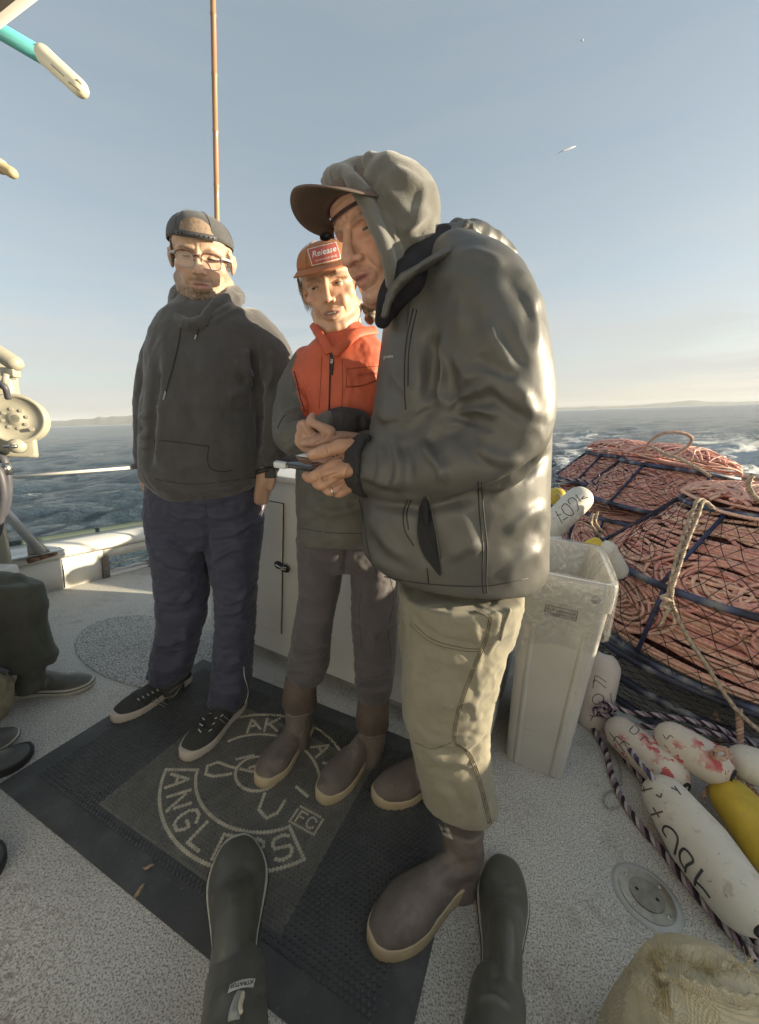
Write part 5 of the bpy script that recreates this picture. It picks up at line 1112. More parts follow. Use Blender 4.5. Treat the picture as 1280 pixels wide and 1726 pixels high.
# collars
M_org = pm('orange_shell', (.56, .115, .055), .6, var=.08, vs=20, bump=.08, bs=200)
s = S(); cl = [P(528, 546, yk-.03), P(536, 560, yk-.09), P(550, 582, yk-.125), P(556, 596, yk-.13)]; pl = smooth_poly(cl, 5); s.tube(pl, [.015]*len(pl), n=10, flat=.35, up=(0, 1, 0)); cl = [P(562, 596, yk-.13), P(576, 584, yk-.125), P(602, 562, yk-.11), P(634, 556, yk-.04)]; pl = smooth_poly(cl, 5); s.tube(pl, [.014, *([.016]*(len(pl)-1))], n=10, flat=.4, up=(0, 1, 0)); V, Q = remesh(s, .003, 2); finish('collar', V, Q, M_org, kid)
s = S(); rr_ = [P(532, 548, yk-.02), P(548, 572, yk-.085), P(566, 578, yk-.10), P(588, 572, yk-.085), P(612, 556, yk-.05), P(630, 540, yk), P(636, 528, yk+.05), P(600, 516, yk+.08), P(550, 524, yk+.07)]; pl = smooth_poly(rr_+[rr_[0]], 5); s.tube(pl, [.014]*len(pl), n=10, flat=1.2, cap=False); V, Q = remesh(s, .003, 2); V = wrinkle(V, Q, .002, 40, s=2); finish('inner_hood', V, Q, pm('olive_hood', (.20, .18, .13), .9, bump=.3, bs=300), kid)
s = S(); q_ = [P(614, 522, yk-.02), P(626, 518, yk-.03), P(634, 526, yk-.02), P(622, 540, yk-.04)]; pl = smooth_poly(q_, 4); s.tube(pl, [.016]*len(pl), n=10); V, Q = remesh(s, .003, 2); V = wrinkle(V, Q, .003, 45, s=5); n_ = fbm(V*60, 2, 3); cc = np.where((n_ > .3)[:, None], (.13, .07, .06), np.where((n_ < -.1)[:, None], (.05, .04, .03), (.22, .18, .12))); finish('patterned_scarf', V, Q, M_jack, kid, col=cc)
# head
KR = head_frame((-.032, -.959, -.28), (-.246, -.264, .9325)); ko = np.array([-.190, 1.267, 1.652])
ob, T = head(ko, KR, 1.05, kid, skin=(.60, .40, .28), squint=.40, mouth_open=.5, smile=1.7, look=(.55, .25), w=1.09, jaw=1.0, iris=(.07, .04, .02), brow=(.10, .06, .035), lips=(.40, .20, .17), nose=.95)
M_ocap = pm('orange_cap_twill', (.40, .16, .06), .8, var=.10, vs=30, weave=.3, ws=500); M_opatch = pm('red_patch', (.42, .09, .07), .75, var=.08, vs=40)
capo, CV_, CB, nA, nB = dome_cap(T, kid, M_ocap, brim_dir=1, flatb=True, tilt=-.11, rise=.060, zc=.056, r=(.087, .106), brim_len=.060, brim_w=.088, drop=.012, mb=pm('orange_brim', (.42, .15, .06), .75, var=.1, vs=40, weave=.3, ws=400))
tcap = bvh_obj(capo)
def rr(x0, y0, x1, y1, r, k=5):
    o_ = []
    for cx_, cy_, a0_ in ((x1-r, y1-r, 0), (x0+r, y1-r, 90), (x0+r, y0+r, 180), (x1-r, y0+r, 270)):
        for t in range(k+1): a = math.radians(a0_+90*t/k); o_.append((cx_+r*math.cos(a), cy_+r*math.sin(a)))
    return o_
def patch_grid(x0, y0, x1, y1, n=8, m=6):
    V2 = [(x0+(x1-x0)*i/n, y0+(y1-y0)*j/m) for j in range(m+1) for i in range(n+1)]; return V2, [(j*(n+1)+i, j*(n+1)+i+1, (j+1)*(n+1)+i+1, (j+1)*(n+1)+i) for j in range(m) for i in range(n)]
A_ = aff(547, 429, 24, -6, -4, -13.5)     # patch axes: half width, half height
v2, f2 = patch_grid(-1, -1, 1, 1, 12, 8); pw = decal('patch_border', v2, f2, A_, tcap, M_ink, capo, .0035); v2, f2 = patch_grid(-.93, -.88, .93, .88, 12, 8); decal('patch', v2, f2, A_, tcap, M_opatch, capo, .0045)
tv, tf = text_mesh('Release', 1.0, shear=.25, bold=.015); decal('patch_lettering', tv, tf, aff(546.5, 426.5, 12.6, -3.4, -2.8, -12.5), tcap, M_ink, capo, .0055)
tv, tf = text_mesh('SPORTS FISHING', 1.0, bold=.012); decal('patch_lettering', tv, tf, aff(550, 436.5, 4.6, -1.2, -.9, -4.0), tcap, M_ink, capo, .0055)
rng = random.Random(9); s = S()
for k in range(260):
    sd = rng.choice((-1, -1, 1)); z0 = rng.uniform(.02, .052); y0 = rng.uniform(-.07, .030); p = np.array([sd*(.084-.3*max(0, y0-.02)), y0, z0]); L_ = rng.uniform(.05, .085) if y0 < .01 else rng.uniform(.03, .05)
    s.tube([T(p), T(p+np.array([sd*.006, .002, -L_*.5])), T(p+np.array([sd*(.004+rng.uniform(-.004, .006)), rng.uniform(-.010, .006), -L_]))], [.0009, .0008, .0003], n=3)
s.obj('hair', pm('brown_hair', (.26, .18, .10), .6, var=.3, vs=150), kid, kind='stuff')
s = S(); s.tube([T((0, .091, -.0665)), T((.010, .089, -.0660)), T((-.012, .088, -.0660))], .002, n=8); 
s = S(); s.box(T((0, .0950, -.0668)), (.0125, .0025, .0017), KR, .001); s.obj('teeth', pm('teeth', (.62, .58, .50), .3), kid)
# hand held palm up in front (his left)
def skin_hand(par, s, base, vox=.0023, extra=None):
    V, Q = remesh(s, vox, 2, .45)
    c = np.ones((len(V), 3))*np.array(base)*(1+.06*fbm(V*80, 2, 4))[:, None]
    return V, Q, c
s = S(); yh_ = 1.045
ptube(s, [(600, 738, yh_+.05, 17), (580, 736, yh_+.03, 17), (560, 738, yh_+.01, 20), (535, 742, yh_, 22), (524, 744, yh_, 20)], flat=.55, n=20)
ptube(s, [(556, 728, yh_-.012, 11), (538, 718, yh_-.018, 8), (524, 710, yh_-.018, 7.5), (526, 703, yh_-.010, 6.5), (527, 700, yh_-.006, 5.5)], n=12)
ptube(s, [(530, 736, yh_-.005, 8), (516, 722, yh_-.014, 7.5), (511, 714, yh_-.020, 6.5)], n=12)
ptube(s, [(526, 742, yh_, 8), (510, 732, yh_-.008, 7.2), (506, 720, yh_-.012, 6.2), (507, 714, yh_-.014, 5.5)], n=12)
ptube(s, [(526, 752, yh_, 8), (512, 746, yh_-.006, 7), (503, 738, yh_-.012, 6), (504, 730, yh_-.016, 5)], n=12)
ptube(s, [(528, 760, yh_, 7.5), (514, 756, yh_-.002, 6.5), (504, 748, yh_-.008, 5.5), (501, 744, yh_-.010, 4.8)], n=12)
V, Q, c = skin_hand(kid, s, (.50, .31, .23)); V = folds(V, Q, [(-3.5, 2, [(532, 728), (524, 735), (520, 745)]), (-3, 2, [(552, 730), (545, 740), (530, 748)]), (-2, 1.5, [(528, 756), (515, 752)])]); finish('hand', V, Q, M_skin, kid, col=c)

# ================================================================== older man in grey rain jacket
cp = G(745, 1500); cap_ = thing('person', (float(cp[0]), float(cp[1]), 0), 'older man in grey rain jacket with fleece hood over his cap looking at a phone', 'person')
# trousers
s = S(); yc = .93
rows(s, [(668, 878, 985, yc, .17), (672, 872, 1020, yc, .165), (680, 866, 1050, yc, .14), (700, 862, 1080, yc, .10)], sq=2.4)
rows(s, [(684, 868, 1010, yc-.06, .095), (682, 862, 1060, yc-.06, .095), (678, 851, 1110, yc-.065, .092), (676, 838, 1160, yc-.07, .088), (679, 827, 1205, yc-.075, .085), (692, 826, 1250, yc-.075, .082), (703, 829, 1300, yc-.075, .080), (712, 833, 1340, yc-.07, .078), (726, 834, 1374, yc-.065, .075, 1380, .8), (738, 832, 1388, yc-.06, .070, 1394, .9)], sq=2.15)
rows(s, [(672, 800, 1010, yc+.09, .085), (671, 790, 1070, yc+.10, .08), (680, 785, 1130, yc+.11, .078), (690, 780, 1200, yc+.13, .074), (700, 775, 1270, yc+.16, .066)], sq=2.1)
V, Q = remesh(s, .0052, 7, .6)
V = folds(V, Q, [
 (-9, 4, [(694, 1028), (720, 1062), (770, 1082), (812, 1086)]), (5, 4, [(692, 1040), (720, 1074), (765, 1094)]), (7, 9, [(730, 1130), (770, 1120), (800, 1135)], 1), (-6, 8, [(735, 1160), (780, 1150), (805, 1165)]), (9, 8, [(745, 1195), (780, 1180), (800, 1190)], 1), (8, 9, [(690, 1190), (705, 1225), (735, 1250), (775, 1255)], -1), (-12, 6, [(730, 1262), (765, 1272), (800, 1262)]), (14, 6, [(722, 1270), (750, 1285), (790, 1282)], 1), (-8, 6, [(722, 1292), (760, 1302), (800, 1300)]),
 (10, 7, [(778, 1265), (800, 1250), (820, 1225)], 1), (-9, 5, [(790, 1268), (806, 1258), (822, 1240)]), (7, 8, [(730, 1320), (760, 1345), (770, 1375)]), (-6, 7, [(755, 1315), (775, 1345), (790, 1370)]), (7, 6, [(795, 1320), (802, 1350), (800, 1385)]), (6, 8, [(700, 1110), (698, 1160), (705, 1210)]), (7, 6, [(800, 1050), (812, 1100), (800, 1140)], -1), (5, 6, [(840, 1030), (836, 1070), (820, 1110)]), (6, 5, [(812, 1160), (800, 1190), (806, 1215)])], gain=.85); V = lap(V, Q, 3, .5)
V = wrinkle(V, Q, .0020, 13, (1, 1, 1.8), 54); V = wrinkle(V, Q, .0017, 30, (1, 1, 1.5), s=55)
ct = finish('trousers', V, Q, M_khaki, cap_); tr = bvh(V, Q)
M_kseam = pm('khaki_seam', (.13, .11, .07), .9)
for d in (-3, 0, 3):
    s = seam(tr, [(828+d, 1035), (822+d, 1070), (806+d, 1110), (790+d, 1150), (776+d, 1190), (768+d, 1225), (768+d, 1252), (786+d, 1264), (800+d, 1290), (812+d, 1330), (822+d, 1370), (826+d, 1388)], .0010, .0004); s.obj('side_seam', M_kseam, ct)
s = seam(tr, [(694, 1048), (730, 1078), (780, 1092), (812, 1094)], .0011, .0003); seam(tr, [(692, 1053), (728, 1083), (780, 1097), (812, 1098)], .0009, .0003, s=s); seam(tr, [(700, 1252), (730, 1262), (766, 1250)], .0009, .0003, s=s); seam(tr, [(800, 1030), (822, 1040), (826, 1052)], .0014, .0005, s=s); s.obj('knee_seams', M_kseam, ct)
s = seam(tr, [(860, 1028), (850, 1050), (843, 1078)], .0035, .002); s.obj('tool_loop', M_khaki, ct)
# boots
V, Q, so_, T, Lf = boot(cap_, G(636, 1600)+[-.02, -.01, 0], G(800, 1475)+[.02, .02, 0], [(P(764, 1520, .84), .062), (P(775, 1475, .85), .056), (P(779, 1425, .86), .054), (P(782, 1385, .865), .056)], M_sole, M_bootb, W_=.130, sole_h=.038, side=-1, toe_h=.090, inst=.115)
V = folds(V, Q, [(-5, 7, [(742, 1490), (770, 1500), (806, 1485)]), (4, 6, [(742, 1470), (770, 1478), (806, 1466)]), (-4, 6, [(745, 1452), (770, 1458), (808, 1448)])]); V = wrinkle(V, Q, .0018, 18, s=16); bo = finish('boot', V, Q, M_bootb, cap_); tr = bvh(V, Q)
v2, f2 = patch_grid(-1, -1, 1, 1, 4, 4); decal('boot_label', v2, f2, aff(752, 1402, 9, 4, 4, 9), tr, M_rimw, bo, .002); tv, tf = text_mesh('XTRATUF', 1.0); decal('label_text', tv, tf, aff(753, 1402, 3.4, 1.5, -1.2, 3.5), tr, M_dark, bo, .003)
V, Q, so_, T, Lf = boot(cap_, G(633, 1352)+[-.01, -.01, 0], G(770, 1290), [(P(726, 1320, 1.10), .058), (P(735, 1280, 1.10), .052), (P(740, 1240, 1.10), .052)], M_sole, M_bootb, W_=.128, sole_h=.036, side=1, toe_h=.088, inst=.115)
V = wrinkle(V, Q, .0018, 18, s=17); finish('boot', V, Q, M_bootb, cap_)
# jacket
s = S(); yj = .98
rows(s, [(700, 800, 412, yj-.02, .10), (672, 848, 440, yj-.02, .15), (655, 886, 480, yj, .19), (644, 905, 530, yj, .205), (636, 915, 590, yj, .210), (626, 920, 660, yj, .210), (616, 922, 730, yj, .205), (609, 921, 800, yj, .20), (606, 921, 870, yj, .20), (607, 920, 925, yj, .195), (616, 915, 968, yj, .192, 975, .7), (632, 906, 992, yj, .190, 1004, .9), (648, 898, 1000, yj, .186, 1014, .95)], sq=2.3, n=36)
ptube(s, [(770, 470, .86, 70), (806, 510, .82, 86), (832, 580, .80, 86), (850, 650, .79, 80), (858, 705, .79, 73), (846, 752, .79, 66), (810, 776, .79, 62), (750, 785, .82, 58), (690, 790, .86, 54), (640, 790, .90, 48), (614, 787, .92, 44)], n=28)
V, Q = remesh(s, .0055, 8, .6)
J = [ # chest / armpit
 (20, 9, [(745, 570), (742, 610), (735, 660), (742, 690)], 1), (-16, 12, [(728, 560), (722, 620), (718, 680)]), (9, 7, [(697, 500), (692, 560), (700, 620), (706, 660)], 1), (8, 8, [(640, 690), (650, 715), (690, 712), (720, 690)], 1), (-9, 8, [(650, 730), (690, 725), (725, 705)]), (7, 8, [(660, 620), (680, 650), (705, 668)]),
 # elbow pinch
 (18, 7, [(752, 690), (775, 672), (805, 660), (830, 650)], 1), (-9, 7, [(758, 680), (780, 664), (800, 655)]), (16, 6, [(770, 700), (800, 690), (840, 700)], 1), (-8, 7, [(775, 690), (805, 678), (835, 682)]), (13, 8, [(745, 715), (770, 712), (800, 722), (840, 735)], -1), (12, 7, [(815, 640), (845, 665), (880, 690), (905, 700)], 1), (-10, 7, [(820, 660), (850, 685), (885, 706)]),
 (11, 8, [(780, 640), (820, 635), (860, 650), (895, 685)], 1), (9, 9, [(770, 600), (790, 630), (780, 660)], -1), (-7, 8, [(800, 600), (830, 620), (870, 640)]), (10, 9, [(820, 540), (845, 580), (870, 625)], -1), (-8, 8, [(840, 545), (862, 585), (885, 620)]), (6, 9, [(880, 490), (900, 530), (908, 590)]),
 # forearm outline against the body
 (-24, 7, [(625, 846), (700, 856), (790, 842), (870, 808), (925, 765)]), (-16, 7, [(628, 722), (690, 706), (745, 684)]), (-12, 9, [(742, 575), (733, 630), (738, 680)]),
 (14, 8, [(712, 740), (720, 765), (742, 790), (735, 812)], 1), (-12, 8, [(726, 735), (740, 760), (752, 785)]), (12, 8, [(660, 740), (668, 765), (670, 800), (660, 830)], 1), (-9, 8, [(680, 745), (688, 775), (690, 810)]), (8, 7, [(640, 745), (645, 780), (640, 825)]), (-9, 8, [(780, 735), (800, 765), (840, 790)]), (8, 8, [(800, 745), (830, 772), (880, 778)]), (6, 7, [(612, 800), (640, 815), (680, 820)]), (-6, 6, [(612, 812), (640, 826), (670, 832)]),
 # lower body
 (7, 13, [(918, 850), (885, 868), (855, 900)], 1), (-5, 14, [(915, 890), (885, 905), (850, 935)]), (6, 14, [(915, 925), (880, 940), (845, 975)], 1), (5, 8, [(770, 860), (790, 900), (800, 950)]), (4, 8, [(640, 870), (655, 915), (690, 955)]), (5, 8, [(760, 470), (775, 510), (770, 560)]), (-16, 15, [(714, 850), (716, 895), (734, 950)]), (9, 12, [(760, 945), (790, 925), (815, 930)], 1), (7, 10, [(620, 860), (640, 900), (680, 940)]), (-6, 9, [(620, 900), (650, 940), (700, 965)]),
 # shoulders / yoke
 (8, 8, [(770, 440), (800, 430), (850, 450)], 1), (7, 10, [(720, 480), (760, 460), (800, 470)]), (-6, 9, [(850, 470), (880, 500), (900, 545)]), (-7, 8, [(760, 500), (790, 520), (805, 560)]), (6, 7, [(870, 455), (895, 480), (910, 520)])]
V = folds(V, Q, J, .02, 1.1); V = lap(V, Q, 6, .5)
V = wrinkle(V, Q, .0010, 7, (1, 1, 1), 61, o=2); V = wrinkle(V, Q, .0006, 22, s=62)
jk = finish('rain_jacket', V, Q, M_rain, cap_); tr = bvh(V, Q)
M_zline = pm('jacket_seam', (.018, .018, .02), .6)
seams_each(tr, [[(697, 520), (688, 560), (683, 600), (682, 650), (684, 690)], [(703, 522), (694, 562), (689, 602), (688, 650)], [(806, 812), (808, 860), (814, 920), (813, 970), (815, 1000)], [(812, 812), (815, 860), (821, 920), (820, 970), (821, 1000)], [(688, 842), (680, 865), (683, 895), (698, 920)], [(693, 842), (686, 866), (689, 893)], [(720, 958), (723, 984)], [(606, 842), (614, 880), (622, 930), (630, 955), (636, 970)], [(648, 972), (720, 984), (815, 988), (890, 975)]], .0014, .0004, 'jacket_seam', M_zline, jk)
# open pocket
pk = [(712, 838), (704, 870), (703, 900), (712, 932), (730, 955), (744, 968), (740, 930), (735, 890), (728, 860), (718, 836)]
q = onto(tr, smooth_poly(pk+[pk[0]], 4)[:-1], .0070); c_ = sum(q)/len(q); s = S(); s.V = []; V_ = np.array([c_]+q); mesh('pocket_opening', V_, [(0, i+1, (i+1) % len(q)+1) for i in range(len(q))], pm('pocket_dark', (.012, .012, .014), .8), jk)
s = seam(tr, [(714, 836), (705, 868), (703, 900), (713, 934), (732, 957), (746, 970)], .0022, .001); seam(tr, [(722, 836), (730, 868), (737, 905), (742, 940)], .0024, .0015, s=s); s.obj('pocket_edge', M_rain, jk)
tv, tf = text_mesh('grundens', 1.0, bold=.01); decal('chest_print', tv, tf, aff(656, 601, 4.4, -.5, .4, -8.0), tr, M_ink, jk, .0015)
s = seam(tr, [(806, 611), (835, 611), (858, 616)], .0006, .0004); s.obj('elbow_crease', M_ink, jk) if False else None
# collar and lowered rain hood, dark inner lining
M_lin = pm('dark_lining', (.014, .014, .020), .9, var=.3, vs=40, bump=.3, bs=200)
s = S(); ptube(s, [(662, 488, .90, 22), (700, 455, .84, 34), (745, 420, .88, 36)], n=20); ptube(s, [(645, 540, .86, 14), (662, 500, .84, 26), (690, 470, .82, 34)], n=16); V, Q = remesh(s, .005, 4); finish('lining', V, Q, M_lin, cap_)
s = S(); cl = [P(648, 536, .775), P(655, 510, .77), P(664, 488, .775), P(690, 462, .765), P(730, 438, .77), P(770, 420, .80), P(810, 415, .86)]; pl = smooth_poly(cl, 5); s.tube(pl, [.005]*8+[.007]*(len(pl)-8), n=12, flat=2.2, up=(0, 1, 0))
ptube(s, [(745, 412, .86, 20), (780, 400, .88, 26), (820, 412, .92, 26), (850, 432, .98, 22)], n=18, flat=.8); ptube(s, [(770, 385, 1.0, 16), (800, 398, .98, 22), (840, 425, 1.0, 20)], n=18)
V, Q = remesh(s, .0045, 4); V = folds(V, Q, [(9, 5, [(745, 405), (775, 392), (790, 375)], 1), (-8, 5, [(750, 415), (785, 402), (815, 402)]), (8, 5, [(760, 425), (800, 412), (845, 432)], 1), (7, 5, [(780, 378), (800, 392), (822, 410)], 1)]); V = wrinkle(V, Q, .004, 20, s=71); finish('rain_hood', V, Q, M_rain, cap_)
# cuff
s = S(); ptube(s, [(628, 786, .912, 54), (604, 784, .928, 50)], rnd=False, n=30); V, Q = remesh(s, .004, 3); V = wrinkle(V, Q, .003, 30, s=4); V = folds(V, Q, [(5, 4, [(598, 745), (604, 780), (600, 825)])]); finish('cuff', V, Q, pm('velcro_cuff', (.030, .030, .032), .9, bump=.5, bs=400), jk)
# head
CRr = head_frame((-.623, -.624, -.472), (-.416, -.247, .875)); co_ = np.array([-.036, .919, 1.657])
ob, T = head(co_, CRr, 1.08, cap_, skin=(.64, .38, .28), beard=((.36, .25, .20), .35, .15), squint=.62, look=(-.3, -.3), w=1.0, jaw=1.05, age=1.5, brow=(.22, .15, .10), lips=(.38, .15, .13), nose=1.15, mouth_open=.25, iris=(.06, .06, .05))
M_ccap = pm('brown_cap_twill', (.17, .125, .105), .85, var=.08, vs=40, weave=.4, ws=420); M_cdark = pm('cap_dark_trim', (.06, .03, .03), .8)
capo, CV_, CB, nA, nB = dome_cap(T, cap_, M_ccap, brim_dir=1, tilt=.24, rise=.046, zc=.040, r=(.084, .104), brim_len=.080, brim_w=.080, drop=-.004, curve=8.5, span=.92, m2=M_cdark, mb=M_ccap)
tb = bvh_obj([c for c in capo.children if c.name.startswith('brim')][0])
for k in range(8):   # rows of brim stitching
    f_ = .22+.085*k; nv1 = 9; pts = []
    for i in range(1, 26):
        j = f_*8; j0 = int(j); a = CB[i*nv1+j0]*(1-(j-j0))+CB[i*nv1+min(8, j0+1)]*(j-j0); pts.append(T(a-np.array([0, 0, .0026])))
    s = S(); s.tube(pts, .0006, n=4); s.obj('brim_stitching', M_kseam, capo)
th = np.linspace(0, 6.283, 24, endpoint=False); v2 = [(0, 0)]+[(math.cos(a), math.sin(a)) for a in th]; decal('round_sticker', v2, [(0, i+1, (i+1) % 24+1) for i in range(24)], aff(549, 398, 10, 0, 0, -8.5), tb, pm('sticker_navy', (.012, .016, .028), .5), capo, .003)
tv, tf = text_mesh('R', 1.0, shear=.2, bold=.02); decal('sticker_letter', tv, tf, aff(549, 398, 11, -2, 0, -11), tb, pm('sticker_grey', (.12, .15, .18), .5), capo, .004)
s = S(); s.loft([[T((math.sin(a)*(.087+.001), -.010+math.cos(a)*(.107+.001), z)) for z in (.036, .042)] for a in np.linspace(-1.4, 1.4, 20)], cap=False, closed=False); s.obj('brim_seam', M_cdark, capo)
# fleece hood over the cap
s = S(); yh2 = .965
yh2 = .925; pell(s, 670, 386, yh2, 64, 64, .150, .12); pell(s, 652, 368, yh2-.0, 52, 46, .146, .2); pell(s, 682, 422, yh2, 56, 62, .140); pell(s, 626, 350, yh2+.01, 30, 26, .132, .3); pell(s, 696, 392, yh2, 44, 68, .13); pell(s, 650, 440, yh2-.01, 30, 66, .120); pell(s, 668, 480, yh2-.0, 26, 50, .12)
V, Q = remesh(s, .0055, 6)
# open the hood in front of the face: push hood surface back from the face cavity
uvh, dz_ = PR(V); rimx = np.interp(uvh[:, 1], [255, 290, 300, 312, 340, 375, 408, 440, 470, 500, 530], [540, 560, 600, 614, 626, 640, 652, 660, 664, 666, 668]); dxh = np.clip(rimx-uvh[:, 0], 0, 400)*np.clip((uvh[:, 1]-318)/14, 0, 1); V = V+np.outer(dxh*dz_/FPX, cR)
fl = (V-co_)@CRr/1.03
V = lap(V, Q, 3, .5)
V = folds(V, Q, [(6, 9, [(640, 290), (648, 318), (668, 345), (695, 370)], 1), (-4, 12, [(660, 310), (690, 330), (700, 350)]), (6, 10, [(660, 278), (690, 292), (712, 312)], -1), (6, 10, [(708, 300), (710, 340), (694, 378)], 1), (6, 9, [(668, 388), (690, 388), (708, 374), (726, 352)], 1), (8, 6, [(700, 410), (715, 400), (735, 388)], 1), (-9, 6, [(702, 395), (716, 388), (730, 378)]), (9, 6, [(608, 285), (630, 310), (645, 350), (665, 400), (668, 440)], -1), (-7, 5, [(618, 300), (632, 330), (650, 375), (662, 420)]), (6, 8, [(730, 300), (738, 340), (735, 370)])])
V = lap(V, Q, 2, .5); V = wrinkle(V, Q, .0012, 16, s=81); fh = finish('fleece_hood', V, Q, M_fleece, cap_)
s = S(); rim = [(550, 308, .92), (562, 298, .88), (584, 296, .84), (602, 312, .815), (618, 340, .81), (632, 375, .805), (646, 408, .80), (656, 440, .80), (661, 470, .81), (662, 500, .83)]
pl = smooth_poly([P(*r) for r in rim], 5); rad = np.interp(np.linspace(0, 1, len(pl)), [0, .15, .5, 1], [.010, .016, .015, .013]); s.tube(pl, list(rad), n=14, flat=1.3, up=(0, 1, 0), rnd=True)
rim2 = [(578, 296, .88), (606, 296, .845), (628, 322, .83), (642, 360, .825), (658, 400, .82), (668, 440, .825), (672, 480, .835)]
pl = smooth_poly([P(*r) for r in rim2], 5); s.tube(pl, [.019]*len(pl), n=14, up=(0, 1, 0), rnd=True)
pl = smooth_poly([P(562, 306, .90), P(580, 297, .865), P(604, 292, .85), P(626, 300, .85), P(644, 320, .85)], 5); s.tube(pl, list(np.linspace(.018, .034, len(pl))), n=16, up=(0, 1, 0), rnd=True)
V, Q = remesh(s, .004, 6, .6); V = wrinkle(V, Q, .0012, 30, s=82); finish('hood_rim', V, Q, M_fleece, cap_)
s = S(); pl = smooth_poly([P(700, 455, .80), P(662, 480, .79), P(654, 505, .80), P(648, 530, .81)], 5); s.tube(pl, .0022, n=6); s.obj('hood_zip', M_steel, cap_)
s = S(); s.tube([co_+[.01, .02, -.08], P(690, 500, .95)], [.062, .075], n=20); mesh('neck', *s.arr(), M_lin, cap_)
# left hand round the phone
s = S(); yz = .885
ptube(s, [(612, 792, .925, 38), (592, 790, .905, 38), (575, 790, .89, 38), (562, 792, .885, 33)], flat=.42, n=24)
ptube(s, [(626, 786, .94, 36), (600, 782, .915, 34)], flat=.75, n=20); ptube(s, [(622, 768, .93, 22), (600, 756, .905, 17.5), (584, 753, .887, 13.5), (572, 753, .88, 13.2), (560, 757, .875, 11.2), (546, 761, .869, 11.8), (536, 764, .866, 10.6), (526, 767, .866, 8.8)], n=14)
ptube(s, [(570, 782, .880, 13), (558, 789, .865, 12), (546, 795, .858, 10), (533, 802, .850, 10.6), (523, 806, .860, 9), (516, 802, .880, 7.6)], n=14)
ptube(s, [(572, 800, .880, 12), (556, 812, .858, 10), (542, 818, .850, 9), (534, 816, .862, 8)], n=14)
ptube(s, [(580, 812, .885, 11.5), (566, 824, .862, 9.5), (556, 828, .855, 8.5), (550, 824, .866, 8)], n=14)
ptube(s, [(592, 818, .892, 11), (580, 828, .872, 8.5), (570, 832, .864, 7.5), (564, 828, .872, 7)], n=14)
V, Q, c = skin_hand(cap_, s, (.50, .285, .185)); V = folds(V, Q, [(-2.5, 2, [(540, 757), (541, 768)]), (-2, 1.6, [(546, 756), (547, 768)]), (-4, 2.2, [(600, 762), (580, 768), (566, 772)]), (-5, 2, [(542, 810), (556, 803), (572, 796)]), (-4, 2, [(552, 824), (566, 815), (580, 808)]), (-2.5, 1.5, [(534, 796), (538, 808)]), (-2.5, 1.5, [(552, 752), (554, 764)]), (3, 3, [(596, 770), (584, 790), (578, 806)]), (-3, 1.8, [(556, 822), (575, 812)]), (2, 4, [(585, 780), (575, 790)]), (-2.5, 1.8, [(572, 828), (590, 820)])]); hnd = finish('hand', V, Q, M_skin, cap_, col=c); th_ = bvh(V, Q)
v2 = [(0, 0)]+[(math.cos(a), math.sin(a)) for a in th]; decal('thumbnail', v2, [(0, i+1, (i+1) % 24+1) for i in range(24)], aff(526, 763, 6.5, -1.5, 1, -4.2), th_, pm('nail', (.55, .36, .28), .3, coat=.3), hnd, .0006)
s = seam(th_, [(559, 823), (560, 829), (562, 833)], .0022, .001); s.obj('ring', pm('silver_ring', (.7, .68, .62), .2, 1), cap_)
# right hand beyond the phone
s = S(); ptube(s, [(640, 800, 1.08, 24), (600, 792, 1.03, 26), (570, 786, .985, 26), (552, 784, .965, 22)], flat=.6, n=20)
for k in range(4): ptube(s, [(556, 776+k*7, .965, 8), (540, 778+k*6, .955, 7), (528, 782+k*5, .945, 6.5)], n=10)
V, Q, c = skin_hand(cap_, s, (.48, .27, .18), .003); finish('hand', V, Q, M_skin, cap_, col=c)
s = S(); ptube(s, [(700, 760, 1.12, 46), (650, 795, 1.09, 40), (625, 798, 1.06, 34)], n=20); V, Q = remesh(s, .006, 4); finish('sleeve', V, Q, M_rain, cap_)
# phone in his hand (a thing of its own)
a_, b_ = P(476, 783, .925), P(556, 795, .90); ux = (b_-a_)/np.linalg.norm(b_-a_); nz = np.array([.0, -.28, 1.0]); nz -= ux*(nz@ux); nz /= np.linalg.norm(nz); uy = np.cross(nz, ux); RP = np.stack([ux, uy, nz], 1); pc = (a_+b_)/2+uy*.030
ph = thing('phone', tuple(pc), 'dark smartphone in a case held flat in the older man\'s hands', 'phone')
s = S(); s.box(pc, (np.linalg.norm(b_-a_)/2+.012, .036, .0055), RP, .005); s.obj('case', pm('phone_case', (.05, .055, .065), .3, coat=.4), ph)
s = S(); s.box(pc+nz*.0052, (np.linalg.norm(b_-a_)/2+.006, .0325, .0009), RP, .0006); s.obj('screen', pm('phone_screen', (.02, .02, .025), .05, coat=1), ph)
for t in (-.012, .010):
    s = S(); s.box(pc-uy*.0365+ux*(.01+t), (.007, .0012, .0018), RP, .001); s.obj('side_button', M_zip, ph)
s = S(); s.box(a_-ux*.004-uy*.0-nz*.001, (.016, .008, .0075), RP, .003); s.obj('white_bumper', pm('white_plastic', (.66, .70, .72), .35), ph)
s = S(); s.tube([a_+ux*.014-nz*.001, a_+ux*.018-nz*.001], .0065, n=12); s.obj('gold_ring_trim', pm('copper_trim', (.55, .35, .2), .3, .6), ph)
s = S(); s.prism([(-.02, 0), (.015, 0), (.03, .035), (-.005, .03)], 0, .001, lambda V: pc+np.outer(V[:, 0]-.03, ux)+np.outer(V[:, 1]+.02, uy)+np.outer(V[:, 2]+.007, nz)); s.obj('paper_slip', pm('paper', (.7, .7, .68), .8), ph)

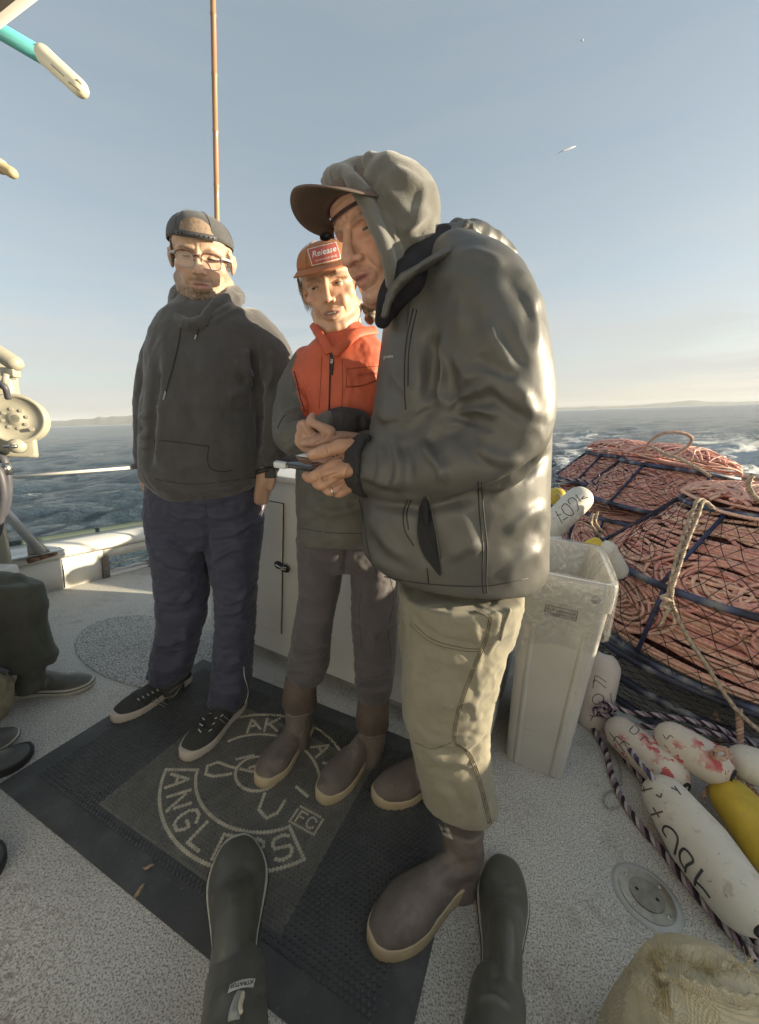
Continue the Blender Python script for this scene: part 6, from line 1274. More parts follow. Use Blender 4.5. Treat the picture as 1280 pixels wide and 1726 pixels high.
# ================================================================== seated people at the left edge, and the photographer's legs
def ankleboot(par, toe, heel, sh, W_=.11, side=1, mat_=None, rim=True, **k):
    V, Q, so_, T, Lf = boot(par, toe, heel, sh, M_rimw if rim else M_black, M_bootk, W_=W_, sole_h=.026, side=side, rim=M_zip if rim else None, **k)
    V = wrinkle(V, Q, .0014, 20, s=8); return finish('boot', V, Q, mat_ or M_bootk, par), V, Q
sp = G(20, 1180); sit = thing('person', (float(sp[0])-.2, float(sp[1]), 0), 'seated person in dark olive trousers and dark ankle boots at the left edge', 'person')
ankleboot(sit, G(160, 1156)+[.0, .0, 0], G(8, 1180)+[0, .02, 0], [(P(52, 1162, 1.43), .050), (P(50, 1140, 1.43), .050), (P(56, 1112, 1.43), .052)], side=1, toe_h=.06, inst=.10)
ankleboot(sit, G(36, 1244), G(-110, 1300), [(P(-60, 1270, 1.22), .05), (P(-65, 1230, 1.22), .052)], side=-1, toe_h=.06, inst=.10)
s = S(); rows(s, [(-60, 66, 975, 1.47, .08, 985), (-50, 76, 1010, 1.46, .085, 1020), (-36, 74, 1050, 1.45, .080), (-12, 86, 1092, 1.44, .078), (4, 92, 1110, 1.435, .078, 1104), (16, 88, 1128, 1.43, .074, 1120)], sq=2.1)
kn = P(8, 1000, 1.47)
s.tube([kn, kn+[-.25, -.06, .02], kn+[-.5, -.12, .04]], [.088, .098, .11], n=24, rnd=True)
V, Q = remesh(s, .006, 7); V = folds(V, Q, [(8, 7, [(20, 970), (50, 985), (66, 1020)], 1), (-7, 7, [(10, 1000), (25, 1040), (20, 1090)]), (8, 8, [(45, 1010), (50, 1060), (65, 1110)]), (-6, 6, [(60, 1050), (72, 1080), (84, 1105)])]); V = wrinkle(V, Q, .003, 12, s=91); trs = finish('trousers', V, Q, M_olive, sit)
k2 = G(-100, 1280)+[-.02, -.02, .46]
s = S(); s.tube([G(-95, 1285)+[0, 0, .1], k2], [.07, .085], n=20); s.tube([k2, k2+[-.25, .05, .03], kn+[-.5, -.30, .04]], [.088, .098, .11], n=24, rnd=True); s.ell(kn+[-.55, -.2, .05], (.17, .19, .13)); V, Q = remesh(s, .007, 6); V = wrinkle(V, Q, .003, 12, s=92); finish('trousers', V, Q, M_olive, sit)
s = S(); s.ell(kn+[-.58, -.2, .33], (.13, .2, .32)); s.ell(kn+[-.58, -.2, .58], (.11, .22, .10)); V, Q = remesh(s, .008, 6); V = wrinkle(V, Q, .006, 8, s=93); finish('jacket', V, Q, M_olive, sit)
s = S(); s.tube([P(34, 1140, 1.425), P(34, 1118, 1.425)], .046, n=24); s.obj('sock', pm('white_sock', (.55, .55, .54), .9, bump=.3, bs=300), sit)
bnch = thing('side_bench', (float(kn[0])-.62, float(kn[1])-.2, 0), 'white moulded side bench under the seated person at the left', 'bench')
s = S(); s.box((kn[0]-.75, kn[1]-.25, .19), (.33, .75, .19), bev=.02); flat_shade(s.obj('seat', M_gel, bnch))
sp = G(-40, 1310); sit2 = thing('person', (float(sp[0])-.2, float(sp[1]), 0), 'person of whom only grey clog toes reach in at the lower left edge', 'person')
M_clog = pm('grey_clog', (.085, .09, .085), .6, var=.2, vs=20, bump=.1, bs=100)
ankleboot(sit2, G(58, 1268), G(-100, 1350), [(P(-50, 1310, 1.08), .045), (P(-52, 1290, 1.08), .045)], side=1, mat_=M_clog, rim=False, toe_h=.05, inst=.075)
ankleboot(sit2, G(12, 1440), G(-110, 1520), [(P(-70, 1470, .8), .045), (P(-72, 1450, .8), .045)], side=-1, mat_=M_clog, rim=False, toe_h=.05, inst=.075)
s = S(); q = P(-52, 1290, 1.08); q2 = P(-72, 1450, .8)
for a in (q, q2): s.tube([a, a+[-.10, .0, .36]], [.06, .085], n=20)
s.tube([q+[-.10, 0, .36], q+[-.55, -.05, .42]], [.09, .11], n=20, rnd=True); s.tube([q2+[-.10, 0, .36], q+[-.55, -.2, .42]], [.09, .11], n=20, rnd=True); V, Q = remesh(s, .008, 5); V = wrinkle(V, Q, .004, 11, s=95); finish('trousers', V, Q, M_slack, sit2)
# tan shaft at the very edge
tb_ = thing('canvas_bag', tuple(G(-8, 1215)), 'edge of a tan canvas bag standing beside the dark boots at the left', 'bag')
s = S(); pell(s, -12, 1172, 1.32, 26, 46, .06); V, Q = remesh(s, .006, 3); V = wrinkle(V, Q, .006, 18, s=7); finish('bag_body', V, Q, pm('tan_canvas', (.34, .29, .19), .95, var=.2, vs=30, bump=.5, bs=200), tb_)
s = S(); s.tube([P(-30, 1132, 1.3), P(-10, 1126, 1.28), P(12, 1134, 1.3)], .01, n=10); s.obj('bag_rim', pm('bag_trim', (.10, .10, .11), .8), tb_)

pho = thing('person', (0.05, .25, 0), 'photographer\'s own legs in dark rubber boots stretched out at the bottom', 'person')
def pboot(toe, heel, sh, side, W_):
    V, Q, so_, T, Lf = boot(pho, toe, heel, sh, M_rimw, M_bootk, W_=W_, sole_h=.030, side=side, rim=M_zip, toe_h=.072, inst=.145)
    return V, Q
V, Q = pboot(G(401, 1424, .0)+[0, .0, 0], np.array([-.238, .54, 0]), [(np.array([-.236, .585, .085]), .060), (np.array([-.200, .48, .155]), .060), (np.array([-.145, .32, .24]), .058)], -1, .150)
V = folds(V, Q, [(-3, 6, [(405, 1455), (430, 1475), (442, 1500)]), (3, 8, [(400, 1600), (430, 1610), (455, 1640)]), (-4, 6, [(430, 1680), (445, 1672), (460, 1690)])]); V = wrinkle(V, Q, .0012, 14, s=18)
pb1 = finish('boot', V, Q, M_bootk, pho); tr = bvh(V, Q)
v2 = []; f2 = []
for j in range(4):
    for i in range(9): u_ = -1+2*i/8; v2.append((u_, (j/3-.5)*2+.45*(1-u_*u_)))
f2 = [(j*9+i, j*9+i+1, (j+1)*9+i+1, (j+1)*9+i) for j in range(3) for i in range(8)]
decal('boot_label', v2, f2, aff(407, 1664, 21, -5, 2, -7.5), tr, M_ink, pb1, .0015)
tv, tf = text_mesh('XTRATUF', 1.0, bold=.01); decal('label_text', tv, tf, aff(407.5, 1661, -8.8, 1.8, -.8, 9.5), tr, M_dark, pb1, .0025)
s = seam(tr, [(404, 1682), (398, 1700), (394, 1720)], .010, .0015); s.obj('pull_tab', pm('tab_grey', (.34, .35, .33), .7), pb1)
s = seam(tr, [(408, 1686), (404, 1704), (404, 1720)], .0035, .010); s.obj('tab_edge', pm('tab_tan', (.6, .52, .38), .6), pb1)
V, Q = pboot(G(851, 1456), np.array([.325, .555, 0]), [(np.array([.318, .585, .085]), .056), (np.array([.268, .48, .155]), .055), (np.array([.195, .32, .24]), .055)], 1, .130)
V = folds(V, Q, [(3, 7, [(825, 1480), (850, 1500), (870, 1495)]), (-4, 8, [(820, 1560), (840, 1600), (840, 1660)]), (5, 5, [(800, 1690), (830, 1680), (862, 1700)])]); V = wrinkle(V, Q, .0012, 14, s=19)
finish('boot', V, Q, M_bootk, pho)
for p0, kk in ((np.array([-.145, .32, .24]), -1), (np.array([.195, .32, .24]), 1)):
    s = S(); k_ = np.array([kk*.20, .04, .44]); s.tube([p0-[0, 0, .03], k_], [.068, .085], n=20); s.tube([k_, k_+[-kk*.08, -.40, .03]], [.09, .115], n=20, rnd=True); V, Q = remesh(s, .007, 5); V = wrinkle(V, Q, .004, 11, s=96); finish('trousers', V, Q, M_slack, pho)
st_ = thing('crate_seat', (0, -.35, 0), 'grey plastic tote the photographer sits on', 'tote')
s = S(); s.box((0, -.45, .21), (.34, .28, .21), bev=.02); flat_shade(s.obj('tote_body', pm('grey_tote', (.28, .29, .30), .5), st_)); s = S(); s.box((0, -.45, .425), (.36, .30, .02), bev=.008); flat_shade(s.obj('tote_lid', bpy.data.materials['grey_tote'], st_))
# ================================================================== slim bin with a clear liner
bl, bb = G(851, 1282)[:2], G(950, 1316)[:2]; e_ = BU; w0 = float((bb-bl)@e_); bc = (bl+bb)/2+BV*.21
bn = thing('rubbish_bin', (float(bc[0]), float(bc[1]), 0), 'tall narrow grey plastic rubbish bin lined with a clear bag beside the pots', 'rubbish bin')
HB = .80
def rrect(hw, hd, r, n=5): return rr(-hw, -hd, hw, hd, r, n)
def bring(k, z, gx=0.0, r=.03):
    hw = (w0/2+.034*k)+gx; hd = (.205+.045*k)+gx
    return [np.array([bc[0]+x*BU[0]+y_*BV[0], bc[1]+x*BU[1]+y_*BV[1], z]) for x, y_ in rrect(hw, hd, r)]
M_bin = pm('grey_bin_plastic', (.50, .485, .45), .45, var=.07, vs=6, bump=.12, bs=160, spots=[((.22, .20, .17), 25, .68, .05, .4)])
s = S(); s.loft([bring(0, .0), bring(.01, .008), bring(.45, HB*.45), bring(.93, HB-.10), bring(.95, HB-.098, .008), bring(1.0, HB-.012, .010), bring(1.0, HB, .006), bring(1.0, HB, -.006), bring(.9, HB-.12, -.006), bring(.05, .03, -.006)]); V, Fc = s.arr(); bo_ = mesh('bin_body', V, Fc, M_bin, bn); flat_shade(bo_, 30)
def bpt(u_, z, off=.0):   # point on the narrow front face
    k = z/HB; hw = w0/2+.034*k; hd = .205+.045*k; return np.array([bc[0]+u_*hw*BU[0]-(hd+off)*BV[0], bc[1]+u_*hw*BU[1]-(hd+off)*BV[1], z])
for u_ in (-.62, .62):     # raised corner ribs
    s = S(); s.tube([bpt(u_, .01, -.004), bpt(u_, .30, -.004), bpt(u_*1.0, .60, -.004)], [.012, .012, .010], n=12, flat=1.0, rnd=True); s.obj('corner_rib', M_bin, bn)
s = S(); s.tube([bpt(-.6, .17, -.0008), bpt(.6, .17, -.0008)], .0016, n=6); s.obj('mould_line', M_bin, bn)
s = S(); s.loft([[bpt(u_, z, .0095) for u_ in (-.60, .42)] for z in (HB-.085, HB-.04)], cap=False, closed=False); s.obj('hand_hold', pm('bin_recess', (.19, .185, .175), .6), bn)
s = S(); s.loft([[bpt(-.60, HB-.088, .008), bpt(.44, HB-.088, .008)], [bpt(-.60, HB-.088, .014), bpt(.44, HB-.088, .014)], [bpt(-.60, HB-.094, .014), bpt(.44, HB-.094, .014)]], cap=False, closed=False); s.obj('hand_hold_lip', M_bin, bn)
s = S(); c_ = bpt(.66, HB-.055, .011); s.tube([c_-np.r_[BV, 0]*-.002, c_-np.r_[BV, 0]*.002], .014, n=20); s.obj('round_grommet', pm('grommet', (.28, .28, .27), .5), bn)
# maker's plate
c1, c2 = bpt(-.42, HB-.150, .0), bpt(.40, HB-.115, .0)
k_ = .0035
def plate(name, u0, u1, z0, z1, off, m):
    s = S(); s.loft([[bpt(u0, z0, off), bpt(u1, z0, off)], [bpt(u0, z1, off), bpt(u1, z1, off)]], cap=False, closed=False); return s.obj(name, m, bn, smooth=False)
pl_ = plate('name_plate', -.40, .36, HB-.150, HB-.112, .004, pm('plate_dark', (.06, .06, .058), .5)); plate('plate_face', -.37, .33, HB-.136, HB-.1145, .0048, pm('plate_light', (.42, .41, .38), .5)); plate('plate_band', -.37, .33, HB-.148, HB-.139, .0048, pm('plate_mid', (.25, .25, .24), .5))
tv, tf = text_mesh('Rubbermaid', 1.0, bold=.012); tv = np.array(tv); mx_ = np.abs(tv[:, 0]).max(); zc_ = HB-.1255
mesh('plate_lettering', [bpt(-.02+.33*x/mx_, zc_+y_*.021, .0056) for x, y_, _ in tv], tf, M_dark, bn, smooth=False)
tv, tf = text_mesh('COMMERCIAL PRODUCTS', 1.0); tv = np.array(tv); mx_ = np.abs(tv[:, 0]).max()
mesh('plate_lettering', [bpt(-.02+.30*x/mx_, HB-.1435+y_*.009, .0056) for x, y_, _ in tv], tf, M_dark, bn, smooth=False)
# clear liner folded over the rim
mb = bpy.data.materials.new('clear_film'); mb.use_nodes = True; t = mb.node_tree; t.nodes.clear(); l = t.links.new
tcx = N(t, 'ShaderNodeTexCoord'); nx = N(t, 'ShaderNodeTexNoise', Scale=26.0, Detail=4.0, Distortion=1.6); l(tcx.outputs['Object'], nx.inputs['Vector']); bpx = N(t, 'ShaderNodeBump', Strength=.6, Distance=.01); l(nx.outputs['Fac'], bpx.inputs['Height'])
ta, ga, da = N(t, 'ShaderNodeBsdfTransparent'), N(t, 'ShaderNodeBsdfGlossy', Roughness=.16), N(t, 'ShaderNodeBsdfDiffuse'); da.inputs[0].default_value = (.62, .62, .60, 1); l(bpx.outputs[0], ga.inputs['Normal']); l(bpx.outputs[0], da.inputs['Normal'])
ta.inputs[0].default_value = (.96, .96, .96, 1)
m1 = N(t, 'ShaderNodeMixShader'); m2 = N(t, 'ShaderNodeMixShader'); rx = N(t, 'ShaderNodeMapRange'); rx.inputs['From Min'].default_value = .42; rx.inputs['From Max'].default_value = .75; rx.inputs['To Min'].default_value = .07; rx.inputs['To Max'].default_value = .40; l(nx.outputs['Fac'], rx.inputs['Value'])
l(rx.outputs[0], m1.inputs[0]); l(ta.outputs[0], m1.inputs[1]); l(da.outputs[0], m1.inputs[2]); m2.inputs[0].default_value = .13; l(m1.outputs[0], m2.inputs[1]); l(ga.outputs[0], m2.inputs[2]); ox = N(t, 'ShaderNodeOutputMaterial'); l(m2.outputs[0], ox.inputs[0])
def liner():
    V, Fc, n = [], [], 96
    base = np.array(bring(1.0, HB, 0, .035)); idx = np.linspace(0, len(base), n, endpoint=False); cen = base.mean(0)
    bs = np.array([base[int(i) % len(base)]*(1-(i % 1))+base[(int(i)+1) % len(base)]*(i % 1) for i in idx]); levels = [(-.5, -.36), (-.12, -.10), (-.03, -.010), (.006, -.012), (.009, .013), (.0, .019), (-.05, .021), (-.11, .020), (-.16, .022), (-.21, .018), (-.245, .014)]
    for j, (dz, of) in enumerate(levels):
        for i in range(n):
            d = bs[i]-cen; d[2] = 0; d /= np.linalg.norm(d); a = i/n*2*math.pi
            w = fbm(np.array([[a*5, j*.8, 3.0]]), 3, 4)[0]; sag = .06*fbm(np.array([[a*1.3, 0, 9.0]]), 2, 5)[0]*(j/10) if j > 5 else 0
            rib = .006*math.sin(a*23+2*w)+.008*w if j != 3 else .002*w
            p = bs[i]+d*(max(of, -.34)+rib*(1 if j > 4 else .8)); 
            if j == 0: p = cen+(bs[i]-cen)*.62
            V.append(p+[0, 0, dz+sag])
    for j in range(len(levels)-1):
        for i in range(n): k = (i+1) % n; Fc.append((j*n+i, j*n+k, (j+1)*n+k, (j+1)*n+i))
    o = mesh('bin_liner', V, Fc, mb, bn); s_ = o.modifiers.new('s', 'SUBSURF'); s_.levels = 1; s_.render_levels = 1
liner()

# ================================================================== ropes, pots, buoys
M_salmon = pm('salmon_rope', attr=True, rough=.85, var=.18, vs=30, bump=.6, bs=350, bumpd=.003)
M_bluebar = pm('blue_pot_bar', (.040, .048, .115), .55, var=.25, vs=20, bump=.2, bs=90)
M_wrap = pm('taped_pot_ring', attr=True, rough=.6, var=.25, vs=40, bump=.3, bs=120)
M_net = pm('tarred_twine', (.030, .024, .026), .8, var=.2)
def rope_tube(s_V, s_F, s_C, pts, r, cols, n=5):
    pts = np.asarray(pts); m = len(pts); T_ = np.gradient(pts, axis=0); T_ /= np.linalg.norm(T_, axis=1, keepdims=True)+1e-9
    up = np.tile(np.array([.13, .21, .97]), (m, 1)); A_ = np.cross(T_, up); A_ /= np.linalg.norm(A_, axis=1, keepdims=True)+1e-9; B_ = np.cross(T_, A_)
    th = np.arange(n)*2*math.pi/n; ph = np.arange(m)[:, None]*.55+th[None]
    V = pts[:, None]+r*(np.cos(ph)[..., None]*A_[:, None]+np.sin(ph)[..., None]*B_[:, None]); n0 = sum(len(v) for v in s_V)
    s_V.append(V.reshape(-1, 3)); i = np.arange(m-1)[:, None]; j = np.arange(n)[None]; jn = (j+1) % n
    s_F.append((np.stack([i*n+j, i*n+jn, (i+1)*n+jn, (i+1)*n+j], -1)+n0).reshape(-1, 4))
    c = np.where(((np.arange(m)[:, None]+np.arange(n)[None]*2) % 5 < 2)[..., None], cols[1], cols[0]); s_C.append(c.reshape(-1, 3))
def resample(pts, step):
    pts = np.asarray(pts); d = np.r_[0, np.cumsum(np.linalg.norm(np.diff(pts, axis=0), axis=1))]; n = max(3, int(d[-1]/step)); t = np.linspace(0, d[-1], n); return np.stack([np.interp(t, d, pts[:, k]) for k in range(3)], 1)
SAL = [((.75, .34, .26), (.82, .53, .45)), ((.79, .39, .30), (.84, .59, .50)), ((.70, .29, .25), (.80, .49, .43)), ((.81, .46, .33), (.86, .64, .53))]

def pot(c, prof, tilt, label, seed, rope=True, step=.016, rr_=.0075, nets=44, bars=8, dark=False, mound=.07, loops=60, ringr=.015, coil_label=None, net_r=.0016):
    """prof: [(radius, z)] rings from bottom to top"""
    c = np.array([c[0], c[1], 0.0]); R_ = np.array(Matrix.Rotation(math.radians(tilt[1]), 3, Vector((math.cos(math.radians(tilt[0])), math.sin(math.radians(tilt[0])), 0)))); z0 = prof[0][1]
    piv = np.array([0, 0, z0]); T = lambda V: (np.asarray(V, float)-piv)@R_.T+piv+c
    rt = thing('crab_pot', tuple(c+[0, 0, z0]), label, 'crab pot', 'conical crab pots stacked at the stern'); rng = np.random.RandomState(seed)
    for k, (r, z) in enumerate(prof):
        th = np.linspace(0, 2*math.pi, 130); Vs, Fs, Cs = [], [], []
        pts = T(np.stack([np.cos(th)*r, np.sin(th)*r, z+.004*np.sin(th*3+k)], 1)); n = 10; rope_tube(Vs, Fs, Cs, pts, ringr*(1 if k != 1 else 1.15), (np.array((.075, .085, .12)), np.array((.16, .17, .20))), 10)
        V, Fq = np.concatenate(Vs), np.concatenate(Fs); m_ = len(th); wr = (np.arange(m_)//3 % 3 == 0); cc = np.where(wr[:, None, None], np.array((.028, .03, .05)), np.where((rng.rand(m_)[:, None, None] > .75), np.array((.22, .22, .23)), np.array((.070, .085, .155)) if not dark else np.array((.045, .05, .08))))*np.ones((m_, 10, 3))
        mesh('ring', V, Fq, M_wrap, rt, col=cc.reshape(-1, 3))
    for i in range(bars):
        a = 2*math.pi*(i+.35)/bars
        for (r1_, z1_), (r2_, z2_) in zip(prof[:-1], prof[1:]):
            s = S(); s.tube(T([(math.cos(a)*r1_, math.sin(a)*r1_, z1_), (math.cos(a+.03)*r2_, math.sin(a+.03)*r2_, z2_)]), .0095, n=8); s.obj('frame_bar', M_bluebar, rt)
    # netting
    Vs, Fs, Cs = [], [], []; zz = np.array([p[1] for p in prof]); rr2 = np.array([p[0] for p in prof])
    tot = np.r_[0, np.cumsum(np.hypot(np.diff(zz), np.diff(rr2)))]
    for d in (-1, 1):
        for i in range(nets):
            t = np.linspace(0, 1, 22); L_ = t*tot[-1]; r = np.interp(L_, tot, rr2)+.010+.006*np.sin(t*30+i*2.1); z = np.interp(L_, tot, zz); a = 2*math.pi*i/nets+d*t*1.05+.03*np.sin(t*17+i)
            rope_tube(Vs, Fs, Cs, T(np.stack([np.cos(a)*r, np.sin(a)*r, z], 1)), net_r, (np.zeros(3), np.zeros(3)), 4)
    o = mesh('netting', np.concatenate(Vs), np.concatenate(Fs), M_net, rt); o['kind'] = 'stuff'
    if rope:
        Vs, Fs, Cs = [], [], []; hgt = zz[-1]-zz[0]
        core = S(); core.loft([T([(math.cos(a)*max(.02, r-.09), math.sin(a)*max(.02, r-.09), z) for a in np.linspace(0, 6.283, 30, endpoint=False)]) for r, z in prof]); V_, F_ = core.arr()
        def lay(rad_off, zt, amp, fr, tl, ph, a0=0, a1=2*math.pi, rs=None):
            n = max(20, int((a1-a0)*.6/ .016)); a = np.linspace(a0, a1, n); z = zt+tl*np.cos(a-ph)+amp*np.sin(a*fr+ph)+amp*.5*np.sin(a*fr*2.3+ph*2); z = np.clip(z, zz[0]+.01, zz[-1]+.03); r = np.interp(z, zz, rr2)-rad_off+amp*.15*np.sin(a*fr*1.7+ph)
            p = resample(T(np.stack([np.cos(a)*r, np.sin(a)*r, z], 1)), step); rope_tube(Vs, Fs, Cs, p, rr_, [np.array(x) for x in SAL[rng.randint(4)]])
        for i in range(loops):
            zt = zz[0]+hgt*(i+rng.rand())/loops; lay(.026+rng.rand()*.020, zt, .003+.008*rng.rand(), rng.randint(2, 5), rng.normal(0, .016), rng.rand()*6.28)
        for i in range(int(loops*.9)):
            zt = zz[0]+hgt*rng.rand(); lay(.036+rng.rand()*.03, zt, .012+.015*rng.rand(), rng.randint(2, 6), rng.normal(0, .06), rng.rand()*6.28)
        for i_ in range(9):   # oval eddies of coiled line lying against the sides
            a = i_*6.28/9+rng.rand()*.4; zc_ = zz[0]+hgt*(.22+.45*rng.rand()); Rm = min(.26, hgt*.30)*(.8+.4*rng.rand()); asp = .50+.2*rng.rand(); nR = int(Rm/(rr_*2.6))
            for k in range(nR):
                R1_ = .022+Rm*k/nR; th = np.linspace(0, 6.4, 60)+rng.rand()*6; jx, jz = rng.normal(0, .008), rng.normal(0, .006)
                da = (R1_*1.45*np.cos(th)+jx)/np.interp(zc_, zz, rr2); z = zc_+jz+R1_*asp*np.sin(th)+.012*np.sin(th*2+k); z = np.clip(z, zz[0]+.01, zz[-1]); r = np.interp(z, zz, rr2)-.008-.010*(1-k/nR)-.008*rng.rand()
                rope_tube(Vs, Fs, Cs, resample(T(np.stack([np.cos(a+da)*r, np.sin(a+da)*r, z], 1)), step), rr_, [np.array(x) for x in SAL[rng.randint(4)]])
        for i in range(int(loops*.55)):   # stray figure-of-eight loops lying on the sides
            a = rng.rand()*6.28; zc_ = zz[0]+hgt*(.12+.55*rng.rand()); R1_ = .06+.10*rng.rand(); th = np.linspace(0, 6.28*(.6+.5*rng.rand()), 40)+rng.rand()*6
            da = R1_*np.cos(th)*1.7/np.interp(zc_, zz, rr2); z = zc_+R1_*.62*np.sin(th)+.35*R1_*np.cos(th*.5); z = np.clip(z, zz[0]+.01, zz[-1]); r = np.interp(z, zz, rr2)-.012-.008*rng.rand()
            rope_tube(Vs, Fs, Cs, resample(T(np.stack([np.cos(a+da)*r, np.sin(a+da)*r, z], 1)), step), rr_, [np.array(x) for x in SAL[rng.randint(4)]])
        rt_, zt_ = prof[-1]     # mound on top
        for i in range(26):
            f = 1-i/26; th = np.linspace(0, 2*math.pi, 70)+rng.rand()*6; R2 = rt_*.97*f+.02; e = .12*rng.rand(); off = np.array([rng.normal(0, .02), rng.normal(0, .02)])
            x = np.cos(th)*R2*(1+e*np.cos(th))+off[0]; y_ = np.sin(th)*R2+off[1]; z = zt_+.005+mound*np.sqrt(np.clip(1-(np.hypot(x, y_)/(rt_*1.05))**2, 0, 1))+.010*np.sin(th*3+i)+rng.rand()*.014
            rope_tube(Vs, Fs, Cs, resample(T(np.stack([x, y_, z], 1)), step), rr_, [np.array(x_) for x_ in SAL[rng.randint(4)]])
        for i in range(34):
            a = rng.rand()*6.28; L_ = np.linspace(-1, 1, 50); off = rt_*.75*(rng.rand()*2-1); x = L_*rt_*.95; y_ = off+.06*np.sin(L_*2.2+i)+0*x; k = np.hypot(x, y_) < rt_*1.02; x, y_ = x[k], y_[k]
            if len(x) < 8: continue
            z = zt_+.012+mound*np.sqrt(np.clip(1-(np.hypot(x, y_)/(rt_*1.05))**2, 0, 1))+.012+.008*np.sin(L_[k]*4+i); X = x*math.cos(a)-y_*math.sin(a); Y_ = x*math.sin(a)+y_*math.cos(a)
            rope_tube(Vs, Fs, Cs, resample(T(np.stack([X, Y_, z], 1)), step), rr_, [np.array(x_) for x_ in SAL[rng.randint(4)]])
        cr_ = tag(thing('rope_coil', tuple(c+[0, 0, z0]), coil_label, 'rope'), None, None, 'salmon rope coils packed in the pots')
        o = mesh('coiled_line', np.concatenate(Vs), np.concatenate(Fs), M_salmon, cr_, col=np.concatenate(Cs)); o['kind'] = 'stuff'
        mesh('shade_core', V_, F_, pm('rope_shadow_core', (.10, .035, .028), .95, var=.3, vs=30, bump=.6, bs=60, bumpd=.01) if not bpy.data.materials.get('rope_shadow_core') else bpy.data.materials['rope_shadow_core'], cr_)  # dark solid core, its colour stands in for shade between the coils
    return T
pc1 = (1.92, 1.90)
T1 = pot(pc1, [(.70, .27), (.66, .62), (.345, .965)], (30, 2.0), 'nearest blue ringed conical pot crammed with salmon rope, at the right edge', 1, step=.011, rr_=.0088, loops=50, nets=50, net_r=.0017, bars=6, mound=.10, coil_label='salmon rope coiled inside the nearest pot at the right edge')
pot((1.90, 1.92), [(.73, .03), (.715, .13), (.70, .235)], (0, 0), 'dark empty netted pot lying flat under the nearest rope filled pot', 2, rope=False, dark=True, nets=50, ringr=.017)
pot((2.33, 3.10), [(.68, .04), (.64, .36), (.60, .66)], (0, 0), 'lower pot of the middle stack behind the bin, mostly hidden', 3, step=.02, loops=46, nets=34, mound=.01, coil_label='salmon rope in the lower pot of the middle stack')
pot((2.33, 3.10), [(.62, .76), (.385, 1.08)], (75, 5), 'tilted rope filled pot on top of the middle stack with a loop above it', 4, step=.015, loops=44, nets=40, mound=.16, bars=6, coil_label='salmon rope heaped in the tilted middle pot with a loose loop on top')
pot((2.50, 3.86), [(.66, .04), (.62, .42), (.60, .74)], (0, 0), 'lower pot of the farthest stack near the stern wall', 5, step=.022, loops=40, nets=34, mound=.01, coil_label='salmon rope in the lower pot of the farthest stack')
pot((2.42, 3.86), [(.60, .84), (.36, 1.12)], (60, 3), 'farthest rope filled pot against the wake beside the man\'s elbow', 6, step=.018, loops=38, nets=36, mound=.14, bars=6, coil_label='salmon rope heaped in the farthest pot near the stern')

def strand_rope(name, pts, r, cols, label, pitch=.05, n=3, step=.006, par=None, group=None, lone=True):
    """laid rope: real twisted strands"""
    pts = resample(smooth_poly(pts, 10), step); m = len(pts); T_ = np.gradient(pts, axis=0); T_ /= np.linalg.norm(T_, axis=1, keepdims=True)+1e-9
    A_ = np.zeros_like(pts); a = np.cross(T_[0], [.1, .2, .97]); a /= np.linalg.norm(a)
    for i in range(m): a = a-T_[i]*(a@T_[i]); a /= np.linalg.norm(a)+1e-9; A_[i] = a
    B_ = np.cross(T_, A_); d = np.r_[0, np.cumsum(np.linalg.norm(np.diff(pts, axis=0), axis=1))]; Vs, Fs, Cs = [], [], []
    for k in range(n):
        ph = d/pitch*2*math.pi+k*2*math.pi/n; q = pts+(np.cos(ph)[:, None]*A_+np.sin(ph)[:, None]*B_)*r*.52; c = np.array(cols[k % len(cols)]); rope_tube(Vs, Fs, Cs, q, r*.54, (c, c*.85), 6)
    o = mesh(name, np.concatenate(Vs), np.concatenate(Fs), M_salmon, par, col=np.concatenate(Cs), origin=None if par is not None else tuple(pts[0]))
    if label: tag(o, label, 'rope', group)
    return o
PUR = [(.30, .22, .27), (.50, .44, .46), (.035, .02, .035)]
TAN = [(.46, .37, .28), (.50, .41, .31), (.40, .32, .24)]
PNK = [(.56, .36, .27), (.60, .42, .32), (.52, .32, .24)]
gz = lambda px, py, z: G(px, py, z)
# loose loop over the middle pot, ties and lines
strand_rope('rope', [P(1085, 760, 2.65), P(1098, 742, 2.62), P(1120, 730, 2.6), P(1148, 729, 2.6), P(1166, 738, 2.62), P(1160, 752, 2.66), P(1135, 768, 2.7)], .011, PNK, 'loose pink rope loop standing up above the middle pot', .05, step=.012)
strand_rope('rope', [P(1098, 752, 2.45), P(1120, 764, 2.35), P(1150, 775, 2.25), P(1178, 790, 2.15), P(1198, 803, 2.1)], .009, TAN, 'tan line running from the middle pot down to the nearest pot', .04, step=.01)
tn = onto(bvh_obj([o for o in bpy.data.objects if o.name == 'shade_core'][0]), [(1, 1)]) if False else None
def yy(px, py, dy): return P(px, py, dy)
strand_rope('rope', [P(1195, 850, 1.62), P(1178, 842, 1.60), P(1168, 862, 1.57), P(1150, 910, 1.50), P(1138, 950, 1.45), P(1128, 1000, 1.40)], .0095, TAN, 'doubled tan lashing rope tied over the nearest pot ring', .03, step=.008)
strand_rope('rope', [P(1202, 856, 1.63), P(1186, 845, 1.60), P(1177, 868, 1.56), P(1158, 915, 1.49), P(1145, 955, 1.44), P(1132, 1000, 1.39), P(1138, 1030, 1.37), P(1160, 1075, 1.35), P(1190, 1120, 1.33), P(1222, 1170, 1.30), P(1250, 1205, 1.27), P(1290, 1240, 1.26)], .0095, TAN, 'tan lashing line hanging from the knot across the nearest pot to the right edge', .03, step=.008)
kn_ = [P(1124+8*math.cos(t)*1.0, 1000+t*2.2, 1.385+.012*math.sin(t)) for t in np.linspace(0, 14, 34)]
strand_rope('rope', kn_, .0085, TAN, 'wound tan knot on the lashing rope of the nearest pot', .03, step=.008)
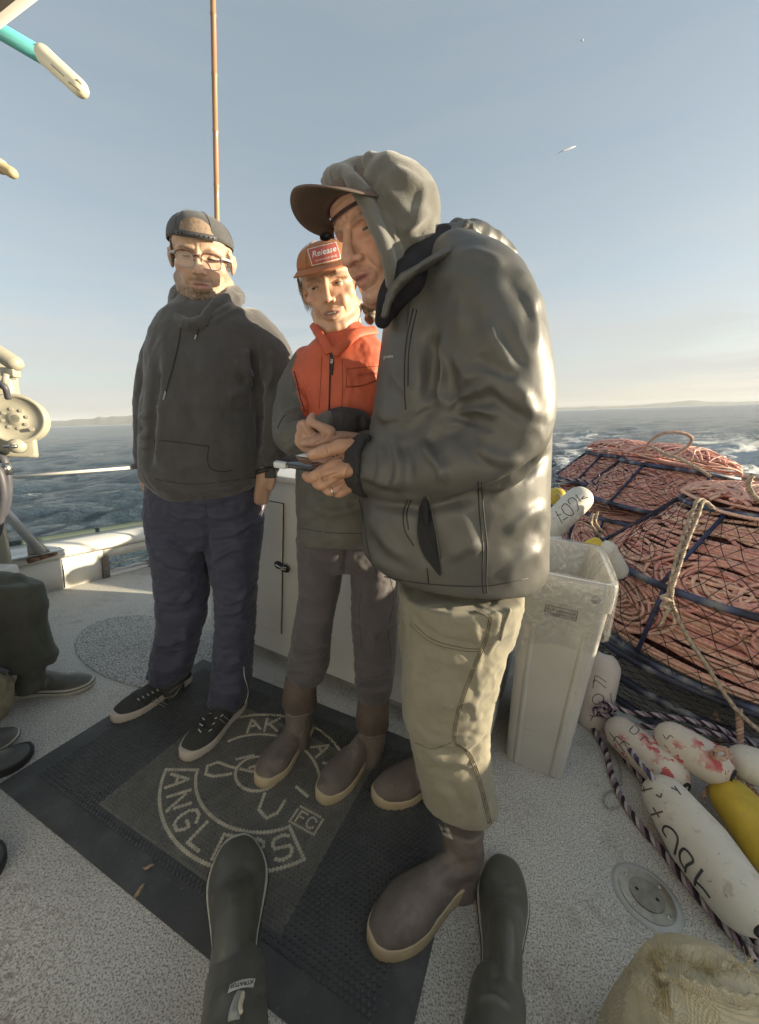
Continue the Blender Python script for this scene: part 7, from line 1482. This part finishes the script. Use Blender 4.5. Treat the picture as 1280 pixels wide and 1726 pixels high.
strand_rope('rope', [P(1130, 1025, 1.37), P(1118, 1045, 1.36), P(1112, 1056, 1.36)], .006, TAN, 'short frayed tan rope tail under the knot', .03, step=.008)

# buoys
M_buoy = pm('white_foam_buoy', (.60, .57, .50), .62, var=.07, vs=10, bump=.35, bs=60, bumpd=.002, spots=[((.40, .34, .25), 9, .54, .14, .5), ((.30, .26, .2), 30, .60, .08, .5), ((.10, .09, .08), 70, .66, .05, .6)])
M_buoyp = pm('pinkish_foam_buoy', (.56, .49, .44), .65, var=.08, vs=12, bump=.35, bs=60, bumpd=.002, spots=[((.30, .24, .2), 30, .62, .08, .5)])
M_buoyr = pm('red_worn_buoy', (.58, .52, .45), .6, var=.07, vs=12, bump=.3, bs=70, spots=[((.44, .035, .045), 22, .50, .03, .9, 9, .46)])
M_buoyy = pm('yellow_buoy', (.55, .40, .045), .5, var=.18, vs=14, bump=.15, bs=40, spots=[((.36, .32, .20), 18, .60, .1, .4)])
M_pen = pm('marker_pen', (.045, .045, .055), .7)
def buoy(pts, rads, m, label, name='buoy', group='pot buoys'):
    pts = [np.asarray(p, float) for p in pts]; rt = thing(name, tuple(pts[0]), label, 'buoy', group); s = S(); s.tube(pts, rads, n=40, rnd=True); V, Fc = s.arr()
    o = mesh('float', V, Fc, m, rt); d = pts[-1]-pts[0]; d /= np.linalg.norm(d); a, b, _ = frame_of(d); r = rads[-1]
    s = S(); e = pts[-1]+d*r*.93; s.loft([[e+d*z+(a*math.cos(t)+b*math.sin(t))*q for t in np.linspace(0, 6.283, 20, endpoint=False)] for z, q in ((-.01, .022), (.006, .022), (.006, .012), (-.01, .012))], cap=False); s.obj('end_hole', M_dark, rt)
    return rt, o, bvh(V, Fc)
def write(tr, par, strokes_, r=.0016, m=None, name='pen_mark'):
    for st__ in strokes_:
        try: s = seam(tr, st__, r, .0002, k=5, n=5); s.obj(name, m or M_pen, par)
        except Exception: pass
ra = 27/FPX*depth(P(1008, 1160, 1.52))
rt, o, tr = buoy([P(1000, 1206, 1.50), P(1016, 1126, 1.55)], [ra*.97, ra], M_buoyp, 'upright pinkish buoy marked 4077 standing beside the bin')
write(tr, rt, [[(996, 1215), (1004, 1200), (1004, 1208), (994, 1206)], [(1003, 1201), (1011, 1203)], [(1010, 1188), (1000, 1184), (1001, 1174), (1010, 1170), (1018, 1176), (1016, 1186), (1008, 1188)], [(1000, 1160), (1003, 1146), (1022, 1160)], [(1002, 1150), (1005, 1139), (1023, 1150)], [(1030, 1168), (1031, 1182), (1038, 1192)]], .0017)
rt, o, tr = buoy([gz(1050, 1238, .085), gz(1122, 1300, .085)], [.066, .073], M_buoyr, 'long white buoy with flaking red band lying on the deck beside the upright 4077 buoy')
write(tr, rt, [[(1034, 1250), (1042, 1242), (1060, 1262), (1070, 1275)], [(1028, 1235), (1040, 1250), (1054, 1268)], [(1044, 1256), (1052, 1250), (1062, 1256)], [(1068, 1224), (1062, 1232), (1070, 1238), (1078, 1230), (1070, 1222)], [(1080, 1248), (1088, 1242), (1094, 1252)]], .0016)
rt, o, tr = buoy([gz(1138, 1250, .17), gz(1195, 1284, .17)], [.066, .068], M_buoyr, 'worn red and white buoy end with a coil of tan rope knotted to it')
write(tr, rt, [[(1118, 1238), (1124, 1246), (1130, 1240), (1136, 1244)], [(1120, 1256), (1126, 1262)]], .0014)
rt, o, tr = buoy([gz(1126, 1350, .092), gz(1180, 1425, .092), gz(1242, 1508, .092)], [.072, .088, .078], M_buoy, 'large plain white buoy marked 091, lying lowest on the deck at the right')
write(tr, rt, [[(1083, 1333), (1100, 1329)], [(1086, 1326), (1087, 1336)], [(1098, 1374), (1118, 1368)], [(1102, 1362), (1112, 1378)], [(1132, 1328), (1144, 1334)], [(1138, 1326), (1148, 1340)], [(1107, 1340), (1114, 1344), (1116, 1338)]], .0026, pm('worn_pen', (.10, .095, .09), .8))
write(tr, rt, [[(1124, 1411), (1118, 1400), (1122, 1393), (1134, 1398), (1143, 1412), (1141, 1428), (1138, 1440)], [(1155, 1464), (1148, 1452), (1147, 1438), (1154, 1431), (1164, 1440), (1169, 1452), (1158, 1460), (1156, 1470)], [(1185, 1466), (1174, 1482), (1172, 1492)], [(1176, 1488), (1188, 1500), (1198, 1514)]], .0034)
rt, o, tr = buoy([gz(1238, 1350, .10), gz(1312, 1440, .09)], [.066, .082], M_buoyy, 'mottled yellow buoy lying behind the large plain white buoy')
rt, o, tr = buoy([gz(1262, 1288, .17), gz(1330, 1310, .17)], [.060, .060], M_buoy, 'cream buoy end at the right edge above the yellow buoy')
rt, o, tr = buoy([P(928, 890, 2.2), P(976, 842, 2.3)], [.078, .080], M_buoy, 'white buoy marked 4607 leaning against the pots behind the bin')
write(tr, rt, [[(937, 862), (948, 882)], [(939, 869), (946, 867)], [(949, 877), (957, 872)], [(947, 855), (953, 849), (962, 856), (967, 866), (961, 869), (952, 865), (947, 856)], [(962, 850), (958, 844), (964, 839), (972, 844), (975, 855), (974, 862)], [(971, 834), (980, 845)], [(986, 836), (981, 841), (992, 838)]], .0026)
rt, o, tr = buoy([P(940, 838, 2.6), P(936, 836, 2.65)], [.062, .060], M_buoyy, 'small round yellow buoy wedged behind the white 4607 buoy')
s = seam(tr, [(936, 840), (939, 833), (945, 836), (943, 843), (937, 841)], .0035, .001); s.obj('grey_mark', pm('grey_paint', (.3, .3, .3), .7), rt)
rt, o, tr = buoy([P(996, 922, 1.80), P(1004, 918, 1.80)], [.036, .036], M_buoyy, 'bright yellow buoy tip peeking over the bin rim')
rt, o, tr = buoy([P(1022, 928, 1.78), P(1040, 960, 1.78)], [.050, .050], M_buoy, 'white buoy tip beside the bright yellow one behind the bin')
bx_ = thing('white_tote', tuple(P(940, 895, 2.12)-[0, 0, .62]), 'small white tote behind the bin under the leaning buoy', 'tote')
s = S(); q = P(934, 905, 2.10); s.box((q[0], q[1]+.1, q[2]/2), (.085, .10, q[2]/2-.001), RB, .012); s.obj('tote_body', M_gel, bx_)
# ropes round the buoys
strand_rope('rope', [P(1002, 1196, 1.46), P(1020, 1186, 1.43), P(1035, 1192, 1.42), P(1060, 1200, 1.40), P(1100, 1205, 1.36), P(1150, 1212, 1.32), P(1195, 1222, 1.30), P(1240, 1240, 1.28), P(1290, 1262, 1.26)], .0105, PUR, 'upper purple and white laid rope stretched from the 4077 buoy to the right edge', .055)
strand_rope('rope', [P(1006, 1204, 1.45), P(1030, 1208, 1.41), P(1060, 1220, 1.37), P(1095, 1226, 1.34), P(1150, 1230, 1.30), P(1200, 1236, 1.28), P(1245, 1252, 1.26), P(1290, 1280, 1.24)], .0105, PUR, 'lower purple and white laid rope stretched just under the upper one', .055)
kn_ = [P(1012+13*math.cos(t)+1.0*t, 1196+9*math.sin(t)+.3*t, 1.445+.012*math.sin(t*1.7)) for t in np.linspace(0, 17, 50)]
strand_rope('rope', kn_, .008, PUR, 'purple and white knot bunched on the 4077 buoy', .04)
strand_rope('rope', [gz(1000, 1228, .02), gz(1010, 1246, .012), gz(1023, 1270, .012), gz(1030, 1300, .012), gz(1048, 1345, .012), gz(1080, 1392, .012), gz(1118, 1435, .012), gz(1150, 1478, .012), gz(1185, 1520, .012), gz(1225, 1565, .012), gz(1275, 1615, .012)], .0115, PUR, 'long purple and white laid rope lying on the deck along the big white buoy', .055)
strand_rope('rope', [gz(1048, 1272, .03), gz(1062, 1290, .015), gz(1080, 1310, .02), gz(1096, 1330, .03)], .0105, PUR, 'short purple rope running under the end of the big white buoy', .055)
strand_rope('rope', [gz(1062, 1264, .14), gz(1078, 1285, .15), gz(1094, 1303, .15), gz(1104, 1318, .14)], .0095, [(.12, .10, .17), (.45, .40, .45), (.05, .04, .09)], 'dark purple rope lying over the flaking red buoy', .05)
strand_rope('rope', [gz(1290, 1552, .06), gz(1268, 1545, .09), gz(1256, 1556, .08), gz(1270, 1570, .05), gz(1282, 1600, .02)], .015, PUR, 'thick purple rope loop at the lower end of the big white buoy', .07)
strand_rope('rope', [gz(1018, 1264, .012), gz(1032, 1268, .010), gz(1044, 1288, .01), gz(1048, 1312, .01), gz(1040, 1328, .01), gz(1024, 1336, .01), gz(1018, 1350, .01), gz(1026, 1362, .01), gz(1046, 1358, .01)], .0035, [(.36, .33, .30), (.42, .39, .35), (.3, .27, .24)], 'thin grey line curled loosely on the deck by the bin', .02)
strand_rope('rope', [P(1246, 1195, 1.30), P(1248, 1240, 1.27), P(1247, 1300, 1.20), P(1246, 1345, 1.14), P(1236, 1368, 1.11), P(1220, 1380, 1.10), P(1205, 1376, 1.11)], .0125, PNK, 'thick pinkish rope hanging vertically down over the yellow buoy', .045)
kn_ = [P(1215+20*math.cos(t)*(1-t*.03), 1272+13*math.sin(t)*(1-t*.03), 1.17-.006*t) for t in np.linspace(0, 16, 60)]
strand_rope('rope', kn_, .0085, PNK, 'round tan rope knot in front of the worn red buoy', .035)
strand_rope('rope', [P(1200, 1262, 1.16), P(1228, 1280, 1.13), P(1238, 1300, 1.12), P(1236, 1325, 1.12), P(1243, 1335, 1.12)], .0075, PNK, 'pink rope end dropping from the round knot', .03)
strand_rope('rope', [P(1226, 1300, 1.14), P(1208, 1318, 1.13), P(1192, 1332, 1.12), P(1186, 1345, 1.10)], .0075, PNK, 'pink rope end slanting to the big white buoy', .03)
for k in range(4):
    strand_rope('rope', [P(1262+4*k, 1318+6*k, 1.16-.01*k), P(1270+3*k, 1345+5*k, 1.12), P(1266+5*k, 1375+4*k, 1.08), P(1278+4*k, 1400, 1.05), P(1300, 1420+8*k, 1.02)], .0095, PNK, ['topmost', 'second', 'third', 'lowest'][k]+' pink rope strand of the heap at the right edge over the yellow buoy', .04, group='pink rope heap at the right edge')
strand_rope('rope', [P(938, 812, 2.9), P(965, 808, 2.85), P(990, 812, 2.8), P(1012, 818, 2.75)], .012, PUR, 'purple and white rope tied along the farthest pot ring', .06, step=.012)
strand_rope('rope', [P(1010, 795, 2.72), P(1008, 812, 2.72), P(1006, 828, 2.72)], .009, PUR, 'short purple and white tie hanging by the farthest pot', .05, step=.012)
strand_rope('rope', [P(1000, 866, 2.42), P(996, 880, 2.40), P(1002, 893, 2.38), P(1012, 903, 2.38)], .012, TAN, 'short pale rope bight hanging from the middle stack', .05, step=.012)
strand_rope('rope', [P(1008, 862, 2.43), P(1004, 878, 2.41), P(1010, 890, 2.39), P(1018, 898, 2.38)], .010, TAN, 'second pale rope bight beside the first on the middle stack', .05, step=.012)
strand_rope('rope', [P(1205, 1200, 1.42), P(1212, 1232, 1.40), P(1210, 1262, 1.38)], .011, PNK, 'short pale rope post seen through the purple ropes', .04)
strand_rope('rope', [P(1270, 800, 1.5), P(1262, 815, 1.5), P(1270, 835, 1.5), P(1290, 850, 1.5)], .010, TAN, 'pale rope draped over the mound of the nearest pot', .04)

# burlap sack, bottom right
M_burlap = pm('burlap', (.74, .65, .43), .95, var=.12, vs=40, weave=1.6, ws=120, sheen=.3)
sk = thing('burlap_sack', tuple(G(1200, 1700)), 'golden burlap sack with frayed seam slumped in the lower right corner', 'sack')
s = S(); rows(s, [(1114, 1130, 1652, .50, .015), (1104, 1178, 1664, .495, .035), (1094, 1248, 1682, .49, .05), (1086, 1318, 1702, .485, .065), (1076, 1398, 1732, .48, .075), (1068, 1418, 1782, .47, .08), (1060, 1418, 1852, .46, .08)], sq=4.5); pell(s, 1290, 1712, .52, 46, 30, .05); q = P(1200, 1740, .48); s.tube([q, [q[0], q[1], .06]], [.12, .15], n=24, rnd=True)
V, Q = remesh(s, .0048, 4); V = folds(V, Q, [(9, 7, [(1108, 1622), (1126, 1655), (1134, 1700), (1136, 1735)], 1), (-9, 8, [(1102, 1630), (1114, 1665), (1120, 1710)]), (8, 10, [(1210, 1640), (1230, 1630), (1260, 1650)], 1), (6, 14, [(1160, 1650), (1200, 1680), (1260, 1690)])]); V = wrinkle(V, Q, .0025, 12, s=97)
so_ = finish('sack_body', V, Q, M_burlap, sk); tr = bvh(V, Q)
hp_ = onto(tr, smooth_poly([(1120, 1652), (1145, 1658), (1178, 1668), (1212, 1678), (1245, 1684), (1278, 1690)], 6), .003); s = S(); s.tube(hp_, [.010+.003*math.sin(i*1.7) for i in range(len(hp_))], n=10, flat=.6); Vh_, Fh_ = s.arr(); Vh_ = Vh_+np.stack([fbm(Vh_*60, 2, 1), fbm(Vh_*60, 2, 2), fbm(Vh_*60, 2, 3)], 1)*.003; mesh('rolled_hem', Vh_, Fh_, M_burlap, so_)
s = S()
for d in (0, 4): 
    try: seam(tr, [(1100+d, 1606), (1116+d, 1640), (1122+d, 1680), (1124+d, 1712)], .0022, .001, s=s, n=5)
    except Exception: pass
s.obj('stitched_seam', pm('burlap_thread', (.52, .43, .24), .95), so_)
rng = np.random.RandomState(8); Vs, Fs, Cs = [], [], []
for k in range(420):
    e = rng.rand(); px_ = 1050+e*235+rng.normal(0, 2) if k % 3 else 1100+rng.normal(0, 9)+(rng.rand()*20); py_ = (np.interp(px_, [1040, 1065, 1105, 1150, 1200, 1250, 1290], [1690, 1630, 1600, 1612, 1634, 1622, 1640])+rng.rand()*14) if k % 3 else 1605+rng.rand()*100
    h = onto(tr, [(px_, py_)], 0)
    if not h: continue
    p = h[0]; d = rng.normal(0, 1, 3); d[2] = abs(d[2]); d /= np.linalg.norm(d); L_ = .006+.014*rng.rand()**2; c_ = rng.normal(0, .004, 3)
    rope_tube(Vs, Fs, Cs, [p, p+d*L_*.5+c_, p+d*L_+c_*2.5], .00045, (np.array((.52, .43, .24)),)*2, 3)
o = mesh('frayed_threads', np.concatenate(Vs), np.concatenate(Fs), bpy.data.materials['burlap_thread'], so_); o['kind'] = 'stuff'
